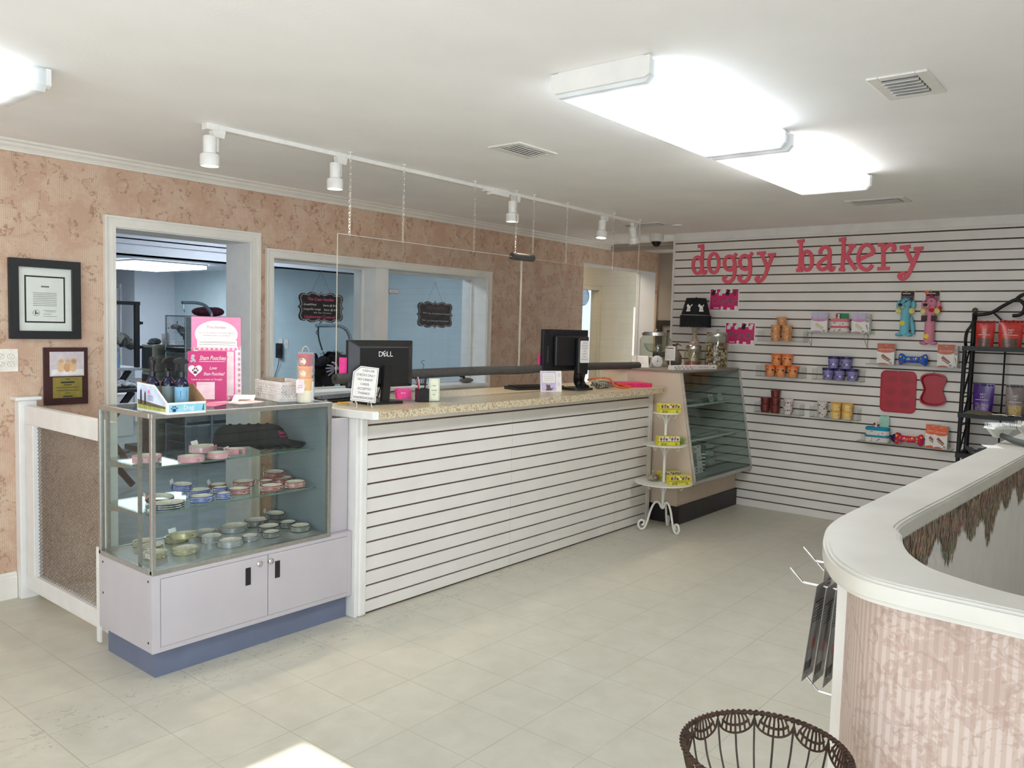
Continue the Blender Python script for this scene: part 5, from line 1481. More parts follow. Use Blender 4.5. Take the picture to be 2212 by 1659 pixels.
for i in range(40):
 a = 2 * pi * i / 40; b.prism([(0.036 * cos(a) - 0.0005, 0.036 * sin(a) - 0.0005), (0.036 * cos(a) + 0.0005, 0.036 * sin(a) - 0.0005), (0.040 * cos(a) + 0.0005, 0.040 * sin(a) + 0.0005), (0.040 * cos(a) - 0.0005, 0.040 * sin(a) + 0.0005)], lambda u, v, w: (u, -w, 0.055 + v), 0.0492, 0.0494)
b.build('dial_marks', M_grey_ink, t)
b = MB(); b.cyl((0, 0, 0.09), (0, 0, 0.128), 0.024, n=20); b.build('neck', M_plastic_blk, t, smooth=40)
b = MB(); b.lathe([(0.001, 0.128), (0.045, 0.128), (0.075, 0.145), (0.098, 0.175), (0.106, 0.200), (0.102, 0.200), (0.094, 0.177), (0.072, 0.149), (0.042, 0.132), (0.001, 0.132)], n=40); b.build('weighing_bowl', M_jar, t, smooth=50)
t = thing('tent_card', 'folded white tent card at the end of the foam pipe cover', 'card', (5.90, 3.46, ZB), radians(-50))
b = MB(); w_, h_ = 0.075, 0.095
for sg_ in (-1, 1):
 b.add([(-w_, sg_ * 0.035, 0), (w_, sg_ * 0.035, 0), (w_ * 0.9, 0, h_), (-w_ * 0.9, 0, h_), (-w_, sg_ * 0.0335, 0), (w_, sg_ * 0.0335, 0), (w_ * 0.9, 0, h_ - 0.002), (-w_ * 0.9, 0, h_ - 0.002)], [(0, 1, 2, 3), (7, 6, 5, 4), (0, 4, 5, 1), (1, 5, 6, 2), (2, 6, 7, 3), (3, 7, 4, 0)], 0)
for i in range(5):
 v = 0.03 + i * 0.012; yy = -0.035 * (1 - v / h_) - 0.0006
 b.quad((-0.03, yy, v), (0.03, yy, v), (0.03, yy + 0.0006, v + 0.0018), (-0.03, yy + 0.0006, v + 0.0018), 1)
b.build('folded_card', [M_paperw, M_grey_ink], t)
t = thing('flat_box', 'long flat white box with black paw spots on the front edge of the bakery case', 'box', (6.04, 3.045, ZB), radians(-12))
b = MB(); b.box(-0.27, 0.27, -0.03, 0.03, 0, 0.034); b.build('box_body', M_paperw, t, bevel=0.001)
b = MB(); ffb = lambda u, v, w: (u, -0.03 - w, v)
for (u, v) in ((-0.255, 0.022), (-0.235, 0.010), (-0.215, 0.026), (-0.20, 0.013), (-0.17, 0.024), (-0.15, 0.009), (-0.12, 0.024), (-0.10, 0.011), (-0.07, 0.022), (-0.05, 0.010)):
 b.flat(arc(u, v, 0.0052, 0.005, 0, 340, 10), ffb, 0.0005, 0)
b.flat([(-0.035, 0.006), (-0.034, 0.006), (-0.034, 0.030), (-0.035, 0.030)], ffb, 0.0005, 0)
b.text('DOG TREATS', ffb, 0.10, 0.017, 0.015, 0.0005, 1, width=0.12); b.flat([(0.22, 0.01), (0.24, 0.014), (0.24, 0.02), (0.22, 0.018)], ffb, 0.0005, 0)
b.build('spots_print', [M_ink, mat('rust_print', (150, 84, 70), 0.6)], t)
lp = thing('table_lamp', 'table lamp with a black fringed poodle shade on the bakery case', 'lamp', (6.615, 3.33, ZB))
b = MB(); b.lathe([(0.001, 0), (0.055, 0), (0.06, 0.01), (0.055, 0.03), (0.046, 0.06), (0.050, 0.10), (0.054, 0.14), (0.050, 0.155), (0.053, 0.165), (0.048, 0.178), (0.050, 0.188), (0.044, 0.20), (0.044, 0.21), (0.034, 0.225), (0.020, 0.245), (0.018, 0.29), (0.020, 0.30), (0.032, 0.345), (0.001, 0.35)], n=28)
b.build('turned_base', mat('distressed_wood', (176, 160, 140), 0.7, var=0.18, vs=40), lp, smooth=40)
M_shade = mat('black_shade_fabric', (22, 22, 24), 0.85, var=0.1)
b = MB(); b.lathe([(0.128, 0.445), (0.086, 0.60)], n=36); b.f = b.f[:-2]; b.mi = b.mi[:-2]
b.build('shade', M_shade, lp, smooth=60).modifiers.new('shell', 'SOLIDIFY').thickness = 0.003
b = MB()
for i in range(90):
 a = 2 * pi * i / 90; c0 = (0.130 * cos(a), 0.130 * sin(a))
 b.tube([(c0[0], c0[1], 0.448), (c0[0] * 1.01, c0[1] * 1.01, 0.352 - 0.004 * (i % 3))], 0.0052, 4)
o = b.build('fringe', M_shade, lp)
b = MB(); b.lathe([(0.129, 0.444), (0.132, 0.446), (0.131, 0.453), (0.127, 0.453)], n=36); b.build('grey_braid', mat('grey_braid', (140, 136, 134), 0.8), lp, smooth=40)
b = MB(); b.lathe([(0.001, 0.60), (0.006, 0.60), (0.008, 0.606), (0.001, 0.614)], n=12); b.build('finial', M_steel, lp, smooth=40)
b = MB(); b.cyl((0, 0, 0.34), (0, 0, 0.60), 0.004, n=8); b.tube([(-0.086, 0, 0.597), (0.086, 0, 0.597)], 0.0018, 6); b.build('harp', M_steel, lp)
def shademap(a0):
 def fn(u, v, w):
  f = v / 0.157; r = 0.1315 - 0.0425 * f + 0.002 + w; a = a0 + u / 0.12
  return (r * cos(a), r * sin(a), 0.445 + v)
 return fn
for a0 in (pi + 0.50 + 0.35, pi + 0.50 + 0.35 - 0.95):
 b = MB(); fn = shademap(a0); fn_ = (lambda f: lambda u, v, w: f(u, v, w))(fn)
 for (u, v, r) in ((-0.012, 0.085, 0.010), (-0.014, 0.094, 0.008), (0.004, 0.078, 0.012), (-0.004, 0.070, 0.013), (0.010, 0.068, 0.010), (-0.010, 0.052, 0.006), (-0.012, 0.042, 0.0075), (-0.001, 0.052, 0.006), (0.001, 0.042, 0.0075), (0.012, 0.053, 0.006), (0.014, 0.043, 0.0075), (0.022, 0.082, 0.004), (0.028, 0.092, 0.0065), (-0.023, 0.086, 0.005)):
  b.flat(arc(u, v, r, r, 0, 340, 12), fn_, 0.001 + r * 0.02, 0)
 b.build('poodle_applique', M_paperw, lp)
# lettering on the slat wall
M_letter = mat('coral_pink_letter', (226, 92, 110), 0.55, var=0.03, vs=8)
LET = {
 'd': [[(-3.367, 2.107), (-3.371, 2.129), (-3.378, 2.15), (-3.388, 2.167), (-3.401, 2.177), (-3.415, 2.181), (-3.428, 2.178), (-3.44, 2.168), (-3.449, 2.152), (-3.454, 2.132), (-3.455, 2.109), (-3.452, 2.086), (-3.445, 2.065), (-3.434, 2.049), (-3.422, 2.038), (-3.408, 2.034), (-3.394, 2.038), (-3.383, 2.048), (-3.374, 2.064), (-3.369, 2.084), (-3.367, 2.107)], [(-3.415, 2.276), (-3.356, 2.281)], [(-3.37, 2.286), (-3.365, 2.092), (-3.364, 2.038)], [(-3.364, 2.038), (-3.338, 2.036), (-3.326, 2.064)]],
 'o': [[(-3.206, 2.121), (-3.209, 2.148), (-3.217, 2.171), (-3.229, 2.191), (-3.243, 2.203), (-3.258, 2.208), (-3.273, 2.204), (-3.286, 2.192), (-3.296, 2.174), (-3.302, 2.15), (-3.303, 2.124), (-3.3, 2.097), (-3.292, 2.073), (-3.28, 2.054), (-3.266, 2.042), (-3.25, 2.037), (-3.235, 2.041), (-3.222, 2.053), (-3.213, 2.072), (-3.207, 2.095), (-3.206, 2.121)]],
 'g': [[(-3.058, 2.117), (-3.061, 2.136), (-3.068, 2.153), (-3.08, 2.167), (-3.094, 2.176), (-3.109, 2.179), (-3.123, 2.177), (-3.137, 2.168), (-3.147, 2.155), (-3.153, 2.139), (-3.154, 2.12), (-3.151, 2.101), (-3.143, 2.084), (-3.132, 2.07), (-3.118, 2.061), (-3.103, 2.058), (-3.088, 2.06), (-3.075, 2.069), (-3.065, 2.082), (-3.059, 2.098), (-3.058, 2.117)], [(-3.073, 2.162), (-3.044, 2.2)], [(-3.056, 2.108), (-3.052, 2.053), (-3.062, 1.991), (-3.088, 1.959), (-3.119, 1.953), (-3.147, 1.969), (-3.152, 1.991), (-3.126, 2.002)]],
 'g2': [[(-2.917, 2.119), (-2.92, 2.138), (-2.927, 2.155), (-2.938, 2.168), (-2.952, 2.177), (-2.967, 2.18), (-2.981, 2.178), (-2.994, 2.17), (-3.004, 2.157), (-3.01, 2.14), (-3.011, 2.122), (-3.008, 2.103), (-3.0, 2.086), (-2.989, 2.073), (-2.975, 2.064), (-2.961, 2.06), (-2.946, 2.063), (-2.934, 2.071), (-2.924, 2.084), (-2.918, 2.101), (-2.917, 2.119)], [(-2.928, 2.162), (-2.9, 2.203)], [(-2.915, 2.111), (-2.912, 2.05), (-2.922, 1.989), (-2.948, 1.959), (-2.977, 1.955), (-3.004, 1.971), (-3.009, 1.992), (-2.983, 2.006)]],
 'y': [[(-2.859, 2.192), (-2.782, 2.197)], [(-2.821, 2.192), (-2.789, 2.131), (-2.76, 2.062)], [(-2.76, 2.176), (-2.693, 2.179)], [(-2.717, 2.177), (-2.752, 2.084), (-2.78, 2.002), (-2.812, 1.961), (-2.841, 1.956), (-2.855, 1.979), (-2.826, 1.997)]],
 'b': [[(-2.485, 2.291), (-2.481, 2.162), (-2.485, 2.041)], [(-2.515, 2.279), (-2.455, 2.284)], [(-2.513, 2.041), (-2.458, 2.041)], [(-2.384, 2.118), (-2.387, 2.141), (-2.394, 2.163), (-2.405, 2.18), (-2.417, 2.191), (-2.431, 2.195), (-2.444, 2.192), (-2.455, 2.181), (-2.464, 2.165), (-2.469, 2.144), (-2.47, 2.12), (-2.466, 2.097), (-2.459, 2.075), (-2.449, 2.058), (-2.436, 2.047), (-2.423, 2.043), (-2.409, 2.046), (-2.398, 2.057), (-2.389, 2.073), (-2.385, 2.094), (-2.384, 2.118)]],
 'a': [[(-2.321, 2.168), (-2.32, 2.195), (-2.301, 2.221), (-2.274, 2.224), (-2.252, 2.204), (-2.244, 2.161), (-2.245, 2.1), (-2.238, 2.048), (-2.218, 2.039), (-2.206, 2.069)], [(-2.248, 2.15), (-2.292, 2.126), (-2.325, 2.095), (-2.331, 2.068), (-2.311, 2.047), (-2.28, 2.048), (-2.244, 2.074)]],
 'k': [[(-2.142, 2.295), (-2.138, 2.173), (-2.14, 2.034)], [(-2.177, 2.276), (-2.122, 2.285)], [(-2.167, 2.041), (-2.118, 2.035)], [(-2.127, 2.127), (-2.093, 2.175), (-2.066, 2.226)], [(-2.099, 2.228), (-2.044, 2.226)], [(-2.11, 2.145), (-2.073, 2.088), (-2.033, 2.037)]],
 'e': [[(-2.01, 2.116), (-1.961, 2.14), (-1.91, 2.165), (-1.925, 2.209), (-1.958, 2.229), (-1.993, 2.216), (-2.016, 2.168), (-2.02, 2.116), (-2.003, 2.064), (-1.969, 2.037), (-1.934, 2.039), (-1.911, 2.072)]],
 'r': [[(-1.842, 2.224), (-1.833, 2.132), (-1.828, 2.037)], [(-1.877, 2.224), (-1.828, 2.226)], [(-1.872, 2.039), (-1.782, 2.04)], [(-1.836, 2.177), (-1.813, 2.209), (-1.786, 2.224), (-1.763, 2.214), (-1.756, 2.188), (-1.773, 2.173)]],
 'y2': [[(-1.718, 2.197), (-1.641, 2.204)], [(-1.679, 2.198), (-1.652, 2.141), (-1.624, 2.079)], [(-1.618, 2.184), (-1.551, 2.186)], [(-1.579, 2.183), (-1.609, 2.089), (-1.641, 2.0), (-1.666, 1.964), (-1.693, 1.958), (-1.709, 1.98), (-1.695, 1.998), (-1.668, 1.997)]],
}
let_lab = {'d': 'pink letter d, first letter on the slat wall', 'o': 'pink letter o in the first word', 'g': 'pink letter g, nearer the o', 'g2': 'pink letter g, nearer the y of the first word', 'y': 'pink letter y ending the first word',
 'b': 'pink letter b starting the second word', 'a': 'pink letter a in the second word', 'k': 'pink letter k in the second word', 'e': 'pink letter e in the second word', 'r': 'pink letter r in the second word', 'y2': 'pink letter y ending the second word'}
for key, strokes in LET.items():
 b = MB()
 for i, st in enumerate(strokes):
  closed = len(st) > 12 and (Vector(st[0]) - Vector(st[-1])).length < 0.004
  P = st[:-1] if closed else st
  if len(P) > 2 and not closed:
   P = [(p.x, p.y) for p in smooth_path([(q[0], q[1], 0) for q in P], 5)]
  add_stroke(b, P, 0.030 if len(st) > 2 else 0.027, on_back, 0.0012, 0.0135 + 0.0003 * i, 0, closed)
 c = strokes[0][0]
 tag(b.build('wall_letter', M_letter, bevel=0.001, loc=on_back(c[0], c[1], 0.001)), let_lab[key], 'letter', 'letters spelling the wall sign')
M_signgreen = mat('grey_green_lettering', (104, 120, 110), 0.5)
for (y, z, word, lb) in ((3.143, 1.799, 'Comfort', 'pink sign reading Comfort, upper of the two on the slat wall'), (2.981, 1.503, 'Foods', 'pink sign reading Foods, lower of the two on the slat wall')):
 b = MB(); fn = lambda u, v, w, y=y, z=z: (6.78 - w, y - u, z + v)
 b.prism([(-0.138, -0.102), (0.138, -0.102), (0.138, 0.102), (-0.138, 0.102)], fn, 0.001, 0.003, 0)
 b.flat([(-0.132, -0.088), (0.13, -0.088), (0.13, 0.092), (-0.132, 0.092)], fn, 0.0034, 1)
 random.seed(len(word))
 for (u0, wd, v0, v1) in ((-0.10, 0.03, 0.062, 0.1), (-0.03, 0.045, 0.055, 0.1), (0.045, 0.03, 0.06, 0.1), (-0.028, 0.022, -0.1, -0.06), (0.03, 0.03, -0.1, -0.07), (0.10, 0.028, -0.1, -0.055), (-0.095, 0.05, -0.078, -0.070)):
  b.flat([(u0, v0), (u0 + wd, v0), (u0 + wd, v1), (u0, v1)], fn, 0.0037, 0)
 for i, u0 in enumerate((-0.105, -0.035, 0.03, 0.095)):     # four small dogs in a row
  mi = (2, 3, 2, 4)[i] if word == 'Comfort' else (3, 3, 2, 3)[i]
  b.flat(arc(u0, 0.058, 0.019, 0.015, 0, 340, 12), fn, 0.0041, mi); b.flat(arc(u0 + 0.010, 0.074, 0.013, 0.012, 0, 340, 10), fn, 0.0044, mi)
  for s_ in (-1, 1):
   b.flat([(u0 + 0.010 + s_ * 0.010 - 0.005, 0.076), (u0 + 0.010 + s_ * 0.010 + 0.005, 0.076), (u0 + 0.010 + s_ * 0.014, 0.094)], fn, 0.0042, mi)
  for s_ in (-0.012, 0.0, 0.010):
   b.flat([(u0 + s_ - 0.004, 0.036), (u0 + s_ + 0.004, 0.036), (u0 + s_ + 0.004, 0.055), (u0 + s_ - 0.004, 0.055)], fn, 0.0042, mi)
 b.text(word, fn, 0.0, -0.016, 0.085, 0.005, 5, shear=0.28, width=0.235)
 tag(b.build('wall_sign', [M_paperw, mat('magenta_sign_print', (212, 36, 110), 0.5), M_ink, mat('white_dog_print', (226, 220, 216), 0.6), mat('red_brown_print', (130, 54, 54), 0.6), M_signgreen], loc=(6.78, y, z)), lb, 'sign')
# clear shelves and brackets
M_shelf_acr = glass('shelf_acrylic', (250, 250, 249), 0.6)
def acr_shelf(y0, y1, z, d, lip, label, brackets=False, tray_=False):
 """clear shelf hooked on the slat wall; y0 > y1 (left to right in the room)"""
 t = thing('acrylic_shelf', label, 'shelf', (6.78, (y0 + y1) / 2, z), 0, 'clear shelves on the slat wall')
 h = (y0 - y1) / 2
 b = MB(); b.box(-d, -0.0005, -h, h, -0.004, 0.0); b.box(-0.004, -0.0005, -h, h, 0.0, 0.05 if not tray_ else 0.10)
 if lip:
  b.box(-d, -d + 0.003, -h, h, 0.0, lip)
 if tray_:
  b.box(-d, -0.0005, -h, -h + 0.003, 0.0, 0.085); b.box(-d, -0.0005, h - 0.003, h, 0.0, 0.085)
 b.build('shelf_plate', M_shelf_acr, t)
 b = MB(); b.box(-d - 0.0008, -d, -h, h, -0.004, 0.0); b.box(-d, -0.001, -h - 0.0008, -h, -0.004, 0.0); b.box(-d, -0.001, h, h + 0.0008, -0.004, 0.0)
 b.build('shelf_edge', mat('grey_acrylic_edge', (170, 168, 164), 0.3), t)
 if brackets:
  for s_ in (-h + 0.05, h - 0.01):
   b = MB(); b.tube([(-d + 0.01, s_, -0.006), (-d + 0.01, s_, -0.045), (-0.004, s_ - 0.0, -0.115), (-0.004, s_, -0.008), (-d + 0.01, s_, -0.006)], 0.0022, 6)
   b.build('wire_bracket', M_alu_dark, t, smooth=60)
SH = [(2.775, 2.385, 1.450, .115, .0, 'clear shelf with tan treat cups', False, True), (2.365, 1.865, 1.533, .115, .012, 'clear shelf with the pink cake toy and lilac boxes', True, False),
  (2.775, 2.385, 1.152, .115, .0, 'clear shelf with orange treat cups', False, True), (2.300, 1.918, 1.152, .115, .0, 'clear shelf with purple treat cups', False, True),
  (2.775, 2.385, 0.843, .115, .0, 'clear shelf with brown and white treat cups', False, True), (2.305, 1.930, 0.843, .115, .0, 'clear shelf with yellow and black-and-white treat cups', False, True),
  (1.890, 1.238, 1.2965, .115, .008, 'long clear shelf with the blue bone toy', False, False), (1.925, 1.255, 0.688, .115, .008, 'long clear shelf with the turquoise cake toy', False, False)]
for a_ in SH:
 acr_shelf(*a_)
# treat cups on the shelves
def cupm(n, c, r=0.35): return mat(n, c, r, var=0.08, vs=60)
C_tan, C_or, C_orl, C_pu, C_pul, C_br, C_ye, C_yel, C_wh = cupm('tan_cup', (212, 150, 96)), cupm('orange_fruit_cup', (226, 150, 96)), cupm('orange_lid', (240, 116, 44)), cupm('lavender_cup', (134, 128, 178)), cupm('deep_violet_lid', (44, 34, 84)), cupm('chocolate_cup', (112, 46, 42)), cupm('pale_yellow_cup', (236, 204, 132)), cupm('golden_lid', (232, 172, 66)), cupm('white_cup', (216, 208, 204))
M_redp, M_blkp, M_whp, M_tanp, M_violp, M_pinkp = mat('red_fruit_print', (206, 70, 46), 0.5), mat('black_pattern', (34, 28, 30), 0.5), mat('white_pattern', (222, 216, 212), 0.5), mat('dark_tan_print', (150, 92, 54), 0.5), mat('violet_print', (84, 74, 140), 0.5), mat('rose_band', (206, 92, 128), 0.5)
def art_marks(ms, seed_):
 def art(t, r, h):
  fn = cupmap(r, h); b = MB(); rnd = random.Random(seed_)
  for i in range(12):
   a = 2 * pi * i / 12 * r; v = h * rnd.uniform(0.15, 0.65); s_ = h * rnd.uniform(0.05, 0.12)
   b.flat(arc(a, v, s_, s_ * 0.8, 0, 340, 8), fn, 0.0002 + 0.00004 * i, i % len(ms))
   if i % 3 == 0:
    add_stroke(b, [(a - s_ * 2, v - s_ * 2), (a + s_ * 1.5, v + s_ * 1.5)], h * 0.035, fn, 0.0006, 0.0008, len(ms) - 1)
  b.build('label_print', ms, t)
 return art
def cup_row(items, mt, lidm, art, grp, r, h, x=6.722):
 first = None
 for (y, z, lb) in items:
  if first is None:
   first = cup((x, y, z), mt, lb, r, h, grp, lidm, art, rz=-pi / 2 - 0.2)
  else:
   dup(first, (x, y, z), -pi / 2 - 0.2 + 0.1 * sin(y * 90), lb)
h = 0.0672
cup_row([(2.640, 1.450, 'tan treat cup, bottom of the stack nearer the pink signs'), (2.546, 1.450, 'tan treat cup, bottom of the stack further from the pink signs'), (2.640, 1.450 + h, 'tan treat cup in the middle of the pyramid, nearer the signs'), (2.546, 1.450 + h, 'tan treat cup in the middle of the pyramid, further from the signs'), (2.594, 1.450 + 2 * h, 'tan treat cup alone on top of the tan pyramid')], C_tan, None, art_marks([M_tanp, M_cream_print], 1), 'tan treat cups', 0.0425, 0.067)
h = 0.0952
cup_row([(2.672, 1.152, 'orange-lidded cup, lower row, nearest the bakery case'), (2.582, 1.152, 'orange-lidded cup, middle of the lower row'), (2.480, 1.152, 'orange-lidded cup, lower row, set a little apart'), (2.622, 1.152 + h, 'orange-lidded cup, upper row, nearer the bakery case'), (2.530, 1.152 + h, 'orange-lidded cup, upper row, further from the bakery case')], C_or, C_orl, art_marks([M_redp, M_orange, M_ink], 2), 'orange-lidded treat cups', 0.0445, 0.095)
cup_row([(2.190, 1.152, 'purple-lidded cup, lower row, nearer the orange cups'), (2.100, 1.152, 'purple-lidded cup, middle of the lower row'), (2.000, 1.152, 'purple-lidded cup, lower row, towards the red molds'), (2.150, 1.152 + h, 'purple-lidded cup, upper row, nearer the orange cups'), (2.052, 1.152 + h, 'purple-lidded cup, upper row, towards the red molds')], C_pu, C_pul, art_marks([M_violp, M_whp, M_navy], 3), 'purple-lidded treat cups', 0.046, 0.095)
h = 0.0642
cup_row([(2.700, 0.843, 'chocolate cup, bottom of the two-high stack'), (2.615, 0.843, 'chocolate cup, bottom of the three-high stack'), (2.700, 0.843 + h, 'chocolate cup, top of the two-high stack'), (2.615, 0.843 + h, 'chocolate cup, middle of the three-high stack'), (2.615, 0.843 + 2 * h, 'chocolate cup, top of the three-high stack')], C_br, None, art_marks([M_brownp, M_pinkp, M_ink], 4), 'chocolate treat cups', 0.0415, 0.064)
cup_row([(2.505, 0.843, 'white cup with rose band under a white patterned cup'), (2.503, 0.843 + h, 'white patterned cup beside the chocolate cups')], C_wh, None, art_marks([M_pinkp, M_blkp], 5), 'white treat cups beside the chocolate ones', 0.0395, 0.064)
cup_row([(2.220, 0.843, 'black and white cup, lower of the stack by the yellow cups'), (2.223, 0.843 + h, 'black and white cup, upper of the stack by the yellow cups')], C_wh, C_wh, art_marks([M_blkp, M_blkp], 6), 'black and white treat cups', 0.041, 0.064)
cup_row([(2.114, 0.843, 'yellow cup, lower of the stack beside the black and white cups'), (2.024, 0.843, 'yellow cup, lower of the stack nearer the red molds'), (2.114, 0.843 + h, 'golden-lidded cup on the yellow stack beside the black and white cups'), (2.024, 0.843 + h, 'golden-lidded cup on the yellow stack nearer the red molds')], C_ye, C_yel, art_marks([M_tanp, M_yolk], 7), 'yellow treat cups', 0.0425, 0.064)
# cake mix boxes
def mixbox(y, z, wid, hei, label, top, oval, cake, rz=0.0, dep=0.03, x=6.715):
 t = thing('treat_box', label, 'box', (x, y, z), rz, 'boxes on the clear shelves')
 b = MB(); b.box(-dep / 2, dep / 2, -wid / 2, wid / 2, 0, hei); b.build('carton', M_paperw, t, bevel=0.001)
 fn = lambda u, v, w: (-dep / 2 - w, -u, v)
 b = MB(); hw = wid / 2
 b.flat([(-hw, hei * 0.62), (hw, hei * 0.62), (hw, hei), (-hw, hei)], fn, 0.0004, 0)
 b.flat(arc(0, hei * 0.66, hw, hei * 0.10, 180, 360, 14), fn, 0.0006, 1)
 b.flat([(-hw, hei * 0.66), (hw, hei * 0.66), (hw, hei * 0.76), (-hw, hei * 0.76)], fn, 0.0006, 1)
 b.flat(arc(-hw * 0.3, -hei * 0.01, hw * 0.7, hei * 0.085, 0, 180, 12), fn, 0.0006, 1)
 b.text('CAKE MIX FOR DOGS', fn, 0, hei * 0.715, hei * 0.06, 0.0009, 3, width=wid * 0.8)
 b.flat([(-0.006, hei * 0.90), (0.010, hei * 0.93), (0.010, hei * 0.94), (-0.006, hei * 0.92)], fn, 0.0009, 3)
 b.flat([(-hw * 0.55, hei * 0.40), (-hw * 0.30, hei * 0.50), (hw * 0.62, hei * 0.24), (hw * 0.40, hei * 0.13), (-hw * 0.40, hei * 0.30)], fn, 0.0009, 2)
 add_stroke(b, [(-hw * 0.5, hei * 0.37), (hw * 0.5, hei * 0.185)], hei * 0.018, fn, 0.0009, 0.0012, 3)
 b.flat(arc(hw * 0.62, hei * 0.085, hw * 0.2, hei * 0.06, 0, 340, 10), fn, 0.0009, 4)
 for i in range(3):
  b.flat(arc(-hw * 0.8, hei * (0.3 + 0.09 * i), hw * 0.06, hei * 0.012, 0, 340, 6), fn, 0.0009, 4)
 b.build('front_print', [top, oval, cake, M_paperw, mat('grey_small_print', (180, 172, 166), 0.6)], t)
 b = MB(); fs_ = lambda u, v, w: (u, -wid / 2 - w, v)
 for i in range(7):
  b.flat([(-dep * 0.3, hei * (0.15 + 0.1 * i)), (dep * 0.3, hei * (0.15 + 0.1 * i)), (dep * 0.3, hei * (0.17 + 0.1 * i)), (-dep * 0.3, hei * (0.17 + 0.1 * i))], fs_, 0.0004, 0)
 b.build('side_print', M_grey_ink, t)
 return t
P_lil, P_mag, P_lcake = mat('lilac_sky_print', (186, 186, 214), 0.5), mat('orchid_print', (204, 146, 186), 0.5), mat('pale_cake_print', (206, 204, 166), 0.5)
P_bro, P_bro2, P_bcake = mat('terracotta_print', (186, 100, 76), 0.5), mat('terracotta_oval', (196, 112, 88), 0.5), mat('carob_cake_print', (150, 96, 76), 0.5)
P_ora = mat('orange_top_print', (224, 104, 62), 0.5)
mixbox(2.276, 1.533, 0.130, 0.156, 'lilac cake mix box before the pink cake toy', P_lil, P_mag, P_lcake)
mixbox(1.968, 1.533, 0.106, 0.156, 'lilac cake mix box after the pink cake toy, front of a pair', P_lil, P_mag, P_lcake, 0.06)
mixbox(1.900, 1.533, 0.030, 0.150, 'narrow grey box edge standing beside the lilac cake mix', mat('grey_box_print', (170, 168, 172), 0.6), mat('grey_box_print', (160, 158, 162), 0.6), M_grey_ink, 0, 0.06)
mixbox(1.756, 1.2965, 0.126, 0.162, 'brown cake mix box before the blue bone toy', P_bro, P_bro2, P_bcake)
mixbox(1.338, 1.2965, 0.112, 0.168, 'brown cake mix box after the blue bone toy', P_bro, P_bro2, P_bcake)
mixbox(1.268, 1.2965, 0.022, 0.160, 'thin box edge standing behind the brown cake mix', mat('grey_box_print', (176, 168, 160), 0.6), mat('grey_box_print', (170, 162, 154), 0.6), M_grey_ink, 0, 0.05)
mixbox(1.400, 0.688, 0.098, 0.172, 'orange-topped cake mix box behind the other on the lowest shelf', P_ora, P_ora, P_bcake, 0.12, 0.024, 6.748)
mixbox(1.335, 0.688, 0.098, 0.170, 'orange-topped cake mix box in front on the lowest shelf', P_ora, P_ora, P_bcake, -0.15, 0.024, 6.708)
# soft toys
def plush(n, c): return mat(n, c, 0.95, var=0.06, vs=150, bump=0.5, bs=300)
def cake_toy(y, z, wid, hei, label, icing, band, card, rz):
 t = thing('cake_toy', label, 'toy', (6.715, y, z), rz, None)
 hw = wid / 2
 def layer(v0, v1, m_, nm, grow=0.0):
  b = MB(); prof = []
  n_ = 28
  for k in range(7):
   f = k / 6; zz_ = v0 + (v1 - v0) * f; s_ = 1.0 + grow - 0.10 * abs(2 * f - 1) ** 3 - (0.06 * zz_ / hei)
   prof.append([(hw * s_ * (abs(cos(a)) ** 0.55) * (1 if cos(a) >= 0 else -1), 0.045 * s_ * (abs(sin(a)) ** 0.7) * (1 if sin(a) >= 0 else -1), zz_) for a in [2 * pi * i / n_ for i in range(n_)]])
  vs = [(p[1], p[0], p[2]) for r_ in prof for p in r_]
  fs = [(k * n_ + i, k * n_ + (i + 1) % n_, (k + 1) * n_ + (i + 1) % n_, (k + 1) * n_ + i) for k in range(6) for i in range(n_)]
  fs += [tuple(range(n_ - 1, -1, -1)), tuple(6 * n_ + i for i in range(n_))]
  b.add(vs, fs); o = b.build(nm, m_, t, smooth=60)
  return o
 layer(0.0, hei * 0.36, plush('white_plush', (222, 216, 210)), 'lower_sponge')
 layer(hei * 0.34, hei * 0.47, band, 'icing_band', 0.03)
 layer(hei * 0.45, hei * 0.80, plush('white_plush', (222, 216, 210)), 'upper_sponge')
 layer(hei * 0.78, hei * 1.0, icing, 'icing_top', 0.02)
 b = MB(); rnd = random.Random(4)
 for i in range(22):
  u = rnd.uniform(-hw * 0.85, hw * 0.85); v = rnd.choice((rnd.uniform(0.06, 0.30), rnd.uniform(0.5, 0.76))) * hei
  xx = -0.045 * (1 - (abs(u) / hw) ** 3) ** 0.6 * 0.98 - 0.001
  b.obox((xx, -u, v), (0.002, 0.0035, 0.009), (rnd.uniform(-1, 1), 0, 0), 0)
 b.build('sprinkles', M_ink, t)
 b = MB(); b.box(0.02, 0.0215, -hw * 0.75 if card == 'g' else -hw * 0.8, hw * 0.55 if card == 'g' else -hw * 0.1, hei * 0.7, hei * 1.38 if card == 'g' else hei * 1.75); b.build('hang_card', mat('green_card', (46, 140, 92), 0.6) if card == 'g' else mat('pale_teal_card', (160, 204, 186), 0.6), t)
 b = MB(); b.lathe([(0.010, hei * 0.98), (0.008, hei * 1.15), (0.010, hei * 1.3), (0.001, hei * 1.34)], (-0.01, 0.012, 0), 10); b.ball((-0.012, 0.02, hei * 1.20), (0.008, 0.014, 0.012), 10, m=1); b.build('felt_candle', [plush('white_felt', (232, 226, 220)), plush('red_felt', (206, 50, 62))], t, smooth=60)
 return t
cake_toy(2.115, 1.533, 0.150, 0.112, 'pink and white plush cake slice toy between the lilac boxes', plush('pink_plush', (226, 128, 146)), plush('rose_plush', (228, 100, 124)), 'g', 0)
cake_toy(1.785, 0.688, 0.185, 0.118, 'turquoise and white plush cake slice toy on the lowest clear shelf', plush('turquoise_plush', (28, 146, 180)), plush('teal_plush', (26, 140, 170)), 't', 0.1)
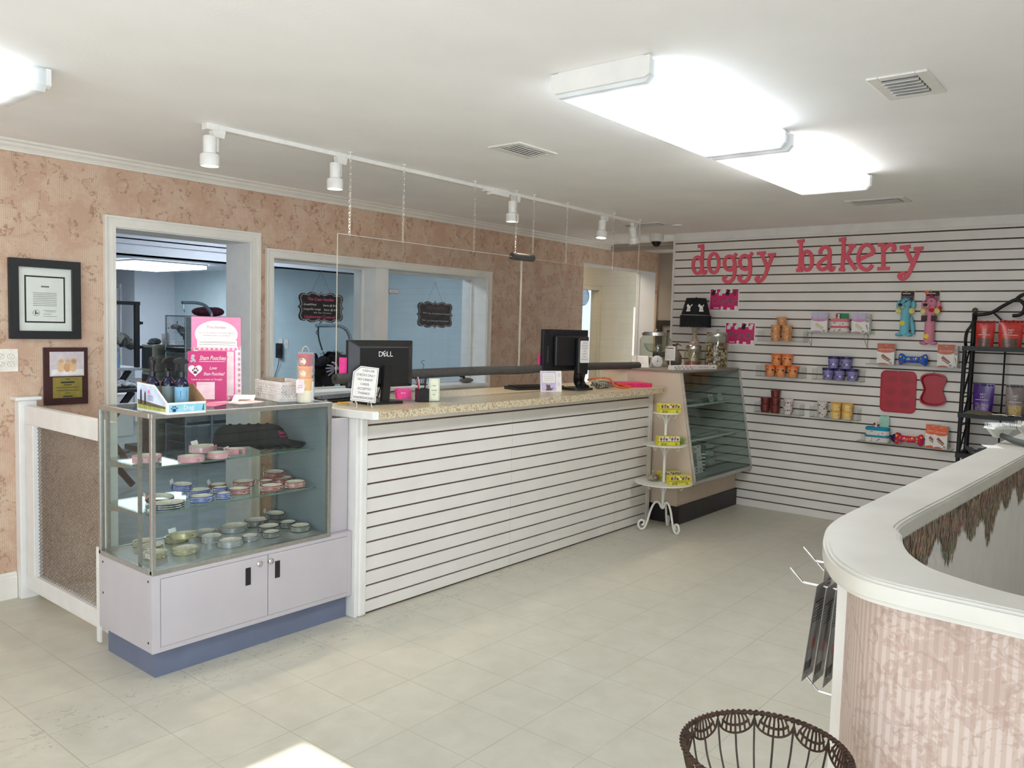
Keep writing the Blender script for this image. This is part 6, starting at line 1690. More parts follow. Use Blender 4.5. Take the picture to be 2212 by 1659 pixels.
def bone_toy(y, z, label, col, dots, textcols, rz):
 t = thing('bone_toy', label, 'toy', (6.715, y, z), rz, None)
 b = MB(); ns = 40; nr = 14; vs = []
 L = 0.105
 for i in range(ns + 1):
  f = -1 + 2 * i / ns
  u = L * f
  e = abs(f)
  hgt = 0.024 + 0.021 * min(1.0, max(0.0, (e - 0.45) / 0.30)) ** 1.2 if e < 0.80 else 0.045 * max(0.0, 1 - ((e - 0.80) / 0.20) ** 2.6) ** 0.5 + 0.001
  thick = 0.020 * math.sqrt(max(0.02, 1 - e ** 6))
  notch = 0.0
  for j in range(nr):
   a = 2 * pi * j / nr
   vv = hgt * sin(a)
   un = u
   if e > 0.8:
    un = u - math.copysign(0.020 * (1 - abs(sin(a))) ** 1.2 * (e - 0.8) / 0.2, f)
   vs.append((-thick * cos(a), -un, 0.046 + vv))
 fs = [(i * nr + j, i * nr + (j + 1) % nr, (i + 1) * nr + (j + 1) % nr, (i + 1) * nr + j) for i in range(ns) for j in range(nr)]
 fs += [tuple(range(nr - 1, -1, -1)), tuple(ns * nr + j for j in range(nr))]
 b.add(vs, fs); b.build('plush_body', plush('bone_plush', col), t, smooth=70)
 rnd = random.Random(9 if col[0] < 120 else 2)
 b = MB()
 sp = [(-0.085, 0.066), (-0.068, 0.078), (-0.060, 0.055), (-0.087, 0.026), (-0.066, 0.018), (-0.055, 0.035), (-0.03, 0.052), (-0.02, 0.033), (0.025, 0.056), (0.035, 0.035), (0.058, 0.055), (0.068, 0.075), (0.086, 0.068), (0.088, 0.028), (0.064, 0.020), (0.058, 0.036)]
 for i, (u, v) in enumerate(sp):
  r = rnd.uniform(0.006, 0.0095)
  e = abs(u) / L; th = 0.020 * math.sqrt(max(0.02, 1 - e ** 6)); hh_ = 0.022 + 0.024 * max(0.0, (e - 0.52) / 0.48) ** 0.8
  dx = th * math.sqrt(max(0.05, 1 - ((v - 0.046) / max(hh_, 0.001)) ** 2))
  b.ball((-dx + 0.001, -u, v), (0.003, r, r * 1.1), 10, m=i % len(dots), k=6)
 b.build('spots', dots, t, smooth=60)
 b = MB()
 for i, ch in enumerate('PARTY!'):
  b.text(ch, lambda u, v, w: (-0.0215 - w, -u, v), -0.036 + i * 0.0145, 0.046 + 0.002 * (i % 2), 0.021, 0.001, i % len(textcols))
 b.build('lettering', textcols, t)
 return t
D_y, D_b, D_r, D_g, D_p = [mat(n, c, 0.8) for n, c in (('yellow_spot', (232, 214, 70)), ('blue_spot', (40, 60, 170)), ('red_spot', (214, 50, 60)), ('green_spot', (110, 190, 110)), ('pink_spot', (240, 150, 150)))]
bone_toy(1.562, 1.2965, 'blue spotted bone toy lettered PARTY on the long clear shelf', (52, 96, 190), [D_y, D_b, D_g, D_r], [M_paperw, M_paperw, D_r], 0)
bone_toy(1.556, 0.688, 'red spotted bone toy lettered PARTY on the lowest clear shelf', (214, 42, 66), [D_y, D_b, D_p, D_g], [mat('lilac_letter', (206, 190, 226), 0.7), D_y], 0)
b = MB(); b.ball((0, 0, 0.038), (0.018, 0.042, 0.036), 16, k=10); o = b.build('soft_toy', plush('navy_plush', (26, 34, 90)), smooth=60); o.location = (6.755, 1.655, 0.6895); tag(o, 'small navy soft toy peeping out behind the red bone toy', 'toy')
def dog_toy(y, z_top, hei, body, label, kind):
 """long loofa-style plush dog hanging from its card by a hook"""
 t = thing('plush_dog_toy', label, 'toy', (6.78, y, z_top - hei), 0, 'long plush dog toys on the slat wall')
 mb_ = plush('plush_body_%s' % kind, body)
 ct = hei
 cw = 0.050; ch = 0.165
 b = MB(); fn = lambda u, v, w: (-w, -u, v)
 b.prism([(-cw, ct - ch), (cw, ct - ch), (cw, ct), (-cw, ct)], fn, 0.006, 0.008, 0)
 b.flat([(-cw + 0.004, ct - ch + 0.004), (cw - 0.004, ct - ch + 0.004), (cw - 0.004, ct - 0.004), (-cw + 0.004, ct - 0.004)], fn, 0.0084, 1)
 b.flat([(-cw + 0.004, ct - 0.042), (cw - 0.004, ct - 0.042), (cw - 0.004, ct - 0.004), (-cw + 0.004, ct - 0.004)], fn, 0.0088, 2)
 b.flat([(-0.036, ct - 0.026), (0.020, ct - 0.026), (0.020, ct - 0.019), (-0.036, ct - 0.019)], fn, 0.0092, 0)
 b.build('hang_card', [mat('cream_card_edge', (214, 206, 150), 0.6), mat('mauve_card' if kind == 'pink' else 'slate_card', (150, 110, 136) if kind == 'pink' else (86, 92, 110), 0.6), mat('dark_plum_card', (52, 26, 30), 0.6)], t)
 b = MB(); b.cyl((0, 0, ct - 0.012), (-0.075, 0, ct - 0.012), 0.0025, n=8); b.cyl((-0.075, 0, ct - 0.012), (-0.08, 0, ct + 0.004), 0.0025, n=8); b.build('hook', M_chrome, t, smooth=60)
 hz = ct - 0.098                    # head centre
 b = MB(); b.lathe([(0.001, 0.012), (0.030, 0.010), (0.036, 0.02), (0.035, hei * 0.3), (0.033, hz - 0.02), (0.03, hz), (0.001, hz)], (-0.045, 0, 0), 20, sx=0.85)
 for s_ in (-1, 1):
  b.ball((-0.055, s_ * 0.036, 0.014), (0.030, 0.026, 0.014), 14, k=8)
  b.ball((-0.030, s_ * 0.032, 0.012), (0.022, 0.022, 0.012), 14, k=8)
 b.build('body', mb_, t, smooth=70)
 b = MB(); b.ball((-0.050, 0.0, hz), (0.036, 0.040, 0.042), 18, k=12); b.ball((-0.078, 0.020, hz - 0.018), (0.028, 0.026, 0.024), 16, k=10); b.build('head', mb_, t, smooth=70)
 for s_ in (-1, 1):
  b = MB(); b.ball((-0.045, s_ * 0.052, hz - 0.014), (0.010, 0.016, 0.034), 12, k=8); b.build('ear', mb_, t, smooth=70)
  b = MB(); b.ball((-0.058, s_ * 0.046, hz - 0.058), (0.018, 0.022, 0.024), 14, k=8, m=0); b.build('bell_paw', plush('cream_yellow_plush', (232, 220, 140)), t, smooth=70)
 b = MB(); b.ball((-0.104, 0.026, hz - 0.014), (0.012, 0.016, 0.012), 14, k=8); b.build('nose', M_plastic_blk, t, smooth=70)
 b = MB(); b.ball((-0.084, -0.008, hz + 0.014), (0.004, 0.005, 0.005), 8, k=6); b.ball((-0.082, 0.030, hz + 0.016), (0.004, 0.005, 0.005), 8, k=6); b.build('eyes', M_ink, t)
 if kind == 'pink':
  b = MB(); b.lathe([(0.018, hz + 0.034), (0.010, hz + 0.055), (0.001, hz + 0.074)], (-0.045, 0, 0), 12); b.build('party_hat', plush('crimson_felt', (196, 34, 84)), t, smooth=60)
  b = MB(); b.ball((-0.078, -0.012, hz - 0.052), (0.010, 0.020, 0.014), 10); b.ball((-0.050, -0.062, hz - 0.04), (0.016, 0.014, 0.022), 10); b.build('felt_cape', plush('red_cape', (206, 40, 44)), t, smooth=60)
  b = MB()
  for s_ in (-1, 1):
   b.box(-0.081, -0.078, s_ * 0.034 - 0.020, s_ * 0.034 + 0.020, hz - 0.135, hz - 0.092)
  b.build('dark_tags', mat('dark_plum_tag', (60, 30, 34), 0.6), t)
  b = MB(); b.prism(rrect(-cw - 0.006, -cw + 0.022, ct - 0.03, ct - 0.002, 0.01), fn, 0.0095, 0.0100); b.build('price_dot', M_orange, t)
 else:
  b = MB(); b.ball((-0.088, 0.012, hz - 0.032), (0.010, 0.016, 0.010), 10); b.build('beak_patch', plush('orange_felt', (236, 176, 60)), t, smooth=60)
  b = MB(); b.tube([(-0.084, 0.030, hz - 0.01), (-0.088, -0.006, hz + 0.006), (-0.075, -0.034, hz + 0.028), (-0.04, -0.044, hz + 0.05)], 0.0022, 6); b.build('eyepatch_cord', M_ink, t)
  b = MB(); b.tube(smooth_path([(-0.03, -0.034, hei * 0.42), (-0.035, -0.052, hei * 0.25), (-0.03, -0.060, 0.02)], 5), 0.014, 10); b.build('tail', mb_, t, smooth=60)
 b = MB(); b.lathe([(0.001, 0), (0.018, 0.0), (0.018, 0.0012), (0.001, 0.0013)], (0, 0, 0), 18); b.v = [(-0.045 - 0.0300 - z, x + 0.012, y + hei * (0.155 if kind == 'pink' else 0.29)) for x, y, z in b.v]; b.build('sticker', mat('yellow_sticker', (236, 206, 30), 0.6), t)
 return t
dog_toy(1.640, 1.868, 0.352, (116, 188, 206), 'turquoise plush dog toy on a card, left of the pink one', 'blue')
dog_toy(1.466, 1.868, 0.410, (214, 138, 160), 'pink plush dog toy with a red party hat, hanging beside the turquoise one', 'pink')
# red silicone molds
M_sil = mat('red_silicone', (172, 22, 44), 0.35, var=0.04, vs=20)
def mold_hook(t, z):
 b = MB(); b.cyl((0, 0, z), (-0.03, 0, z), 0.004, n=8); b.ball((-0.032, 0, z), 0.006, 10); b.build('hook', M_chrome, t, smooth=60)
t = thing('silicone_mold', 'rectangular red silicone mold with six paw-print cups', 'baking mold', (6.78, 1.668, 0.930), 0.0, 'red silicone molds')
fn = lambda u, v, w: (-w, -u + 0.02 * (v - 0.16), v)
b = MB(); b.prism(rrect(-0.125, 0.125, 0.0, 0.315, 0.035), fn, 0.004, 0.010)
b.build('tray', M_sil, t, bevel=0.002)
b = MB(); o_ = rrect(-0.125, 0.125, 0.0, 0.315, 0.035); add_stroke(b, o_, 0.010, fn, 0.010, 0.013, 0, closed=True); b.build('rolled_rim', M_sil, t, bevel=0.002)
for i in range(3):
 for j in range(2):
  b = MB(); u0, v0 = -0.055 + 0.11 * j, 0.058 + 0.098 * i
  paw = [(u0 + 0.040 * cos(a) * (1 + 0.10 * cos(5 * a + 0.6)), v0 + 0.036 * sin(a) * (1 + 0.10 * cos(5 * a + 0.6))) for a in [2 * pi * k / 40 for k in range(40)]]
  add_stroke(b, paw, 0.005, fn, 0.0095, 0.0125, 0, closed=True)
  b.flat([(u0 + (u - u0) * 0.75, v0 + (v - v0) * 0.75) for u, v in paw], fn, 0.0104, 1)
  b.build('paw_cup', [M_sil, mat('red_silicone_well', (150, 18, 38), 0.4)], t)
mold_hook(t, 0.318)
t = thing('silicone_mold', 'bone-shaped red silicone mold hanging beside the paw-print one', 'baking mold', (6.78, 1.420, 0.998), 0.0, 'red silicone molds')
bone = []
for k in range(64):
 t_ = sin(2 * pi * (k + 0.5) / 64); w_ = 0.096 * (1 - 0.32 * math.exp(-(t_ / 0.45) ** 2)) * max(0.0, 1 - abs(t_) ** 6) ** 0.5
 bone.append(((w_ if cos(2 * pi * (k + 0.5) / 64) > 0 else -w_), 0.124 + 0.1255 * t_))
b = MB(); b.prism(bone, fn, 0.004, 0.008); b.build('floor', M_sil, t)
b = MB(); n_ = len(bone)
for (s0, w0, s1, w1) in ((1.0, 0.008, 1.0, 0.040), (1.0, 0.040, 0.90, 0.040), (0.90, 0.040, 0.84, 0.010)):
 sc2 = lambda s_: [(u * s_, 0.124 + (v - 0.124) * (1 - (1 - s_) * 0.8)) for u, v in bone]
 A, B_ = sc2(s0), sc2(s1)
 b.add([fn(u, v, w0) for u, v in A] + [fn(u, v, w1) for u, v in B_], [(i, (i + 1) % n_, n_ + (i + 1) % n_, n_ + i) for i in range(n_)])
b.build('wall_rim', M_sil, t, smooth=40)
mold_hook(t, 0.252)
b = MB(); b.lathe([(0.001, 0), (0.006, 0), (0.006, -0.012), (0.001, -0.014)], n=10)
# baker's rack
M_iron = mat('black_wrought_iron', (26, 26, 26), 0.45, 0.3, var=0.1)
rk = thing('bakers_rack', 'black wrought iron rack with scrolled top beside the clear shelves', 'rack', (6.43, 1.165, 0))
RW = 0.74
for (dy, top) in ((0, 1.70), (-RW, 1.70)):
 b = MB(); b.cyl((0.27, dy, 0), (0.27, dy, top), 0.017, n=12); b.build('rear_post', M_iron, rk, smooth=40)
 b = MB(); b.ball((0.27, dy, top + 0.018), 0.020, 14); b.build('finial', mat('antique_knob', (96, 86, 72), 0.4, 0.5), rk, smooth=60)
 b = MB(); b.cyl((0.0, dy, 0), (0.0, dy, 1.455), 0.014, n=12); b.build('front_post', M_iron, rk, smooth=40)
 b = MB()
 b.tube(smooth_path([(0.02, dy, 1.465), (0.0, dy, 1.50), (0.03, dy, 1.56), (0.15, dy, 1.60), (0.23, dy, 1.64), (0.255, dy, 1.685)], 6), 0.011, 8)
 b.build('side_scroll', M_iron, rk, smooth=60)
 b = MB()
 for k in range(7):
  z = 0.1 + k * 0.2; b.cyl((0, dy, z), (0.27, dy, z), 0.006, n=8)
  b.tube(smooth_path([(0.05, dy, z + 0.02), (0.13, dy, z + 0.10), (0.22, dy, z + 0.18)], 4), 0.006, 6)
 b.build('side_lattice', M_iron, rk, smooth=60)
for z in (0.25, 0.70, 0.985, 1.455):
 b = MB(); b.box(-0.016, 0.29, -RW, 0.0, z - 0.022, z - 0.016); b.box(-0.018, -0.012, -RW - 0.016, 0.016, z - 0.026, z + 0.006); b.box(0.284, 0.29, -RW, 0.0, z - 0.026, z + 0.006)
 b.box(-0.016, 0.286, -0.006, 0.016, z - 0.026, z + 0.006); b.box(-0.016, 0.286, -RW - 0.016, -RW + 0.006, z - 0.026, z + 0.006)
 b.build('shelf_frame', M_iron, rk)
 b = MB(); b.box(-0.010, 0.282, -RW, -0.006, z - 0.004, z); b.build('glass_top', glass('rack_glass', (228, 236, 232), 0.8), rk)
b = MB(); b.cyl((0.275, -0.205, 0.25), (0.275, -0.205, 1.44), 0.006, n=8); b.build('rear_rod', M_iron, rk, smooth=40)
b = MB(); b.tube(smooth_path([(0.27, -0.012, 1.685), (0.27, -0.10, 1.70), (0.27, -0.18, 1.755), (0.27, -0.255, 1.795), (0.27, -0.305, 1.755), (0.27, -0.29, 1.695), (0.27, -0.235, 1.682)], 6), 0.0125, 10); b.build('top_scroll', M_iron, rk, smooth=60)
b = MB(); b.tube(smooth_path([(0.27, -0.25, 1.795), (0.27, -0.29, 1.83), (0.27, -0.37, 1.845), (0.27, -0.45, 1.83), (0.27, -0.485, 1.795)], 6), 0.0125, 10); b.build('top_scroll', M_iron, rk, smooth=60)
b = MB(); b.tube(smooth_path([(0.27, -RW + 0.012, 1.685), (0.27, -RW + 0.10, 1.70), (0.27, -RW + 0.18, 1.755), (0.27, -RW + 0.255, 1.795), (0.27, -RW + 0.305, 1.755), (0.27, -RW + 0.29, 1.695), (0.27, -RW + 0.235, 1.682)], 6), 0.0125, 10); b.build('top_scroll', M_iron, rk, smooth=60)
b = MB(); b.tube([(0.27, -0.115, 1.705), (0.27, -0.20, 1.62), (0.27, -0.24, 1.50), (0.27, -0.25, 1.46)], 0.007, 8); b.build('top_scroll', M_iron, rk, smooth=60)
def treat_bag(y, z, wid, hei, label, top, low, x, rz=0.0, paws=True):
 t = thing('treat_bag', label, 'bag', (x, y, z), rz, 'treat bags on the black rack')
 b = MB(); nu, nv = 12, 14; vs = []
 for sgn in (-1, 1):
  for j in range(nv + 1):
   v = j / nv
   for i in range(nu + 1):
    u = -1 + 2 * i / nu
    th = 0.030 * (1 - v) ** 0.7 * (1 - u * u) ** 0.5 + 0.001 + (0.006 * (1 - v) * (1 - u * u))
    vs.append((sgn * th, -u * wid / 2 * (1.0 + 0.03 * sin(3 * v) - (0.12 * (1 - v) if v < 0.9 else 0)), hei * v + 0.0015 * sin(9 * u)* (1 if v > 0.05 else 0)))
 K = (nu + 1) * (nv + 1)
 fs = []; ms = []
 for s_ in (0, 1):
  for j in range(nv):
   for i in range(nu):
    a = s_ * K + j * (nu + 1) + i; q_ = (a, a + 1, a + nu + 2, a + nu + 1)
    b.add([], [], 0); fs.append(q_ if s_ else q_[::-1]); ms.append(0 if j > 4 or abs(i - nu / 2 + 0.5) > 3.6 else 1)
 b.v = vs
 for i in range(nu):
  fs.append((i, i + 1, K + i + 1, K + i)); ms.append(0)
 for f_, m_ in zip(fs, ms):
  b.f.append(f_); b.mi.append(m_)
 b.build('pouch', [top, low], t, smooth=60)
 fnb = lambda u, v, w: (-0.012 - 0.022 * (1 - v / hei) - w, -u, v)
 b = MB()
 if paws:
  for i in range(6):
   b.flat(arc(-wid * 0.42 + i * wid * 0.168, hei * 0.955, 0.008, 0.0055, 0, 340, 8), fnb, 0.003, 0)
 b.text("THAT'S", fnb, 0, hei * 0.64, 0.019, 0.006, 1, width=wid * 0.24); b.text('IT', fnb, 0, hei * 0.545, 0.016, 0.008, 1, width=wid * 0.16)
 b.flat([(-wid * 0.3, hei * 0.46), (wid * 0.3, hei * 0.46), (wid * 0.3, hei * 0.475), (-wid * 0.3, hei * 0.475)], fnb, 0.009, 1)
 b.build('front_print', [M_ink, M_paperw], t)
M_bagred = mat('red_foil_pouch', (190, 52, 46), 0.25, var=0.1, vs=25); M_bagclear = mat('treats_in_window', (96, 66, 56), 0.3, var=0.5, vs=120)
treat_bag(1.058, 1.4555, 0.118, 0.185, 'red treat bag on the top rack shelf, nearest the slat wall toys', M_bagred, M_bagclear, 6.50)
treat_bag(0.905, 1.4555, 0.150, 0.190, 'larger red treat bag on the top rack shelf', M_bagred, M_bagclear, 6.50, 0.1)
treat_bag(1.052, 0.9855, 0.135, 0.215, 'purple treat bag on the second rack shelf', mat('purple_foil_pouch', (70, 34, 120), 0.25, var=0.12, vs=25), mat('dim_window', (110, 90, 130), 0.2, var=0.4, vs=60), 6.55, -0.1)
treat_bag(0.850, 0.9855, 0.120, 0.220, 'grey treat bag with yellow kibble on the second rack shelf', mat('grey_foil_pouch', (120, 108, 106), 0.22, var=0.12, vs=25), mat('yellow_kibble_window', (160, 138, 80), 0.4, var=0.4, vs=140), 6.50, 0.1)
b = MB(); n_ = 16; vs = []
for i in range(n_ + 1):
 for j in range(n_ + 1):
  u, v = i / n_, j / n_
  vs.append((0.13 * (u - 0.5) + 0.01 * sin(8 * v), -0.19 * (v - 0.5), 0.006 + 0.022 * (0.5 + 0.5 * sin(9 * u + 5 * v)) * (1 - (2 * u - 1) ** 4) * (1 - (2 * v - 1) ** 4)))
b.add(vs, [(i * (n_ + 1) + j, i * (n_ + 1) + j + 1, (i + 1) * (n_ + 1) + j + 1, (i + 1) * (n_ + 1) + j) for i in range(n_) for j in range(n_)])
o = b.build('cloth', mat('sage_grey_cloth', (116, 110, 92), 0.95, var=0.08, vs=80), smooth=70); o.modifiers.new('shell', 'SOLIDIFY').thickness = 0.004; o.location = (6.475, 1.055, 0.986); tag(o, 'crumpled sage grey cloth in front of the purple bag', 'cloth')
for i, (y, lb) in enumerate(((0.925, 'clear plastic wrapper lying on the second rack shelf'), (0.845, 'shiny metal clip lying on the second rack shelf'))):
 b = MB(); b.tube(smooth_path([(0, -0.05, 0.006), (0.01, -0.02, 0.012), (-0.006, 0.02, 0.008), (0.004, 0.05, 0.010)], 4), 0.006, 8); b.tube(smooth_path([(-0.01, -0.045, 0.006), (-0.02, 0.0, 0.014), (-0.008, 0.045, 0.006)], 4), 0.005, 8)
 o = b.build('shiny_clip' if i else 'plastic_wrapper', M_chrome if i else M_acr_edge, smooth=60); o.location = (6.445, y, 0.986); tag(o, lb, 'clip' if i else 'wrapper')
t = thing('sunglasses', 'black winged novelty sunglasses on the rack behind the half wall', 'sunglasses', (6.50, 1.07, 0.701), 0)
b = MB()
for s_ in (-1, 1):
 b.prism([(s_ * 0.004, 0.028), (s_ * 0.03, 0.010), (s_ * 0.058, 0.024), (s_ * 0.072, 0.062), (s_ * 0.046, 0.048), (s_ * 0.02, 0.046)], lambda u, v, w: (-w, -u, v), 0, 0.006)
b.build('front', M_plastic_blk, t)
for s_ in (-1, 1):
 b = MB(); b.tube([(0, s_ * 0.066, 0.045), (0.09, s_ * 0.060, 0.04), (0.115, s_ * 0.058, 0.004)], 0.003, 6); b.build('temple', M_plastic_blk, t, smooth=60)
# three-tier stand
M_wire = mat('white_enamel_wire', (226, 224, 216), 0.4, var=0.03)
st = thing('tiered_stand', 'white wrought iron three-tier stand at the corner of the counter', 'stand', (5.455, 2.952, 0), radians(-38))
b = MB(); b.cyl((0, 0, 0.165), (0, 0, 0.893), 0.0105, n=14); b.build('pole', M_wire, st, smooth=40)
for k in range(3):
 a = 2 * pi * k / 3 + 0.35 + pi / 6
 pth = [(0.012, 0.19), (0.04, 0.235), (0.075, 0.23), (0.11, 0.17), (0.135, 0.085), (0.165, 0.02), (0.20, 0.012), (0.222, 0.045), (0.205, 0.082), (0.172, 0.078), (0.168, 0.05), (0.188, 0.045)]
 b = MB(); b.tube(smooth_path([(r * cos(a) * 0.82, r * sin(a) * 0.82, z * 0.92) for r, z in pth], 6), 0.0085, 8); b.build('scroll_leg', M_wire, st, smooth=60)
tiers = [(0.365, 0.215, 0.010), (0.652, 0.160, 0.004), (0.893, 0.108, 0.0)]
for (z, r, off) in tiers:
 b = MB(); b.lathe([(0.001, z), (r, z), (r + 0.003, z + 0.003), (r, z + 0.007), (0.001, z + 0.007)], n=40); b.build('tier_plate', M_wire, st, smooth=40)
 for k in range(4):
  a = pi / 2 * k + 0.5
  b = MB(); b.tube(smooth_path([(0.008 * cos(a), 0.008 * sin(a), z - 0.10), (0.02 * cos(a), 0.02 * sin(a), z - 0.05), (0.055 * cos(a), 0.055 * sin(a), z - 0.006)], 5), 0.0035, 6); b.build('tier_brace', M_wire, st, smooth=60)
  b = MB(); rr = r * 0.82
  b.tube(smooth_path([(rr * cos(a), rr * sin(a), z - 0.001), (rr * cos(a), rr * sin(a), z - 0.02), ((rr - 0.015) * cos(a), (rr - 0.015) * sin(a), z - 0.032), ((rr - 0.028) * cos(a), (rr - 0.028) * sin(a), z - 0.018)], 4), 0.0028, 6); b.build('small_hook', M_wire, st, smooth=60)
def bus_box(x, y, z, rz, label, roof, flip=False):
 t = thing('novelty_box', label, 'box', (x, y, z), rz, 'yellow bus boxes on the tiered stand')
 b = MB(); b.prism([(-0.085, 0), (0.085, 0), (0.085, 0.060), (0.078, 0.068), (-0.078, 0.068), (-0.085, 0.060)], lambda u, v, w: (u, w, v), -0.03, 0.03, 0); b.build('carton', mat('bus_yellow', (216, 204, 60), 0.5), t, bevel=0.001)
 b = MB(); fn = lambda u, v, w: (u, -0.03 - w, v)
 b.flat([(-0.083, 0.032), (0.083, 0.032), (0.078, 0.066), (-0.078, 0.066)], fn, 0.0005, 1)
 rnd = random.Random(len(label))
 for i in range(7):
  u = -0.066 + i * 0.022; b.flat(arc(u, 0.047, 0.009, 0.012, 0, 340, 10), fn, 0.0009, (2, 3, 2, 4)[i % 4]); b.flat(arc(u + 0.004, 0.058, 0.006, 0.006, 0, 340, 8), fn, 0.0011, (3, 2, 4, 2)[i % 4])
 b.flat([(-0.085, 0.026), (0.085, 0.026), (0.085, 0.031), (-0.085, 0.031)], fn, 0.0009, 5)
 for u in (-0.055, 0.055, -0.03):
  b.flat(arc(u, 0.010, 0.010, 0.010, 0, 345, 14), fn, 0.0009, 5); b.flat(arc(u, 0.010, 0.004, 0.004, 0, 345, 10), fn, 0.0012, 0)
 if flip:
  b.text('The Barking Bus', lambda u, v, w: (-u, -0.03 - w, 0.068 - v), 0.0, 0.050, 0.017, 0.0014, 6, width=0.10)
 b.build('printed_side', [mat('bus_yellow', (216, 204, 60), 0.5), roof, mat('brown_dog_print', (116, 72, 42), 0.6), mat('lilac_dog_print', (136, 124, 176), 0.6), mat('cream_dog_print', (222, 214, 190), 0.6), mat('olive_print', (120, 128, 40), 0.6), M_ink], t)
M_roofw = mat('white_roof_print', (222, 218, 208), 0.6)
Vd = lambda z, du, dv: (5.455 + du * cos(radians(-38)) - dv * sin(radians(-38)), 2.952 + du * sin(radians(-38)) + dv * cos(radians(-38)), z)
bus_box(*Vd(0.9005, 0.012, -0.01), radians(-36), 'yellow dog-bus box on the top tier of the white stand', mat('yellow_roof_print', (212, 202, 90), 0.6))
bus_box(*Vd(0.6595, 0.0, -0.045), radians(-38), 'yellow dog-bus box with a white roof on the middle tier', M_roofw)
bus_box(*Vd(0.3725, 0.075, -0.10), radians(-38), 'yellow dog-bus box lying face down at the front of the bottom tier', mat('bus_yellow', (216, 204, 60), 0.5), True)
bus_box(*Vd(0.3725, 0.075, 0.085), radians(-30), 'dog-bus box at the back of the bottom tier', M_roofw)
M_cello = mat('green_cello_shred', (150, 178, 96), 0.35)
def shred(x, y, z, r, label, n, col):
 b = MB(); rnd = random.Random(int(x * 1000) + n)
 for i in range(n):
  a = rnd.uniform(0, 2 * pi); e = rnd.uniform(0.1, 1.3); d = Vector((cos(a) * cos(e), sin(a) * cos(e), sin(e)))
  p = Vector((rnd.uniform(-r * 0.5, r * 0.5), rnd.uniform(-r * 0.5, r * 0.5), 0.004)); q_ = p + d * r * rnd.uniform(0.5, 1.0); s_ = d.cross(Vector((0, 0, 1))); s_ = (s_.normalized() if s_.length > 1e-3 else Vector((1, 0, 0))) * 0.002
  b.add([p - s_, p + s_, q_ + s_, q_ - s_, p - s_ + Vector((0, 0, .001)), p + s_ + Vector((0, 0, .001)), q_ + s_ + Vector((0, 0, .001)), q_ - s_ + Vector((0, 0, .001))], [(0, 1, 2, 3), (7, 6, 5, 4), (0, 4, 5, 1), (1, 5, 6, 2), (2, 6, 7, 3), (3, 7, 4, 0)])
 o = b.build('paper_shred', col); o.location = (x, y, z); tag(o, label, 'paper shred', None, 'stuff')
shred(*Vd(0.6595, 0.115, 0.0), 0.062, 'tuft of green shredded paper on the middle tier of the white stand', 90, M_cello)
shred(*Vd(0.3725, 0.09, 0.0), 0.062, 'tuft of green and brown shred on the bottom tier of the white stand', 90, M_cello)
def biscuit_bag(x, y, z, label, r):
 t = thing('biscuit_bag', label, 'bag', (x, y, z), 0.3)
 b = MB(); rnd = random.Random(8)
 for i in range(22):
  b.ball((rnd.uniform(-r, r), rnd.uniform(-r * 0.8, r * 0.8), 0.010 + rnd.uniform(0, r * 0.9)), (0.012, 0.010, 0.008), 8, k=5, m=i % 2)
 b.build('biscuits', [mat('pale_biscuit', (190, 166, 128), 0.8), mat('dark_biscuit', (110, 88, 66), 0.8)], t, smooth=60)['kind'] = 'stuff'
 b = MB(); b.lathe([(0.001, 0.001), (r * 1.25, 0.002), (r * 1.4, r * 0.5), (r * 1.2, r * 1.25), (r * 0.4, r * 1.7), (r * 0.6, r * 2.3), (r * 0.5, r * 2.32), (r * 0.3, r * 1.7)], n=20); b.build('cellophane', glass('crinkled_cellophane', (246, 247, 242), 1.4, 0.02), t, smooth=60)
biscuit_bag(*Vd(0.3725, -0.06, 0.05), 'small cellophane bag of biscuits at the back of the bottom tier', 0.036)
biscuit_bag(*Vd(0.3725, 0.13, 0.015), 'cellophane bag of brown biscuits beside the shred on the bottom tier', 0.03)
# curved half wall with its cap
ZH = 1.067
outer = [(5.4, 0.545), (4.1, 0.585), (3.0, 0.612), (2.25, 0.624), (2.0, 0.622), (1.844, 0.591), (1.731, 0.552), (1.643, 0.507), (1.576, 0.443), (1.551, 0.369), (1.545, 0.265), (1.54, 0.0), (1.54, -0.545)]
inner = [(5.4, 0.38), (3.63, 0.433), (2.75, 0.462), (2.12, 0.486), (1.976, 0.460), (1.851, 0.420), (1.746, 0.359), (1.695, 0.293), (1.655, 0.182), (1.645, 0.0), (1.645, -0.545)]
def sm(P, n=6):
 return [(p.x, p.y) for p in smooth_path([(a, c, 0) for a, c in P], n)]
O_, I_ = sm(outer), sm(inner)
def inset(P, d):
 Lf, Rt = stroke(P, 2 * abs(d))
 return [(p.x, p.y) for p in (Lf if d > 0 else Rt)]
hw_ = thing('half_wall', 'curved half wall papered pink with a white cap at the right', 'half wall', (0, 0, 0))
b = MB()
def band(b, A, B_, z0, z1, m=0):
 n = min(len(A), len(B_))
 b.prism(A + B_[::-1], xy, z0, z1, m)
for (dO, dI, z0, z1) in ((0.006, -0.006, ZH - 0.046, ZH - 0.036), (0.0, 0.0, ZH - 0.036, ZH - 0.008), (0.005, -0.005, ZH - 0.008, ZH - 0.003), (0.012, -0.012, ZH - 0.003, ZH)):
 A = inset(O_, dO) if dO else O_; B2 = inset(I_, dI) if dI else I_
 band(b, A, B2, z0, z1)
b.build('cap', mat('white_painted_cap', (206, 203, 194), 0.35, var=0.03, vs=6), hw_, smooth=30)
Op = inset(O_, 0.055)
cut = [p for p in Op if p[0] < 1.875]
b = MB(); s_ = 0.0; acc = [0.0]
for i in range(1, len(cut)):
 acc.append(acc[-1] + math.dist(cut[i], cut[i - 1]))
n_ = len(cut)
vs = [(p[0], p[1], 0.0) for p in cut] + [(p[0], p[1], ZH - 0.044) for p in cut]
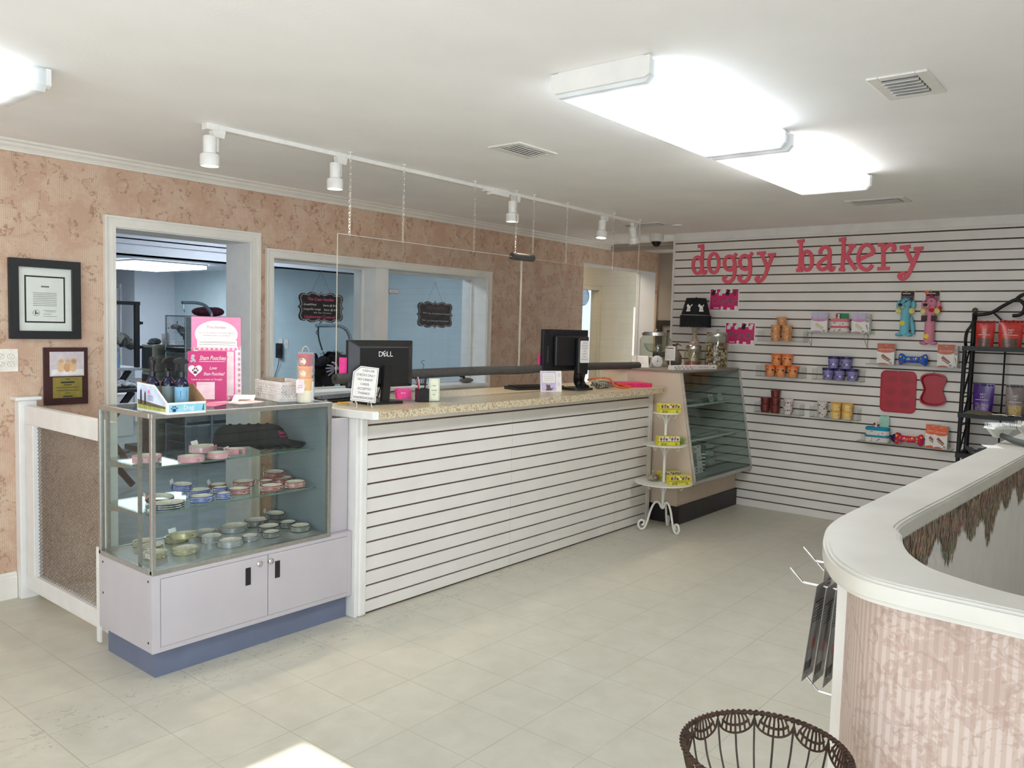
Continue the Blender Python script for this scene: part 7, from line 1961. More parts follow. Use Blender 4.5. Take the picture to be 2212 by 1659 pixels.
inn = inset(cut, 0.02)
vs += [(p[0], p[1], 0.0) for p in inn] + [(p[0], p[1], ZH - 0.044) for p in inn]
fs = []
for i in range(n_ - 1):
 fs += [(i, i + 1, n_ + i + 1, n_ + i), (2 * n_ + i, 3 * n_ + i, 3 * n_ + i + 1, 2 * n_ + i + 1), (n_ + i, n_ + i + 1, 3 * n_ + i + 1, 3 * n_ + i)]
b.add(vs, fs)
def curve_uv(co):
 k = min(range(n_), key=lambda i: (cut[i][0] - co.x) ** 2 + (cut[i][1] - co.y) ** 2)
 return (acc[k], co.z)
b.build('papered_face', M_pink_paper, hw_, smooth=40, uv=curve_uv)
b = MB(); x0_, x1_ = 1.865, 5.35
def yl(x): return 0.551 - 0.012 * (x - 2.0)
e_ = [0.0] + [0.0655 + 0.0748 * i for i in range(13)] + [ZH - 0.044]
def slab(b, z0, z1, off0, off1, m):
 b.add([(x0_, yl(x0_) - off1, z0), (x1_, yl(x1_) - off1, z0), (x1_, yl(x1_) - off0, z0), (x0_, yl(x0_) - off0, z0), (x0_, yl(x0_) - off1, z1), (x1_, yl(x1_) - off1, z1), (x1_, yl(x1_) - off0, z1), (x0_, yl(x0_) - off0, z1)], [(0, 3, 2, 1), (4, 5, 6, 7), (0, 1, 5, 4), (2, 3, 7, 6), (0, 4, 7, 3), (1, 2, 6, 5)], m)
slab(b, 0.0, ZH - 0.044, 0.014, 0.03, 1)
for i in range(14):
 slab(b, e_[i] + (0.0045 if i else 0), e_[i + 1] - (0.0045 if i < 13 else 0), 0.0, 0.0145, 0)
b.build('slat_face', [M_slat, M_groove], hw_)
b = MB(); b.prism([(1.842, 0.519), (1.872, 0.512), (1.872, 0.556), (1.842, 0.556)], xy, 0, ZH - 0.044)
b.build('end_trim', M_white, hw_, bevel=0.004)
Ii = inset(I_, -0.012)
b = MB(); m_ = len(Ii)
th_ = inset(I_, -0.03)
b.add([(p[0], p[1], 0) for p in Ii] + [(p[0], p[1], ZH - 0.044) for p in Ii] + [(p[0], p[1], 0) for p in th_] + [(p[0], p[1], ZH - 0.044) for p in th_], [(i, i + 1, m_ + i + 1, m_ + i) for i in range(m_ - 1)] + [(2 * m_ + i, 3 * m_ + i, 3 * m_ + i + 1, 2 * m_ + i + 1) for i in range(m_ - 1)])
b.build('inner_face', M_white, hw_, smooth=40)
Lp = [0.0]
for i in range(1, m_):
 Lp.append(Lp[-1] + math.dist(Ii[i], Ii[i - 1]))
def along(s):
 i = max(k for k in range(m_) if Lp[k] <= s) if s < Lp[-1] else m_ - 2
 i = min(i, m_ - 2); f = (s - Lp[i]) / (Lp[i + 1] - Lp[i])
 a, c = Vector(Ii[i]), Vector(Ii[i + 1]); d = (c - a).normalized()
 p = a + (c - a) * f
 return p, d, Vector((d.y, -d.x)) * -1
rnd = random.Random(21)
leafm = [mat(n, c, 0.7, var=0.12, vs=90) for n, c in (('sage_leaf', (136, 140, 116)), ('dusty_rose_leaf', (172, 122, 112)), ('mauve_brown_leaf', (132, 104, 90)), ('tan_leaf', (164, 142, 112)), ('grey_green_leaf', (110, 116, 98)), ('pale_rose_leaf', (188, 148, 132)), ('dark_umber_leaf', (92, 74, 62)))]
b = MB()
s = 0.9
def hang(s):
 return 0.085 + 0.045 * sin(s * 9.0) * sin(s * 3.1 + 1) + 0.035 * sin(s * 23.0) + (0.05 if s > 3.1 else 0.015 * (s - 1.0))
while s < Lp[-1] - 0.62:
 p, d, nr = along(s)
 side = 1
 H = max(0.05, hang(s)) * rnd.uniform(0.8, 1.12)
 z = ZH - 0.048
 k = 0
 while z > ZH - 0.046 - H:
  ln, wd = rnd.uniform(0.018, 0.034), rnd.uniform(0.0035, 0.0065)
  du = rnd.uniform(-0.008, 0.008); tl = rnd.uniform(-0.004, 0.004); w = 0.0012 + 0.0022 * rnd.random()
  base = p - Vector((-d.y, d.x)) * -0.0
  out = Vector((d.y, -d.x)) * (-1)
  c2 = Vector((2.6, 0.0)) - p
  out = out if out.dot(c2) > 0 else -out
  q_ = p + out * w
  f = lambda a, c: (q_.x + d.x * (du + a), q_.y + d.y * (du + a), z + c)
  b.add([f(0, 0), f(wd, -ln * 0.35), f(wd * 0.6 + tl, -ln * 0.7), f(tl, -ln), f(-wd * 0.7 + tl, -ln * 0.65), f(-wd, -ln * 0.3)], [(0, 1, 2, 3, 4, 5)], rnd.choice((0, 1, 2, 3, 4, 5, 3, 2, 6) if z > ZH - 0.12 else (0, 2, 4, 3, 1, 0)))
  z -= ln * rnd.uniform(0.28, 0.5)
 s += 0.0068
o = b.build('foliage_border', leafm, hw_); o['kind'] = 'stuff'
hook_pos = [(2.19, 0.904, 'chrome display hook, upper row, furthest from the half wall end'), (2.262, 0.848, 'short chrome display hook low in the upper row'), (2.101, 0.866, 'chrome display hook at the half wall end, carrying the blister packs'),
   (2.47, 0.508, 'chrome display hook, lower row, furthest from the half wall end'), (2.377, 0.515, 'chrome display hook in the middle of the lower row'), (2.266, 0.518, 'chrome display hook in the lower row at the half wall end')]
for i, (x, z, lb) in enumerate(hook_pos):
 ys = yl(x)
 t = thing('display_hook', lb, 'hook', (x, ys, z), 0, 'chrome display hooks on the half wall')
 L = 0.165 if i != 1 else 0.15
 b = MB(); b.tube(smooth_path([(0, 0.002, 0), (0, L * 0.5, 0), (0, L, 0.0), (0, L + 0.008, 0.003), (0, L + 0.040, 0.032)], 3), 0.0032, 8); b.build('rod', M_chrome, t, smooth=60)
 b = MB(); b.box(-0.012, 0.012, 0.0005, 0.004, -0.012, 0.022); b.build('back_clip', M_chrome, t)
def blister(x, y, z, wid, hei, label, cardm, prod, rz=0.0, tilt=0.0):
 t = thing('blister_pack', label, 'package', (x, y, z), rz, 'blister packs on the half wall hooks')
 t.rotation_euler = (tilt, 0, rz)
 fn = lambda u, v, w: (u, -w, v)
 b = MB(); b.prism([(-wid / 2, -hei), (wid / 2, -hei), (wid / 2, 0.012), (-wid / 2, 0.012)], fn, -0.0006, 0.0006, 0)
 b.build('card', cardm, t)
 b = MB(); b.prism(rrect(-wid * 0.42, wid * 0.42, -hei * 0.92, -hei * 0.12, 0.008), fn, 0.0008, 0.010); b.prism(rrect(-wid * 0.42, wid * 0.42, -hei * 0.92, -hei * 0.12, 0.008), fn, -0.0016, -0.0008); b.build('clear_blister', M_acrylic, t)
 b = MB()
 for s_ in (1, -1):
  ww = 0.0011 * s_
  for i in range(7):
   b.flat([(-wid * 0.34, -hei * (0.14 + 0.035 * i)), (wid * 0.34, -hei * (0.14 + 0.035 * i)), (wid * 0.34, -hei * (0.152 + 0.035 * i)), (-wid * 0.34, -hei * (0.152 + 0.035 * i))], fn, ww, 0)
  b.flat(arc(0, -hei * 0.62, wid * 0.22, hei * 0.06, 0, 345, 14), fn, ww, 1)
  b.flat([(-wid * 0.4, -hei * 0.9), (wid * 0.1, -hei * 0.9), (wid * 0.1, -hei * 0.8), (-wid * 0.4, -hei * 0.8)], fn, ww, 0)
 b.build('card_print', [M_ink, prod], t)
M_gcard = mat('grey_packaging_card', (150, 146, 146), 0.5, var=0.05); M_bcard = mat('blue_packaging_card', (54, 66, 130), 0.45); M_redpr = mat('bright_red_product', (216, 40, 36), 0.4); M_bluepr = mat('light_blue_product', (110, 160, 214), 0.4)
for i, y in enumerate((0.672, 0.648, 0.624, 0.600)):
 blister(2.101, y, 0.865, 0.085, 0.245, 'grey blister pack with a red product on the end hook, %s from the tip' % ('first', 'second', 'third', 'fourth')[i], M_gcard, M_redpr, 0.0, 0.10 - 0.012 * i)
blister(2.262, 0.655, 0.847, 0.085, 0.20, 'blue blister pack hanging behind the grey ones', M_bcard, M_bluepr, 0, 0.06)
blister(2.262, 0.615, 0.847, 0.085, 0.20, 'dark blue blister pack closest to the half wall', M_bcard, M_ink, 0, 0.04)
blister(2.19, 0.685, 0.903, 0.07, 0.30, 'narrow clear pack with a light blue brush furthest out', M_acr_edge, M_bluepr, 0, 0.03)
def brush(x, y, rz, label):
 t = thing('slicker_brush', label, 'brush', (x, y, ZH + 0.0005), rz, 'slicker brushes on the half wall')
 M_pale = mat('pale_grey_brush', (206, 208, 200), 0.4)
 b = MB(); b.prism([(-0.058, 0.060), (0.058, 0.060), (0.050, 0.068), (0.0, 0.078), (-0.050, 0.068)], lambda u, v, w: (u, w + 0.03, v), -0.03, 0.03); b.prism([(-0.058, 0.060), (0.058, 0.060), (0.02, 0.022), (-0.02, 0.022)], lambda u, v, w: (u, w + 0.03, v), -0.012, 0.012); b.build('head', M_pale, t, bevel=0.003)
 b = MB(); rnd = random.Random(3)
 for i in range(15):
  for j in range(7):
   p = Vector((-0.052 + i * 0.0074, 0.004 + j * 0.0085, 0.068)); b.cyl(p, p + Vector((rnd.uniform(-.003, .003), 0.003, 0.017)), 0.0006, n=4)
 o = b.build('bristles', M_chrome, t); o['kind'] = 'stuff'
 b = MB(); b.tube(smooth_path([(0, 0.03, 0.034), (0, 0.0, 0.030), (0, -0.05, 0.020), (0, -0.11, 0.016)], 5), 0.010, 12, r2=0.0145); b.ball((0, -0.112, 0.0155), 0.0148, 14); b.build('handle', mat('dark_grey_rubber', (74, 78, 74), 0.6, bump=0.3, bs=500), t, smooth=60)
brush(4.02, 0.555, radians(-40), 'slicker brush with a pale head and dark handle pointing to the viewer')
brush(4.22, 0.475, radians(-60), 'second slicker brush behind the first, cut by the picture edge')
for (x0, lb) in ((3.70, 'white paper slip under the nearer slicker brush'),):
 b = MB(); b.box(-0.05, 0.05, -0.03, 0.03, 0, 0.0008); o = b.build('paper_slip', M_paperw); o.location = (3.86, 0.575, ZH + 0.0004); o.rotation_euler = (0, 0, 0.4); tag(o, lb, 'paper')
# wire basket on a stand, foreground
M_rust = mat('rusty_brown_iron', (62, 43, 31), 0.6, 0.3, var=0.25, vs=60, bump=0.3, bs=200)
M_darkwire = mat('dark_iron_wire', (58, 52, 42), 0.45, 0.6, var=0.15, vs=60)
bs_ = thing('wire_basket', 'round rust-brown wire basket with a pierced scalloped rim, nearest the viewer', 'basket', (1.435, 0.545, 0))
RB, ZR = 0.150, 0.742
def rim_r(z): return RB - 0.006 * ((ZR - z) / 0.03)
b = MB(); NR = 96
b.tube([(RB * cos(2 * pi * i / NR), RB * sin(2 * pi * i / NR), ZR) for i in range(NR)], 0.0036, 8, closed=True)
rnd = random.Random(12)
for ph in (0, pi):
 b.tube([((RB + 0.0042 * cos(a * 40 + ph)) * cos(a), (RB + 0.0042 * cos(a * 40 + ph)) * sin(a), ZR + 0.0042 * sin(a * 40 + ph)) for a in [2 * pi * i / 480 for i in range(480)]], 0.0019, 5, closed=True)
b.build('rim', M_rust, bs_, smooth=60)
NS = 12
for k in range(NS):     # scallops with lace-like holes
 a0 = 2 * pi * k / NS; a1 = 2 * pi * (k + 1) / NS; am = (a0 + a1) / 2; wa = (a1 - a0) / 2
 b = MB()
 P = lambda a, z: (rim_r(z) * cos(a), rim_r(z) * sin(a), z)
 edge_ = [P(am + wa * (-1 + 2 * i / 14), ZR - 0.010 - 0.030 * math.sqrt(max(0, 1 - (-1 + 2 * i / 14) ** 2))) for i in range(15)]
 b.tube(edge_, 0.0022, 6)
 b.tube([P(am + wa * (-0.72 + 1.44 * i / 10), ZR - 0.008 - 0.017 * math.sqrt(max(0, 1 - ((-0.72 + 1.44 * i / 10) / 0.75) ** 2))) for i in range(11)], 0.0026, 6)
 for i in range(7):
  f = -0.85 + 1.7 * i / 6
  b.tube([P(am + wa * f * 0.62, ZR - 0.004), P(am + wa * f * 0.8, ZR - 0.014), P(am + wa * f * 0.95, ZR - 0.011 - 0.028 * math.sqrt(max(0, 1 - (f * 0.95) ** 2)))], 0.0021, 5)
 b.build('rim_scallop', M_rust, bs_, smooth=60)
for k in range(2 * NS):
 a = 2 * pi * k / (2 * NS); z0 = ZR + 0.002 if k % 2 == 0 else ZR - 0.039
 b = MB(); prof = [(RB - 0.001 if k % 2 == 0 else rim_r(z0), z0), (RB - 0.010, ZR - 0.045), (RB - 0.018, ZR - 0.075), (RB - 0.040, ZR - 0.115), (RB - 0.075, ZR - 0.140), (0.045, ZR - 0.148)]
 b.tube(smooth_path([(r * cos(a), r * sin(a), z) for r, z in prof], 4), 0.0021, 6); b.build('rib', M_darkwire, bs_, smooth=60)
b = MB(); b.tube([(0.045 * cos(2 * pi * i / 32), 0.045 * sin(2 * pi * i / 32), ZR - 0.148) for i in range(32)], 0.004, 6, closed=True); b.cyl((0, 0, ZR - 0.152), (0, 0, ZR - 0.148), 0.045, n=28); b.build('bottom_ring', M_rust, bs_, smooth=40)
b = MB(); b.cyl((0, 0, 0.03), (0, 0, ZR - 0.152), 0.008, n=12); b.build('stand_pole', M_darkwire, bs_, smooth=40)
for k in range(3):
 a = 2 * pi * k / 3 + 0.4; b = MB(); b.tube(smooth_path([(0.0, 0, 0.10), (0.05 * cos(a), 0.05 * sin(a), 0.09), (0.11 * cos(a), 0.11 * sin(a), 0.03), (0.14 * cos(a), 0.14 * sin(a), 0.006)], 4), 0.006, 8); b.build('stand_leg', M_darkwire, bs_, smooth=60)
b = MB(); b.prism(rrect(-0.065, 0.065, -0.055, 0.055, 0.012), xy, 0, 0.004); o = b.build('pink_card', mat('salmon_card', (226, 168, 150), 0.6)); o.location = (1.46, 0.555, ZR - 0.118); o.rotation_euler = (0.12, -0.05, 0.5); tag(o, 'salmon pink card lying in the wire basket', 'card')
# left wall: frame, plaque, outlet, gate
YW = 4.72
fw = lambda y0: (lambda u, v, w: (u, y0 - w, v))
t = thing('picture_frame', 'large black frame with a white mounted certificate on the wallpaper', 'picture frame', (1.80, YW, 1.378), 0, None)
b = MB(); F = lambda u, v, w: (u, -w, v)
for (u0, u1, v0, v1) in ((-0.177, 0.177, 0, 0.043), (-0.177, 0.177, 0.378, 0.421), (-0.177, -0.133, 0.043, 0.378), (0.133, 0.177, 0.043, 0.378)):
 b.prism([(u0, v0), (u1, v0), (u1, v1), (u0, v1)], F, 0.001, 0.026)
b.build('frame', M_black, t, bevel=0.006, seg=2)
b = MB(); b.flat([(-0.135, 0.04), (0.135, 0.04), (0.135, 0.38), (-0.135, 0.38)], F, 0.008, 0)
for (q_, m_) in (((-0.101, 0.086, 0.101, 0.335), 1), ((-0.093, 0.094, 0.093, 0.327), 0)):
 b.flat([(q_[0], q_[1]), (q_[2], q_[1]), (q_[2], q_[3]), (q_[0], q_[3])], F, 0.0086 + 0.0004 * (1 - m_), m_)
for i in range(8):
 b.flat([(-0.060, 0.246 - i * 0.0095), (0.058, 0.246 - i * 0.0095), (0.058, 0.2435 - i * 0.0095), (-0.060, 0.2435 - i * 0.0095)], F, 0.0094, 2)
b.flat([(-0.02, 0.275), (0.02, 0.275), (0.02, 0.283), (-0.02, 0.283)], F, 0.0094, 2)
add_stroke(b, arc(-0.045, 0.138, 0.016, 0.016, 0, 345, 18), 0.0015, F, 0.0092, 0.0095, 1, closed=True); b.flat([(-0.052, 0.130), (-0.047, 0.130), (-0.044, 0.150), (-0.050, 0.150)], F, 0.0096, 1); b.flat([(-0.046, 0.131), (-0.035, 0.133), (-0.034, 0.141), (-0.046, 0.139)], F, 0.0096, 2)
for (u0, u1, v) in ((-0.01, 0.055, 0.152), (0.0, 0.05, 0.145), (-0.01, 0.03, 0.132), (-0.01, 0.058, 0.120)):
 b.flat([(u0, v), (u1, v), (u1, v + 0.002), (u0, v + 0.002)], F, 0.0094, 2)
b.build('mounted_certificate', [mat('ivory_mat', (232, 230, 222), 0.7, var=0.01), M_ink, M_grey_ink], t)
b = MB(); b.flat([(-0.134, 0.042), (0.134, 0.042), (0.134, 0.379), (-0.134, 0.379)], F, 0.012, 0); b.build('pane', M_glass, t)
t = thing('wall_plaque', 'dark wood plaque with a puppy photo and brass plate below the frame', 'plaque', (1.90, YW, 1.019))
b = MB(); b.prism([(-0.113, 0), (0.113, 0), (0.113, 0.313), (-0.113, 0.313)], F, 0.001, 0.018); b.build('board', mat('dark_walnut', (58, 30, 30), 0.35, var=0.15, vs=20), t, bevel=0.004)
b = MB(); b.flat([(-0.086, 0.157), (0.092, 0.157), (0.092, 0.290), (-0.086, 0.290)], F, 0.0186, 0); b.flat([(-0.076, 0.164), (0.086, 0.164), (0.086, 0.195), (-0.076, 0.195)], F, 0.019, 1)
for i, (u, r) in enumerate(((-0.030, 0.020), (0.004, 0.019), (0.034, 0.020))):     # three puppies
 b.flat(arc(u, 0.205, r, 0.026, 0, 345, 16), F, 0.0194 + 0.0003 * i, 2 + i % 2); b.flat(arc(u + 0.004, 0.238, r * 0.72, 0.016, 0, 345, 14), F, 0.0197 + 0.0003 * i, 3 - i % 2 if i else 2)
 for (du, dv) in ((-0.003, 0.24), (0.008, 0.24), (0.003, 0.233)):
  b.flat(arc(u + du, dv, 0.002, 0.002, 0, 340, 6), F, 0.0206, 4)
b.build('puppy_photo', [mat('pale_photo', (204, 194, 196), 0.4), mat('white_photo_floor', (228, 222, 220), 0.4), mat('tan_puppy_print', (214, 180, 140), 0.5), mat('golden_puppy_print', (206, 156, 108), 0.5), M_ink], t)
b = MB(); b.prism([(-0.071, 0.038), (0.081, 0.038), (0.081, 0.151), (-0.071, 0.151)], F, 0.0182, 0.0195, 0)
for i, (wd, hh_) in enumerate(((0.02, 0.003), (0.072, 0.008), (0.04, 0.004), (0.12, 0.0025), (0.12, 0.0025), (0.03, 0.0025), (0.05, 0.006))):
 v = 0.142 - i * 0.0155; b.flat([(0.005 - wd / 2, v - hh_), (0.005 + wd / 2, v - hh_), (0.005 + wd / 2, v), (0.005 - wd / 2, v)], F, 0.0199, 1)
b.build('brass_plate', [mat('brass_plate', (178, 160, 84), 0.3, 0.7), M_ink], t)
t = thing('outlet_plate', 'white double electrical outlet plate on the wallpaper near the gate', 'outlet', (1.607, YW, 1.207))
b = MB(); b.prism(rrect(-0.058, 0.058, 0, 0.118, 0.004), F, 0.0005, 0.006); b.build('plate', mat('ivory_plastic', (232, 226, 214), 0.4), t, bevel=0.002)
for u in (-0.024, 0.024):
 for v in (0.039, 0.079):
  b = MB(); b.flat(arc(u, v, 0.0165, 0.0145, 0, 345, 20), F, 0.0063, 0); add_stroke(b, arc(u, v, 0.0165, 0.0145, 0, 342, 20), 0.0012, F, 0.0062, 0.0068, 1, closed=True)
  for (du, dv, a, c) in ((-0.006, 0.004, 0.001, 0.004), (0.006, 0.004, 0.001, 0.0035), (0, -0.006, 0.002, 0.002)):
   b.flat([(u + du - a, v + dv - c), (u + du + a, v + dv - c), (u + du + a, v + dv + c), (u + du - a, v + dv + c)], F, 0.0068, 1)
  b.build('socket', [mat('ivory_plastic', (230, 224, 212), 0.4), M_grey_ink], t)
gp = thing('gate_post', 'white square gate post with a flat cap against the wallpaper', 'post', (1.69, 4.685, 0))
b = MB(); b.box(-0.045, 0.043, -0.025, 0.034, 0, 1.058); b.build('post', M_white, gp, bevel=0.003)
b = MB(); b.box(-0.066, 0.062, -0.045, 0.034, 1.058, 1.076); b.build('cap', M_white, gp, bevel=0.004)
gt = thing('mesh_gate', 'white framed gate with expanded metal mesh between post and display case', 'gate', (1.69, 4.655, 0))
b = MB(); b.box(-0.02, 0.018, -0.965, 0.0, 0.935, 1.032); b.build('top_rail', M_white, gt, bevel=0.003)
b = MB(); b.box(-0.02, 0.018, -0.965, 0.0, 0.055, 0.140); b.build('bottom_rail', M_white, gt, bevel=0.003)
b = MB(); b.box(-0.024, 0.018, -0.115, -0.022, 0.140, 0.935); b.build('stile', M_white, gt, bevel=0.003)
b = MB(); b.box(-0.024, 0.018, -0.965, -0.90, 0.140, 0.935); b.build('stile', M_white, gt, bevel=0.003)
b = MB(); px_, pz_ = 0.0150, 0.0095
y0g, y1g, z0g, z1g = -0.90, -0.115, 0.14, 0.935
G = lambda u, v, w: (w, u, v)
sl = pz_ / px_
k = int((z0g - (y1g - y0g) * sl - z0g) / pz_) - 1
for sgn in (1, -1):
 nlin = int(((z1g - z0g) + (y1g - y0g) * sl) / (2 * pz_)) + 1
 for i in range(nlin):
  c = i * 2 * pz_ - (y1g - y0g) * sl
  u0, u1 = max(0.0, -c / sl), min(y1g - y0g, ((z1g - z0g) - c) / sl)
  if u1 - u0 < 0.004: continue
  ua, ub = (y0g + u0, y0g + u1) if sgn > 0 else (y1g - u0, y1g - u1)
  add_stroke(b, [(ua, z0g + c + u0 * sl), (ub, z0g + c + u1 * sl)], 0.0026, G, -0.0012 + (0.0012 if sgn > 0 else -0.0012), 0.0012 + (0.0012 if sgn > 0 else -0.0012))
b.build('expanded_mesh', mat('grey_metal_mesh', (158, 150, 144), 0.45, 0.5), gt)
b = MB(); b.box(-0.052, -0.042, -0.925, -0.895, 0.02, 0.46); b.build('end_strip', M_white, gt)
# chalkboards and stickers on the interior window
M_chalk = mat('blackboard', (28, 26, 30), 0.7); M_chalkw = mat('white_chalk', (214, 212, 210), 0.9); M_chalkp = mat('pink_chalk', (226, 90, 130), 0.9); M_chalkdim = mat('dusty_rose_chalk', (140, 84, 92), 0.9)
def board(x, z, wid, hei, apex, label, lines):
 t = thing('chalkboard', label, 'chalkboard', (x, 4.868, z), 0, 'hanging chalkboards on the interior window')
 hw2, hh2 = wid / 2, hei / 2
 right = [(0.0, 1.0), (0.03, 0.90), (0.12, 0.82), (0.30, 0.93), (0.46, 0.95), (0.56, 0.88), (0.62, 0.80), (0.72, 0.86), (0.86, 0.84), (0.95, 0.70), (0.96, 0.50), (0.91, 0.32), (0.90, 0.16), (0.95, 0.06), (1.0, 0.0)]
 q1 = right; q2_ = [(u, -v) for u, v in right[::-1]][1:]; q3 = [(-u, -v) for u, v in right][1:]; q4 = [(-u, v) for u, v in right[::-1]][1:-1]
 shape = [(u * hw2, v * hh2) for u, v in q1 + q2_ + q3 + q4][::-1]
 Fb = lambda u, v, w: (u, -w, v)
 b = MB(); b.prism(shape, Fb, 0.0, 0.006); b.build('board', M_chalk, t)
 b = MB(); sc3 = lambda s_: [(u * s_, v * s_) for u, v in shape]
 add_stroke(b, sc3(0.93), 0.0022, Fb, 0.006, 0.0066, 0, closed=True)
 P = sc3(0.88)
 for i in range(len(P)):
  a, c = Vector(P[i]), Vector(P[(i + 1) % len(P)]); n_ = max(1, int((c - a).length / 0.011))
  for j in range(n_):
   p = a + (c - a) * (j / n_); b.flat(arc(p.x, p.y, 0.0018, 0.0018, 0, 320, 6), Fb, 0.0066, 0)
 b.build('chalk_border', M_chalkw, t)
 b = MB()
 for (tx_, v, sz, wd, m_, u) in lines:
  b.text(tx_, Fb, u * hw2, v * hh2, sz, 0.0068, m_, shear=0.15, width=wd * wid)
 b.build('chalk_lettering', [M_chalkw, M_chalkp, M_chalkdim], t)
 b = MB()
 for s_ in (-1, 1):
  b.tube([(s_ * hw2 * 0.42, 0.001, hh2 * 0.93), (0, 0.001, apex)], 0.0011, 5)
 b.ball((0, 0.0, apex), 0.004, 8); b.build('hanging_string', M_grey_ink, t)
board(3.731, 1.613, 0.412, 0.231, 0.260, 'black scalloped chalkboard with pink and white lettering in the nearer pane', [('The Coat Handler', 0.50, 0.030, 0.58, 1, -0.03), ('Small/Med', 0.16, 0.020, 0.27, 0, -0.50), ('Starts @ $10', 0.14, 0.020, 0.30, 0, 0.36), ('Large/Ex Large', -0.12, 0.020, 0.36, 0, -0.40), ('Starts @ $15', -0.14, 0.020, 0.30, 0, 0.40), ('Ask Your Groomer', -0.34, 0.013, 0.40, 0, 0.05), ('Undercoat Control', -0.60, 0.030, 0.66, 1, -0.08)])
board(4.906, 1.593, 0.428, 0.231, 0.269, 'dim scalloped chalkboard with faint dark lettering in the further pane', [('ADD A BATH', 0.50, 0.034, 0.50, 2, 0.0), ('New', 0.12, 0.018, 0.12, 0, -0.58), ('Paw & Rubdown Packages', 0.08, 0.017, 0.62, 0, 0.22), ('Save', -0.40, 0.018, 0.12, 0, -0.62), ('w/ Oatmeal Treatment', -0.44, 0.017, 0.60, 0, 0.16)])
for (x, z, lb, mm, wr) in ((4.173, 1.770, 'small white sticker with a pink square, on the nearer pane by the mullion', M_magenta, 0), (4.455, 1.767, 'small lilac grey sticker on the further pane by the mullion', mat('slate_blue_print', (120, 120, 160), 0.5), 1)):
 b = MB(); Fs = lambda u, v, w: (u, -w, v)
 b.prism([(-0.053, -0.017), (0.053, -0.017), (0.053, 0.017), (-0.053, 0.017)], Fs, 0.0, 0.001, 0 if not wr else 1)
 if not wr:
  b.flat([(-0.050, -0.013), (-0.024, -0.013), (-0.024, 0.015), (-0.050, 0.015)], Fs, 0.0013, 1); b.flat(arc(-0.037, 0.001, 0.007, 0.007, 0, 340, 12), Fs, 0.0016, 0)
  b.text('Instagram', Fs, 0.014, -0.004, 0.015, 0.0014, 2, width=0.06); b.flat([(-0.005, 0.009), (0.035, 0.009), (0.035, 0.012), (-0.005, 0.012)], Fs, 0.0014, 2)
 else:
  b.flat([(-0.049, -0.013), (0.049, -0.013), (0.049, 0.013), (-0.049, 0.013)], Fs, 0.0013, 0); b.text('facebook', Fs, 0.006, -0.003, 0.016, 0.0016, 1, width=0.07); b.flat([(-0.046, -0.028), (-0.036, -0.017), (-0.05, -0.017)], Fs, 0.0008, 1)
 o = b.build('window_sticker', [M_paperw, mm, M_ink]); o.location = (x, 4.884, z); tag(o, lb, 'sticker')
t = thing('wire_ornament', 'black wire twig ornament on the interior window sill', 'ornament', (4.70, 4.80, 1.0145))
rnd = random.Random(5)
b = MB(); b.cyl((0, 0, 0), (0, 0, 0.006), 0.05, n=20)
for i in range(9):
 x = -0.07 + 0.0175 * i
 b.tube(smooth_path([(x * 0.6, 0, 0.004), (x, 0.01 * sin(i), 0.05 + 0.01 * (i % 3)), (x * 1.2, 0, 0.10 + 0.03 * ((i * 7) % 4) / 3)], 4), 0.0022, 6)
 for k in range(2):
  z = 0.06 + 0.03 * k; b.tube([(x + 0.010 * cos(a) , 0, z + 0.012 * sin(a)) for a in [2 * pi * j / 10 for j in range(10)]], 0.0018, 5, closed=True)
b.tube(smooth_path([(0, 0, 0.10), (0.02, 0, 0.16), (-0.01, 0, 0.19), (0.03, 0, 0.20)], 4), 0.0022, 6)
b.build('wire_twigs', M_black, t, smooth=60)
b = MB(); b.ball((0, 0, 0.022), (0.075, 0.05, 0.022), 20, k=12); b.ball((-0.06, 0, 0.075), (0.03, 0.025, 0.03), 12, k=8, m=1); b.tube([(-0.05, 0, 0.07), (-0.02, 0, 0.035)], 0.012, 8, m=1)
o = b.build('stone_ornament', [mat('grey_stone', (110, 106, 98), 0.9, bump=0.4, bs=120), M_black], smooth=60); o.location = (5.22, 4.78, 1.0145); tag(o, 'smooth grey stone ornament with a dark top on the interior window sill', 'ornament')
# passage and corridor
t = thing('picture_frame', 'dark framed picture on the taupe end wall of the passage', 'picture frame', (8.40, 4.46, 1.21), 0)
b = MB(); Fx = lambda u, v, w: (-w, -u, v)
for (u0, u1, v0, v1) in ((-0.24, 0.24, 0, 0.06), (-0.24, 0.24, 0.36, 0.42), (-0.24, -0.18, 0.06, 0.36), (0.18, 0.24, 0.06, 0.36)):
 b.prism([(u0, v0), (u1, v0), (u1, v1), (u0, v1)], Fx, 0.001, 0.03)
b.build('frame', mat('espresso_frame', (40, 26, 20), 0.4), t, bevel=0.004)
b = MB(); b.flat([(-0.19, 0.05), (0.19, 0.05), (0.19, 0.37), (-0.19, 0.37)], Fx, 0.006, 0); b.flat([(-0.12, 0.11), (0.12, 0.11), (0.12, 0.31), (-0.12, 0.31)], Fx, 0.007, 1); b.flat([(-0.10, 0.13), (0.10, 0.13), (0.10, 0.29), (-0.10, 0.29)], Fx, 0.008, 0); b.build('mounted_print', [mat('grey_mat', (150, 144, 134), 0.7), mat('dark_print', (60, 50, 42), 0.7)], t)
t = thing('wall_clock', 'round wall clock with a dark rim in the room beyond the passage', 'clock', (11.943, 8.2, 2.080))
b = MB(); b.lathe([(0.155, -0.001), (0.165, -0.02), (0.150, -0.035), (0.140, -0.02)], n=36, ax='y'); b.build('rim', mat('slate_rim', (70, 84, 96), 0.4), t, smooth=40)
b = MB(); b.lathe([(0.001, -0.016), (0.142, -0.016), (0.142, -0.001)], n=36, ax='y'); b.build('face', M_paperw, t, smooth=40)
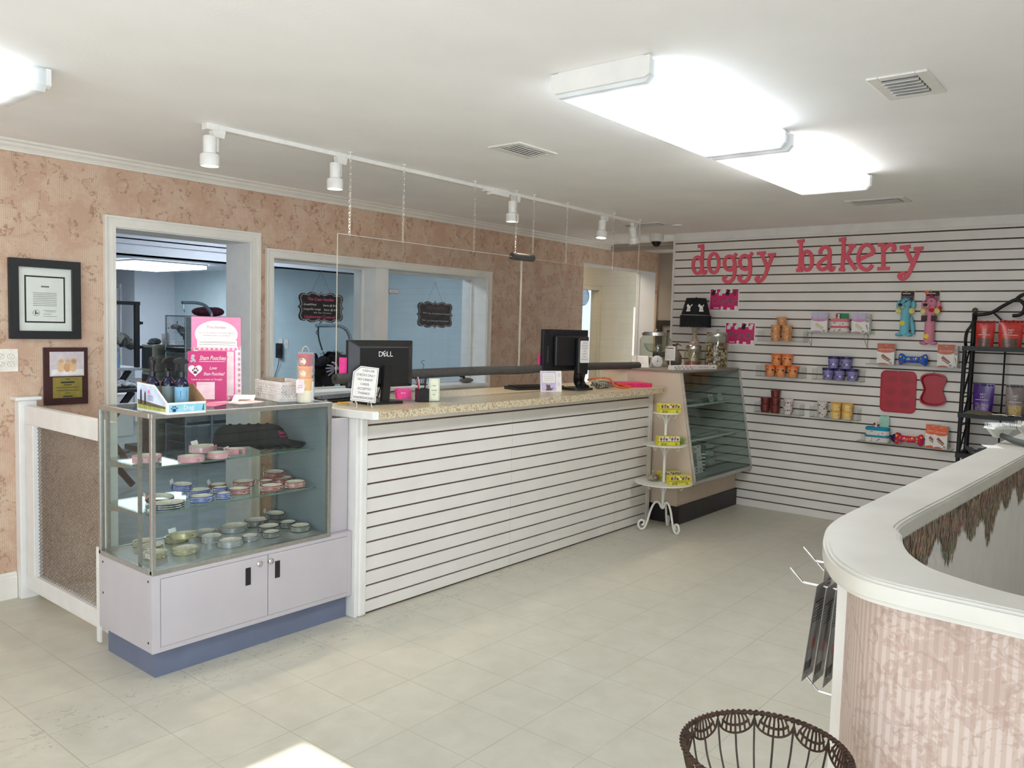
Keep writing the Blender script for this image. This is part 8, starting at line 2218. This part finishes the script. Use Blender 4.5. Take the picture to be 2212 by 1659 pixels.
for (a, l_) in ((2.2, 0.07), (0.3, 0.10)):
 b = MB(); b.prism([(-0.004, 0), (0.004, 0), (0.003, l_), (-0.003, l_)], lambda u, v, w: (u * cos(a) - v * sin(a), -w, u * sin(a) + v * cos(a)), 0.017, 0.019); b.build('hand', M_ink, t)
b = MB()
for i in range(12):
 a = 2 * pi * i / 12; b.flat(arc(0.118 * cos(a), 0.118 * sin(a), 0.007, 0.007, 0, 320, 6), lambda u, v, w: (u, -w, v), 0.0166, 0)
b.build('hour_marks', M_ink, t)
# grooming room seen through the door and the interior window
def ceiling_panel(loc, lx, ly, label, st_, rz=0.0):
 t = thing('ceiling_panel_light', label, 'light fixture', loc, rz, 'ceiling lights in the grooming room')
 b = MB(); b.box(-lx / 2, lx / 2, -ly / 2, ly / 2, -0.02, 0.0); b.build('housing', M_white, t)
 tt = NT('panel_glow'); tt.b.inputs['Emission Color'].default_value = lin((232, 244, 255)); tt.b.inputs['Emission Strength'].default_value = st_
 b = MB(); b.box(-lx / 2 + 0.01, lx / 2 - 0.01, -ly / 2 + 0.01, ly / 2 - 0.01, -0.06, -0.02); b.build('lens', tt.m, t)
ceiling_panel((4.95, 9.9, 2.17), 0.9, 1.25, 'bright rectangular ceiling light in the grooming room', 9.0)
ceiling_panel((4.3, 6.0, 2.40), 1.2, 0.4, 'ceiling light over the grooming tables behind the interior window', 16.0)
ceiling_panel((2.2, 8.6, 2.17), 1.2, 0.4, 'ceiling light at the near side of the grooming room', 11.0)
l_ = light('lamp_back_room', 'AREA', (8.4, 7.0, 2.35), 16.0, (0.85, 0.93, 1.0), shape='SQUARE', size=0.6); l_.rotation_euler = (0, 0, 0)
l_ = light('fill_corridor', 'AREA', (7.6, 5.3, 2.38), 9.0, (1.0, 0.86, 0.66), shape='SQUARE', size=0.4)  # unseen fill light added to brighten the cream corridor wall
l_ = light('lamp_alcove', 'AREA', (7.2, 12.6, 2.2), 8.0, (1.0, 0.9, 0.8), shape='SQUARE', size=0.5)
M_rubber = mat('black_rubber_top', (36, 38, 44), 0.6)
M_greytop = mat('pale_table_top', (178, 182, 188), 0.45)
M_chr2 = mat('satin_chrome', (168, 180, 186), 0.25, 0.9)
def groom_table(name_label, x0, x1, y0, y1, z, top, base_dark=True, xlegs=True):
 t = thing('grooming_table', name_label, 'table', ((x0 + x1) / 2, (y0 + y1) / 2, 0), 0, 'grooming tables')
 hx, hy = (x1 - x0) / 2, (y1 - y0) / 2
 b = MB(); b.box(-hx, hx, -hy, hy, z - 0.03, z); b.build('tabletop', top, t, bevel=0.006)
 if xlegs:
  for s_ in (-1, 1):
   for q_ in (-1, 1):
    b = MB(); b.obox((0, s_ * (hy - 0.06), z * 0.5), (0.05, 0.03, math.hypot(1.5 * hx, z - 0.06)), (0, q_ * math.atan2(1.5 * hx, z - 0.06), 0)); b.build('leg', M_black, t)
 else:
  b = MB(); b.box(-0.14, 0.14, -0.10, 0.10, 0.06, z - 0.03); b.build('lift_column', M_black, t, bevel=0.01)
  b = MB(); b.box(-hx * 0.8, hx * 0.8, -hy * 0.7, hy * 0.7, 0.0, 0.06); b.build('leg_base', M_black, t, bevel=0.01)
  b = MB(); b.box(-0.10, -0.02, -0.104, -0.10, 0.40, 0.47); b.build('yellow_label', mat('yellow_label', (220, 222, 60), 0.5), t)
 return t
groom_table('grooming table with crossed black legs and a shaggy grey dog on it', 3.10, 3.95, 8.0, 8.6, 1.008, M_greytop)
t = thing('tether_stand', 'black square grooming arm rising from the doorway table', 'grooming arm', (3.905, 8.02, 1.009))
b = MB(); b.box(-0.022, 0.022, -0.022, 0.022, 0, 0.64); b.build('post', M_black, t, bevel=0.004)
b = MB(); b.box(-0.85, 0.03, -0.018, 0.018, 0.615, 0.65); b.build('crossbar', M_black, t, bevel=0.004)
for z in (0.20, 0.44):
 b = MB(); b.cyl((0.022, 0, z), (0.06, 0, z), 0.02, 0.012, n=12); b.build('knob', M_black, t, smooth=40)
b = MB(); b.tube([(-0.25, 0, 0.615), (-0.25, 0, 0.40), (-0.245, 0.1, 0.28)], 0.005, 6); b.build('noose', M_black, t)
t = thing('stand_dryer_pole', 'thin grey pole with a clamp standing behind the shaggy dog', 'pole', (4.15, 9.1, 0))
b = MB(); b.cyl((0, 0, 0.02), (0, 0, 1.95), 0.014, n=10); b.build('pole', mat('grey_pole', (120, 122, 136), 0.4), t, smooth=40)
b = MB(); b.box(-0.03, 0.03, -0.03, 0.03, 1.66, 1.76); b.build('clamp', mat('dark_clamp', (70, 72, 80), 0.5), t)
b = MB(); b.lathe([(0.001, 0), (0.18, 0), (0.18, 0.015), (0.02, 0.03), (0.001, 0.03)], n=24); b.build('foot', mat('dark_clamp', (70, 72, 80), 0.5), t)
def fur(o, amp, freq, seed_):
 """tousled coat: displaced subdivided skin"""
 tx_ = bpy.data.textures.new('coat', 'CLOUDS'); tx_.noise_scale = freq
 o.modifiers.new('sub', 'SUBSURF').levels = 3; o.modifiers['sub'].render_levels = 3
 d = o.modifiers.new('coat', 'DISPLACE'); d.texture = tx_; d.strength = amp; d.mid_level = 0.35
def skin_body(name, verts, edges, radii, m_, parent, root=0, sub=2):
 me = bpy.data.meshes.new(name); me.from_pydata([tuple(v) for v in verts], edges, []); me.materials.append(m_)
 o = bpy.data.objects.new(name, me); C.objects.link(o)
 o.modifiers.new('skin', 'SKIN').use_smooth_shade = True
 sk = me.skin_vertices[0].data if me.skin_vertices else None
 if sk is None:
  lay = me.attributes
 for i, r in enumerate(radii):
  me.skin_vertices[0].data[i].radius = (r, r) if not isinstance(r, tuple) else r
  me.skin_vertices[0].data[i].use_root = (i == root)
 s_ = o.modifiers.new('sub', 'SUBSURF'); s_.levels = sub; s_.render_levels = sub
 if parent is not None: o.parent = parent
 return o
def coat_mat(name, a, c, sc=18.0):
 tt = NT(name); n = tt.noise(tt.coord(), sc, 4.0, 0.6, 0.6); tt.base(tt.ramp(n, [(0.35, a), (0.62, c)])); tt.b.inputs['Roughness'].default_value = 0.95; tt.b.inputs['Specular IOR Level'].default_value = 0.1
 tt.bump(tt.noise(tt.coord(), 140.0, 4.0), 0.8, 0.01)
 return tt.m
def dog(name, label, loc, rz, s, coat, head_down=0.0, tail=True, ear_m=None, shag=0.0, prick=False, chest=None):
 """standing dog, facing +x at rest; feet on z = 0"""
 t = thing(name, label, 'dog', loc, rz)
 V = [(-0.20, 0, 0.30), (0.0, 0, 0.31), (0.18, 0, 0.32), (0.27, 0, 0.37 - head_down * 0.05), (0.34, 0, 0.45 - head_down * 0.22)]
 Rd = [0.085, 0.095, 0.105, 0.075, 0.065]
 E_ = [(0, 1), (1, 2), (2, 3), (3, 4)]
 hx, hz = 0.34, 0.45 - head_down * 0.22
 V += [(hx + 0.06, 0, hz - 0.015 - head_down * 0.03), (hx + 0.13, 0, hz - 0.045 - head_down * 0.05)]; Rd += [0.055, 0.032]; E_ += [(4, 5), (5, 6)]
 for s_ in (-1, 1):
  k = len(V)
  V += [(0.18, s_ * 0.065, 0.22), (0.165, s_ * 0.065, 0.12), (0.18, s_ * 0.065, 0.03), (0.205, s_ * 0.065, 0.018)]; Rd += [0.045, 0.030, 0.026, 0.024]; E_ += [(2, k), (k, k + 1), (k + 1, k + 2), (k + 2, k + 3)]
  k = len(V)
  V += [(-0.17, s_ * 0.065, 0.22), (-0.21, s_ * 0.065, 0.115), (-0.19, s_ * 0.065, 0.03), (-0.165, s_ * 0.065, 0.018)]; Rd += [0.055, 0.030, 0.025, 0.024]; E_ += [(0, k), (k, k + 1), (k + 1, k + 2), (k + 2, k + 3)]
 if tail:
  k = len(V); V += [(-0.28, 0, 0.38), (-0.31, 0, 0.48)]; Rd += [0.030, 0.022]; E_ += [(0, k), (k, k + 1)]
 V = [(x * s, y * s, z * s) for x, y, z in V]; Rd = [r * s for r in Rd]
 o = skin_body('body', V, E_, Rd, coat, t, 1)
 if shag:
  tx_ = bpy.data.textures.new('coat', 'CLOUDS'); tx_.noise_scale = 0.035 * s / 0.6
  o.modifiers['sub'].levels = 3; o.modifiers['sub'].render_levels = 3
  d = o.modifiers.new('coat', 'DISPLACE'); d.texture = tx_; d.strength = shag; d.mid_level = 0.3
 for s_ in (-1, 1):
  b = MB()
  if prick:
   b.lathe([(0.026 * s, 0.0), (0.02 * s, 0.03 * s), (0.001, 0.075 * s)], ((hx - 0.01) * s, s_ * 0.045 * s, (hz + 0.045) * s), 10, sx=0.5)
  else:
   b.ball(((hx + 0.0) * s, s_ * 0.068 * s, (hz - 0.02) * s), (0.030 * s, 0.016 * s, 0.060 * s), 12, k=8)
  b.build('ear', ear_m or coat, t, smooth=60)
  b = MB(); b.ball(((hx + 0.075) * s, s_ * 0.036 * s, (hz + 0.02 - head_down * 0.02) * s), 0.010 * s, 8, k=6); b.build('eye', M_plastic_blk, t, smooth=60)
 b = MB(); b.ball(((hx + 0.163) * s, 0, (hz - 0.045 - head_down * 0.05) * s), (0.014 * s, 0.018 * s, 0.013 * s), 10, k=6); b.build('nose', M_plastic_blk, t, smooth=60)
 return t
dog('shaggy_dog', 'shaggy grey and white dog standing on the doorway grooming table, head low', (3.55, 8.26, 1.009), radians(-8), 0.92, coat_mat('grey_white_coat', (92, 92, 92), (196, 194, 188), 7.0), 0.75, True, coat_mat('grey_ear', (70, 70, 72), (120, 118, 116)), 0.035)
groom_table('low dark-topped grooming table with a heap of clipped fur', 2.65, 3.50, 7.0, 7.6, 0.885, M_rubber)
b = MB(); rnd = random.Random(6)
for i in range(60):
 b.ball((rnd.gauss(0, 0.13), rnd.gauss(0, 0.09), 0.014 + abs(rnd.gauss(0, 0.014))), (rnd.uniform(0.03, 0.055), rnd.uniform(0.02, 0.045), rnd.uniform(0.010, 0.022)), 8, k=5)
o = b.build('fur_clippings', coat_mat('fur_clippings', (150, 154, 160), (214, 216, 220), 30.0), smooth=60); o.location = (3.30, 7.28, 0.886); tag(o, 'heap of pale clipped fur on the low dark grooming table', 'fur', None, 'stuff')
for i, (x, lb) in enumerate(((3.62, 'clear spray bottle on the doorway table under the shaggy dog'),)):
 b = MB(); b.lathe([(0.001, 0), (0.03, 0), (0.03, 0.10), (0.012, 0.13), (0.012, 0.15), (0.02, 0.155), (0.02, 0.175), (0.001, 0.18)], n=16)
 o = b.build('water_bottle', mat('pale_blue_bottle', (120, 160, 190), 0.2), smooth=40); o.location = (3.72, 8.05, 1.009); tag(o, lb, 'bottle')
M_cagew = mat('zinc_wire', (150, 156, 162), 0.35, 0.7); M_cagep = mat('grey_crate_panel', (116, 122, 126), 0.5, 0.2); M_trayb = mat('black_crate_tray', (32, 34, 38), 0.5)
def crate(z, label):
 t = thing('dog_crate', label, 'crate', (4.353, 7.9, z), 0, 'stacked wire dog crates')
 w_, d_, h_ = 0.56, 0.40, 0.365
 b = MB()
 for (x, y) in ((0, 0), (w_, 0), (0, d_), (w_, d_)):
  b.cyl((x, y, 0.0), (x, y, h_), 0.009, n=8)
 for z_ in (0.03, h_):
  b.tube([(0, 0, z_), (w_, 0, z_), (w_, d_, z_), (0, d_, z_)], 0.007, 6, closed=True)
 b.build('frame', M_cagew, t, smooth=40)
 b = MB()
 for i in range(1, 15):
  b.cyl((0, d_ * i / 15, 0.03), (0, d_ * i / 15, h_), 0.0022, n=5)
 for k in range(1, 4):
  b.cyl((0, 0, h_ * k / 4 + 0.01), (0, d_, h_ * k / 4 + 0.01), 0.0026, n=5)
 b.build('wire_door', M_cagew, t)
 b = MB(); b.box(0.01, w_ - 0.01, -0.004, 0.0, 0.04, h_ - 0.01)
 for i in range(6):
  b.box(0.03, w_ - 0.03, -0.0055, -0.004, 0.07 + 0.045 * i, 0.075 + 0.045 * i)
 b.build('front_panel', M_cagep, t)
 b = MB(); b.box(w_ - 0.006, w_, 0.01, d_ - 0.01, 0.03, h_); b.build('far_panel', M_cagep, t)
 b = MB(); b.box(-0.005, w_ + 0.005, -0.006, d_ + 0.005, 0.0, 0.032); b.build('tray', M_trayb, t)
 return t
for z, lb in ((0.02, 'lowest wire crate of the stack in the grooming room'), (0.40, 'second wire crate up in the stack, empty'), (0.78, 'third wire crate up, just below the occupied one'), (1.165, 'top wire crate holding a small black and white dog')):
 crate(z, lb)
dog('small_dog', 'small black and white dog with pointed ears sitting up in the top crate', (4.56, 8.10, 1.198), radians(150), 0.50, coat_mat('black_white_coat', (24, 24, 26), (206, 206, 204), 11.0), 0.0, False, coat_mat('black_ear', (22, 22, 24), (40, 40, 42)), 0.0, True)
b = MB(); b.ball((0, 0, 0.05), (0.16, 0.11, 0.055), 20, k=10); b.ball((0.10, 0.0, 0.055), (0.10, 0.09, 0.05), 16, k=8); b.v = [(x, y, max(0.0, z)) for x, y, z in b.v]
o = b.build('pet_bed', mat('maroon_cushion', (84, 34, 50), 0.9, var=0.15), smooth=60); o.location = (4.70, 8.10, 1.5315); tag(o, 'maroon pet cushion on top of the wire crates', 'cushion')
t = thing('tether_stand', 'curved chrome grooming arm above the wire crates', 'grooming arm', (4.60, 7.82, 0.0))
b = MB(); b.tube(smooth_path([(-0.33, 0, 1.665), (-0.18, 0, 1.668), (-0.08, 0, 1.645), (-0.02, 0, 1.58), (0.0, 0, 1.48), (0.0, 0, 0.8), (0, 0, 0.02)], 5), 0.016, 10); b.build('tube', M_chr2, t, smooth=60)
b = MB(); b.tube([(-0.31, 0, 1.66), (-0.31, 0, 1.60), (-0.30, 0, 1.57)], 0.006, 6); b.build('clip', M_chr2, t)
b = MB(); b.box(-0.12, 0.12, -0.05, 0.05, 0.0, 0.02); b.build('foot', M_black, t)
def carrier(z, h_, w_, label):
 t = thing('pet_carrier', label, 'pet carrier', (4.318, 8.5, z), 0, 'stacked plastic pet carriers')
 d_ = 0.27
 b = MB(); b.box(0, w_, 0, d_, 0, h_); b.build('shell', mat('sage_plastic', (156, 156, 140), 0.6), t, bevel=0.014)
 b = MB(); b.box(-0.004, -0.0005, 0.03, d_ - 0.03, 0.035, h_ - 0.03); b.build('door_opening', mat('dark_opening', (38, 40, 40), 0.7), t)
 b = MB()
 for i in range(9):
  b.cyl((-0.008, 0.035 + i * 0.025, 0.035), (-0.008, 0.035 + i * 0.025, h_ - 0.03), 0.0022, n=5)
 b.build('wire_door', M_cagew, t)
 for (z0, z1) in ((0.50, 0.58), (0.92, 1.0)):
  b = MB(); b.box(0.02, w_, -0.008, 0.0, h_ * z0, h_ * z1); b.build('moulded_ridge', mat('pale_sage_plastic', (176, 176, 160), 0.6), t, bevel=0.003)
 b = MB()
 for i in range(7):
  for j in range(3):
   b.box(0.05 + i * 0.016, 0.059 + i * 0.016, -0.002, 0.0, h_ * 0.66 + j * 0.02, h_ * 0.66 + j * 0.02 + 0.010)
 b.build('vent_slots', mat('dark_opening', (60, 62, 60), 0.7), t)
 return t
carrier(0.0, 0.46, 0.36, 'lowest sage plastic pet carrier of the stack'); carrier(0.462, 0.455, 0.36, 'middle sage plastic pet carrier of the stack'); carrier(0.919, 0.296, 0.36, 'top sage plastic pet carrier with a dark wire door')
b = MB(); b.ball((0, 0, 0.03), (0.07, 0.05, 0.04), 14, k=8); b.ball((-0.05, -0.02, 0.012), (0.05, 0.04, 0.014), 12, k=6); b.v = [(x, y, max(0, z)) for x, y, z in b.v]
o = b.build('folded_cap', mat('grey_black_cloth', (92, 96, 102), 0.9, var=0.4, vs=30), smooth=60); o.location = (4.40, 8.63, 1.2155); tag(o, 'grey and black cloth cap on the top pet carrier', 'cap')
b = MB(); b.lathe([(0.001, 0), (0.035, 0), (0.045, 0.06), (0.04, 0.06), (0.043, 0.118), (0.001, 0.118)], n=16); o = b.build('paper_cups', M_paperw, smooth=40); o.name = 'paper_cup'; o.location = (4.53, 8.64, 1.2155); tag(o, 'white paper cup stack at the back of the top pet carrier', 'cup')
groom_table('hydraulic grooming table with a black lift column, behind the display case', 4.25, 5.30, 8.75, 9.35, 0.80, M_rubber, True, False)
t = thing('storage_bin', 'white storage bin on the grooming room floor', 'bin', (4.72, 10.35, 0))
b = MB(); b.box(-0.2, 0.2, -0.15, 0.15, 0, 0.52); b.build('body', M_white, t, bevel=0.01)
b = MB(); b.box(-0.205, 0.205, -0.155, 0.155, 0.52, 0.55); b.build('lid', M_white, t, bevel=0.006)
b = MB(); b.tube(smooth_path([(5.02, 10.1, 0.5), (5.10, 10.1, 0.42), (5.12, 10.1, 0.2), (5.12, 10.08, 0.02)], 5), 0.022, 8); tag(b.build('hose', M_black, smooth=60, loc=(5.1, 10.1, 0)), 'black hose hanging beside the white storage bin', 'hose')
for i, (x, lb) in enumerate(((3.3, 'dark chair leg group left of the hydraulic table'),)):
 pass
Fr = lambda u, v, w: (6.22 - w, -u, v)
t = thing('wall_outlet', 'white outlet plate holding a black charger on the cool-tinted wall', 'outlet', (6.22, 8.93, 1.16))
Fl = lambda u, v, w: (-w, -u, v)
b = MB(); b.prism(rrect(-0.04, 0.04, 0, 0.12, 0.004), Fl, 0.0005, 0.006); b.build('plate', M_paperw, t)
b = MB(); b.prism(rrect(-0.045, 0.045, -0.13, 0.06, 0.012), Fl, 0.006, 0.05); b.build('charger', M_plastic_blk, t, bevel=0.006)
b = MB(); b.tube(smooth_path([(-0.03, 0.0, -0.13), (-0.02, 0.03, -0.22), (-0.012, 0.11, -0.36), (-0.012, 0.19, -0.50)], 5), 0.004, 6); b.build('cord', M_plastic_blk, t, smooth=60)
t = thing('light_switch', 'white light switch plate on the cool-tinted wall', 'light switch', (6.22, 8.81, 1.155))
b = MB(); b.prism(rrect(-0.038, 0.038, 0, 0.12, 0.004), Fl, 0.0005, 0.006); b.build('plate', M_paperw, t)
b = MB(); b.prism([(-0.005, 0.052), (0.005, 0.052), (0.005, 0.070), (-0.005, 0.070)], Fl, 0.006, 0.014); b.build('toggle', M_paperw, t)
b = MB(); b.box(6.19, 6.22, 9.10, 9.16, 1.232, 1.46); tag(b.build('wall_trim_strip', mat('steel_blue_strip', (90, 122, 150), 0.5), loc=(6.2, 9.13, 1.232)), 'blue vertical strip on the wall behind the interior window', 'strip')
groom_table('grooming table behind the interior window with a black dog on it', 4.22, 5.02, 5.70, 6.25, 0.82, M_rubber, True, False)
coatb = coat_mat('black_coat', (10, 10, 11), (26, 26, 28), 20.0)
bd = thing('black_dog', 'fluffy black dog on the table behind the interior window', 'dog', (4.70, 5.98, 0.821))
V = [(0.22, 0, 0.24), (0.09, 0, 0.275), (-0.02, 0, 0.30), (-0.09, -0.02, 0.27)]; Rd = [0.11, 0.125, 0.145, 0.115]; E_ = [(0, 1), (1, 2), (2, 3)]
for s_ in (-1, 1):
 k = len(V); V += [(-0.08, s_ * 0.08, 0.18), (-0.085, s_ * 0.08, 0.09), (-0.08, s_ * 0.08, 0.03), (-0.10, s_ * 0.08, 0.022)]; Rd += [0.06, 0.045, 0.04, 0.03]; E_ += [(2, k), (k, k + 1), (k + 1, k + 2), (k + 2, k + 3)]
 k = len(V); V += [(0.20, s_ * 0.08, 0.18), (0.24, s_ * 0.08, 0.10), (0.22, s_ * 0.08, 0.03), (0.20, s_ * 0.08, 0.022)]; Rd += [0.07, 0.045, 0.04, 0.03]; E_ += [(0, k), (k, k + 1), (k + 1, k + 2), (k + 2, k + 3)]
k = len(V); V += [(-0.20, -0.02, 0.27)]; Rd += [0.05]; E_ += [(3, k)]
o = skin_body('body', V, E_, Rd, coatb, bd, 1, 3)
tx_ = bpy.data.textures.new('coat', 'CLOUDS'); tx_.noise_scale = 0.03; d_ = o.modifiers.new('coat', 'DISPLACE'); d_.texture = tx_; d_.strength = 0.035; d_.mid_level = 0.4
for s_ in (-1, 1):
 b = MB(); b.ball((-0.09, s_ * 0.115, 0.33), (0.035, 0.022, 0.075), 12, k=8); b.build('ear', coatb, bd, smooth=60)
b = MB()
rnd = random.Random(2)
for i in range(260):
 a, e = rnd.uniform(0, 2 * pi), rnd.uniform(0.0, 1.4); n = Vector((cos(a) * cos(e), sin(a) * cos(e), sin(e))); c = Vector((rnd.uniform(-0.08, 0.12), 0, 0.285)); p = c + n * 0.125
 s3 = n.cross(Vector((0, 0, 1))); s3 = (s3.normalized() if s3.length > 1e-3 else Vector((1, 0, 0))) * 0.004; q_ = p + n * 0.025 + Vector((rnd.uniform(-.01, .01), 0, rnd.uniform(-.012, .006)))
 b.add([p - s3, p + s3, q_], [(0, 1, 2)])
o = b.build('coat_tufts', coatb, bd); o['kind'] = 'stuff'
t = thing('tether_stand', 'curved chrome grooming arm with a black noose over the black dog', 'grooming arm', (4.985, 6.05, 0.821))
b = MB(); b.tube(smooth_path([(-0.40, 0, 0.652), (-0.26, 0, 0.655), (-0.13, 0, 0.652), (-0.05, 0, 0.615), (-0.008, 0, 0.54), (0.0, 0, 0.44), (0.0, 0, 0.2), (0.0, 0, 0.0)], 5), 0.017, 12); b.build('tube', M_chr2, t, smooth=60)
b = MB(); b.tube(smooth_path([(-0.36, 0, 0.675), (-0.375, 0, 0.64), (-0.372, 0, 0.55), (-0.345, -0.02, 0.43)], 4), 0.0065, 6); b.tube([(-0.385 + 0.014 * cos(a), 0, 0.590 + 0.018 * sin(a)) for a in [2 * pi * i / 12 for i in range(12)]], 0.003, 5, closed=True); b.build('noose', M_black, t, smooth=60)
pr_ = thing('person', 'groomer with a light brown hair bun, one hand resting on the black dog', 'person', (5.21, 6.12, 0))
M_skin = mat('skin', (206, 168, 150), 0.55, var=0.04, vs=12); M_glove = mat('lavender_grey_skin', (176, 160, 170), 0.5, var=0.03); M_hair = coat_mat('light_brown_hair', (110, 90, 66), (150, 128, 96), 26.0); M_smock = mat('charcoal_smock', (58, 60, 68), 0.85, var=0.06); M_jean = mat('dark_denim', (48, 56, 76), 0.9)
V = [(0.05, 0.10, 0.62), (0.04, 0.06, 0.78), (0.0, 0.0, 0.95), (-0.03, -0.03, 1.07), (-0.05, -0.05, 1.13), (-0.07, -0.07, 1.20), (-0.085, -0.085, 1.275), (-0.09, -0.09, 1.32)]
Rd = [0.14, 0.13, 0.14, 0.12, 0.055, 0.052, 0.082, 0.075]
E_ = [(i, i + 1) for i in range(7)]
k = len(V); V += [(-0.17, 0.06, 1.06), (-0.24, -0.02, 0.90), (-0.40, -0.20, 1.03), (-0.531, -0.268, 1.098)]; Rd += [0.052, 0.046, 0.036, 0.027]; E_ += [(3, k), (k, k + 1), (k + 1, k + 2), (k + 2, k + 3)]
k = len(V); V += [(0.14, -0.06, 1.06), (0.17, -0.16, 0.88), (0.06, -0.24, 0.90), (-0.02, -0.22, 0.96)]; Rd += [0.052, 0.046, 0.036, 0.027]; E_ += [(3, k), (k, k + 1), (k + 1, k + 2), (k + 2, k + 3)]
for s_ in (-1, 1):
 k = len(V); V += [(0.05 + s_ * 0.10, 0.04, 0.60), (0.08 + s_ * 0.12, -0.02, 0.52), (0.10 + s_ * 0.13, 0.0, 0.28), (0.10 + s_ * 0.13, 0.03, 0.08), (0.10 + s_ * 0.13, -0.08, 0.035)]; Rd += [0.09, 0.075, 0.055, 0.042, 0.036]; E_ += [(0, k), (k, k + 1), (k + 1, k + 2), (k + 2, k + 3), (k + 3, k + 4)]
skin_body('body', V, E_, Rd, M_skin, pr_, 0)
b = MB(); b.lathe([(0.165, 0.60), (0.160, 0.72), (0.150, 0.90), (0.150, 1.00), (0.115, 1.09), (0.06, 1.125)], (0.02, 0.02, 0), 24, sy=0.85); b.f = b.f[:-2]; b.mi = b.mi[:-2]; o = b.build('smock', M_smock, pr_, smooth=60); o.modifiers.new('shell', 'SOLIDIFY').thickness = 0.006
b = MB(); b.ball((-0.075, -0.055, 1.315), (0.093, 0.105, 0.092), 20, k=12); b.ball((-0.012, -0.04, 1.395), (0.062, 0.062, 0.055), 16, k=10); o = b.build('hair', M_hair, pr_, smooth=60)
b = MB(); b.ball((-0.125, -0.165, 1.275), (0.012, 0.018, 0.014), 10, k=6); b.build('nose', M_skin, pr_, smooth=60)
b = MB(); b.ball((-0.155, -0.13, 1.30), 0.010, 8, k=6); b.ball((-0.075, -0.168, 1.30), 0.010, 8, k=6); b.build('eyes', M_paperw, pr_, smooth=60)
b = MB(); b.ball((-0.115, -0.158, 1.235), (0.022, 0.012, 0.006), 10, k=6); b.build('mouth', mat('lip', (176, 110, 104), 0.5), pr_, smooth=60)
H0 = Vector((-0.536, -0.270, 1.100))        # wrist
Vh = [(0, 0, 0), (-0.030, -0.012, -0.006), (-0.062, -0.018, -0.012)]; Rh = [0.022, (0.030, 0.014), (0.033, 0.013)]; Eh = [(0, 1), (1, 2)]
tips = [((-0.070, -0.020, 0.014), (-0.100, -0.020, 0.022), (-0.134, -0.014, 0.028)), ((-0.076, -0.021, 0.000), (-0.110, -0.021, 0.000), (-0.146, -0.013, -0.002)), ((-0.076, -0.020, -0.016), (-0.106, -0.020, -0.026), (-0.138, -0.012, -0.034)), ((-0.068, -0.018, -0.032), (-0.090, -0.018, -0.050), (-0.116, -0.011, -0.068))]
pr_h = skin_body('hand', [tuple(H0 + Vector(v)) for v in Vh], Eh, Rh, M_glove, pr_, 0)
for f_ in tips:
 P = [tuple(H0 + Vector((-0.056, -0.018, f_[0][2] * 0.8)))] + [tuple(H0 + Vector(v)) for v in f_]
 skin_body('finger', P, [(0, 1), (1, 2), (2, 3)], [0.0095, 0.0095, 0.0085, 0.0065], M_glove, pr_, 0)
P = [tuple(H0 + Vector(v)) for v in ((-0.022, -0.014, 0.012), (-0.040, -0.028, 0.030), (-0.066, -0.030, 0.046), (-0.090, -0.026, 0.052))]
skin_body('thumb', P, [(0, 1), (1, 2), (2, 3)], [0.011, 0.011, 0.0095, 0.007], M_glove, pr_, 0)
b = MB(); b.tube([tuple(H0 + Vector((0.014, 0.004, 0.0)) + Vector((0.012 * cos(a) * 0.4, 0.024 * cos(a), 0.026 * sin(a)))) for a in [2 * pi * i / 16 for i in range(16)]], 0.003, 6, closed=True); b.build('bracelet', M_chr2, pr_, smooth=60)
t = thing('stool', 'dark round stool under the groomer', 'stool', (5.26, 6.24, 0))
b = MB(); b.lathe([(0.001, 0.43), (0.17, 0.43), (0.18, 0.445), (0.17, 0.462), (0.001, 0.465)], n=24); b.build('seat', M_plastic_blk, t, smooth=40)
for k in range(4):
 a = pi / 4 + pi / 2 * k; b = MB(); b.cyl((0.12 * cos(a), 0.12 * sin(a), 0.43), (0.19 * cos(a), 0.19 * sin(a), 0.0), 0.014, n=8); b.build('leg', M_chr2, t, smooth=40)
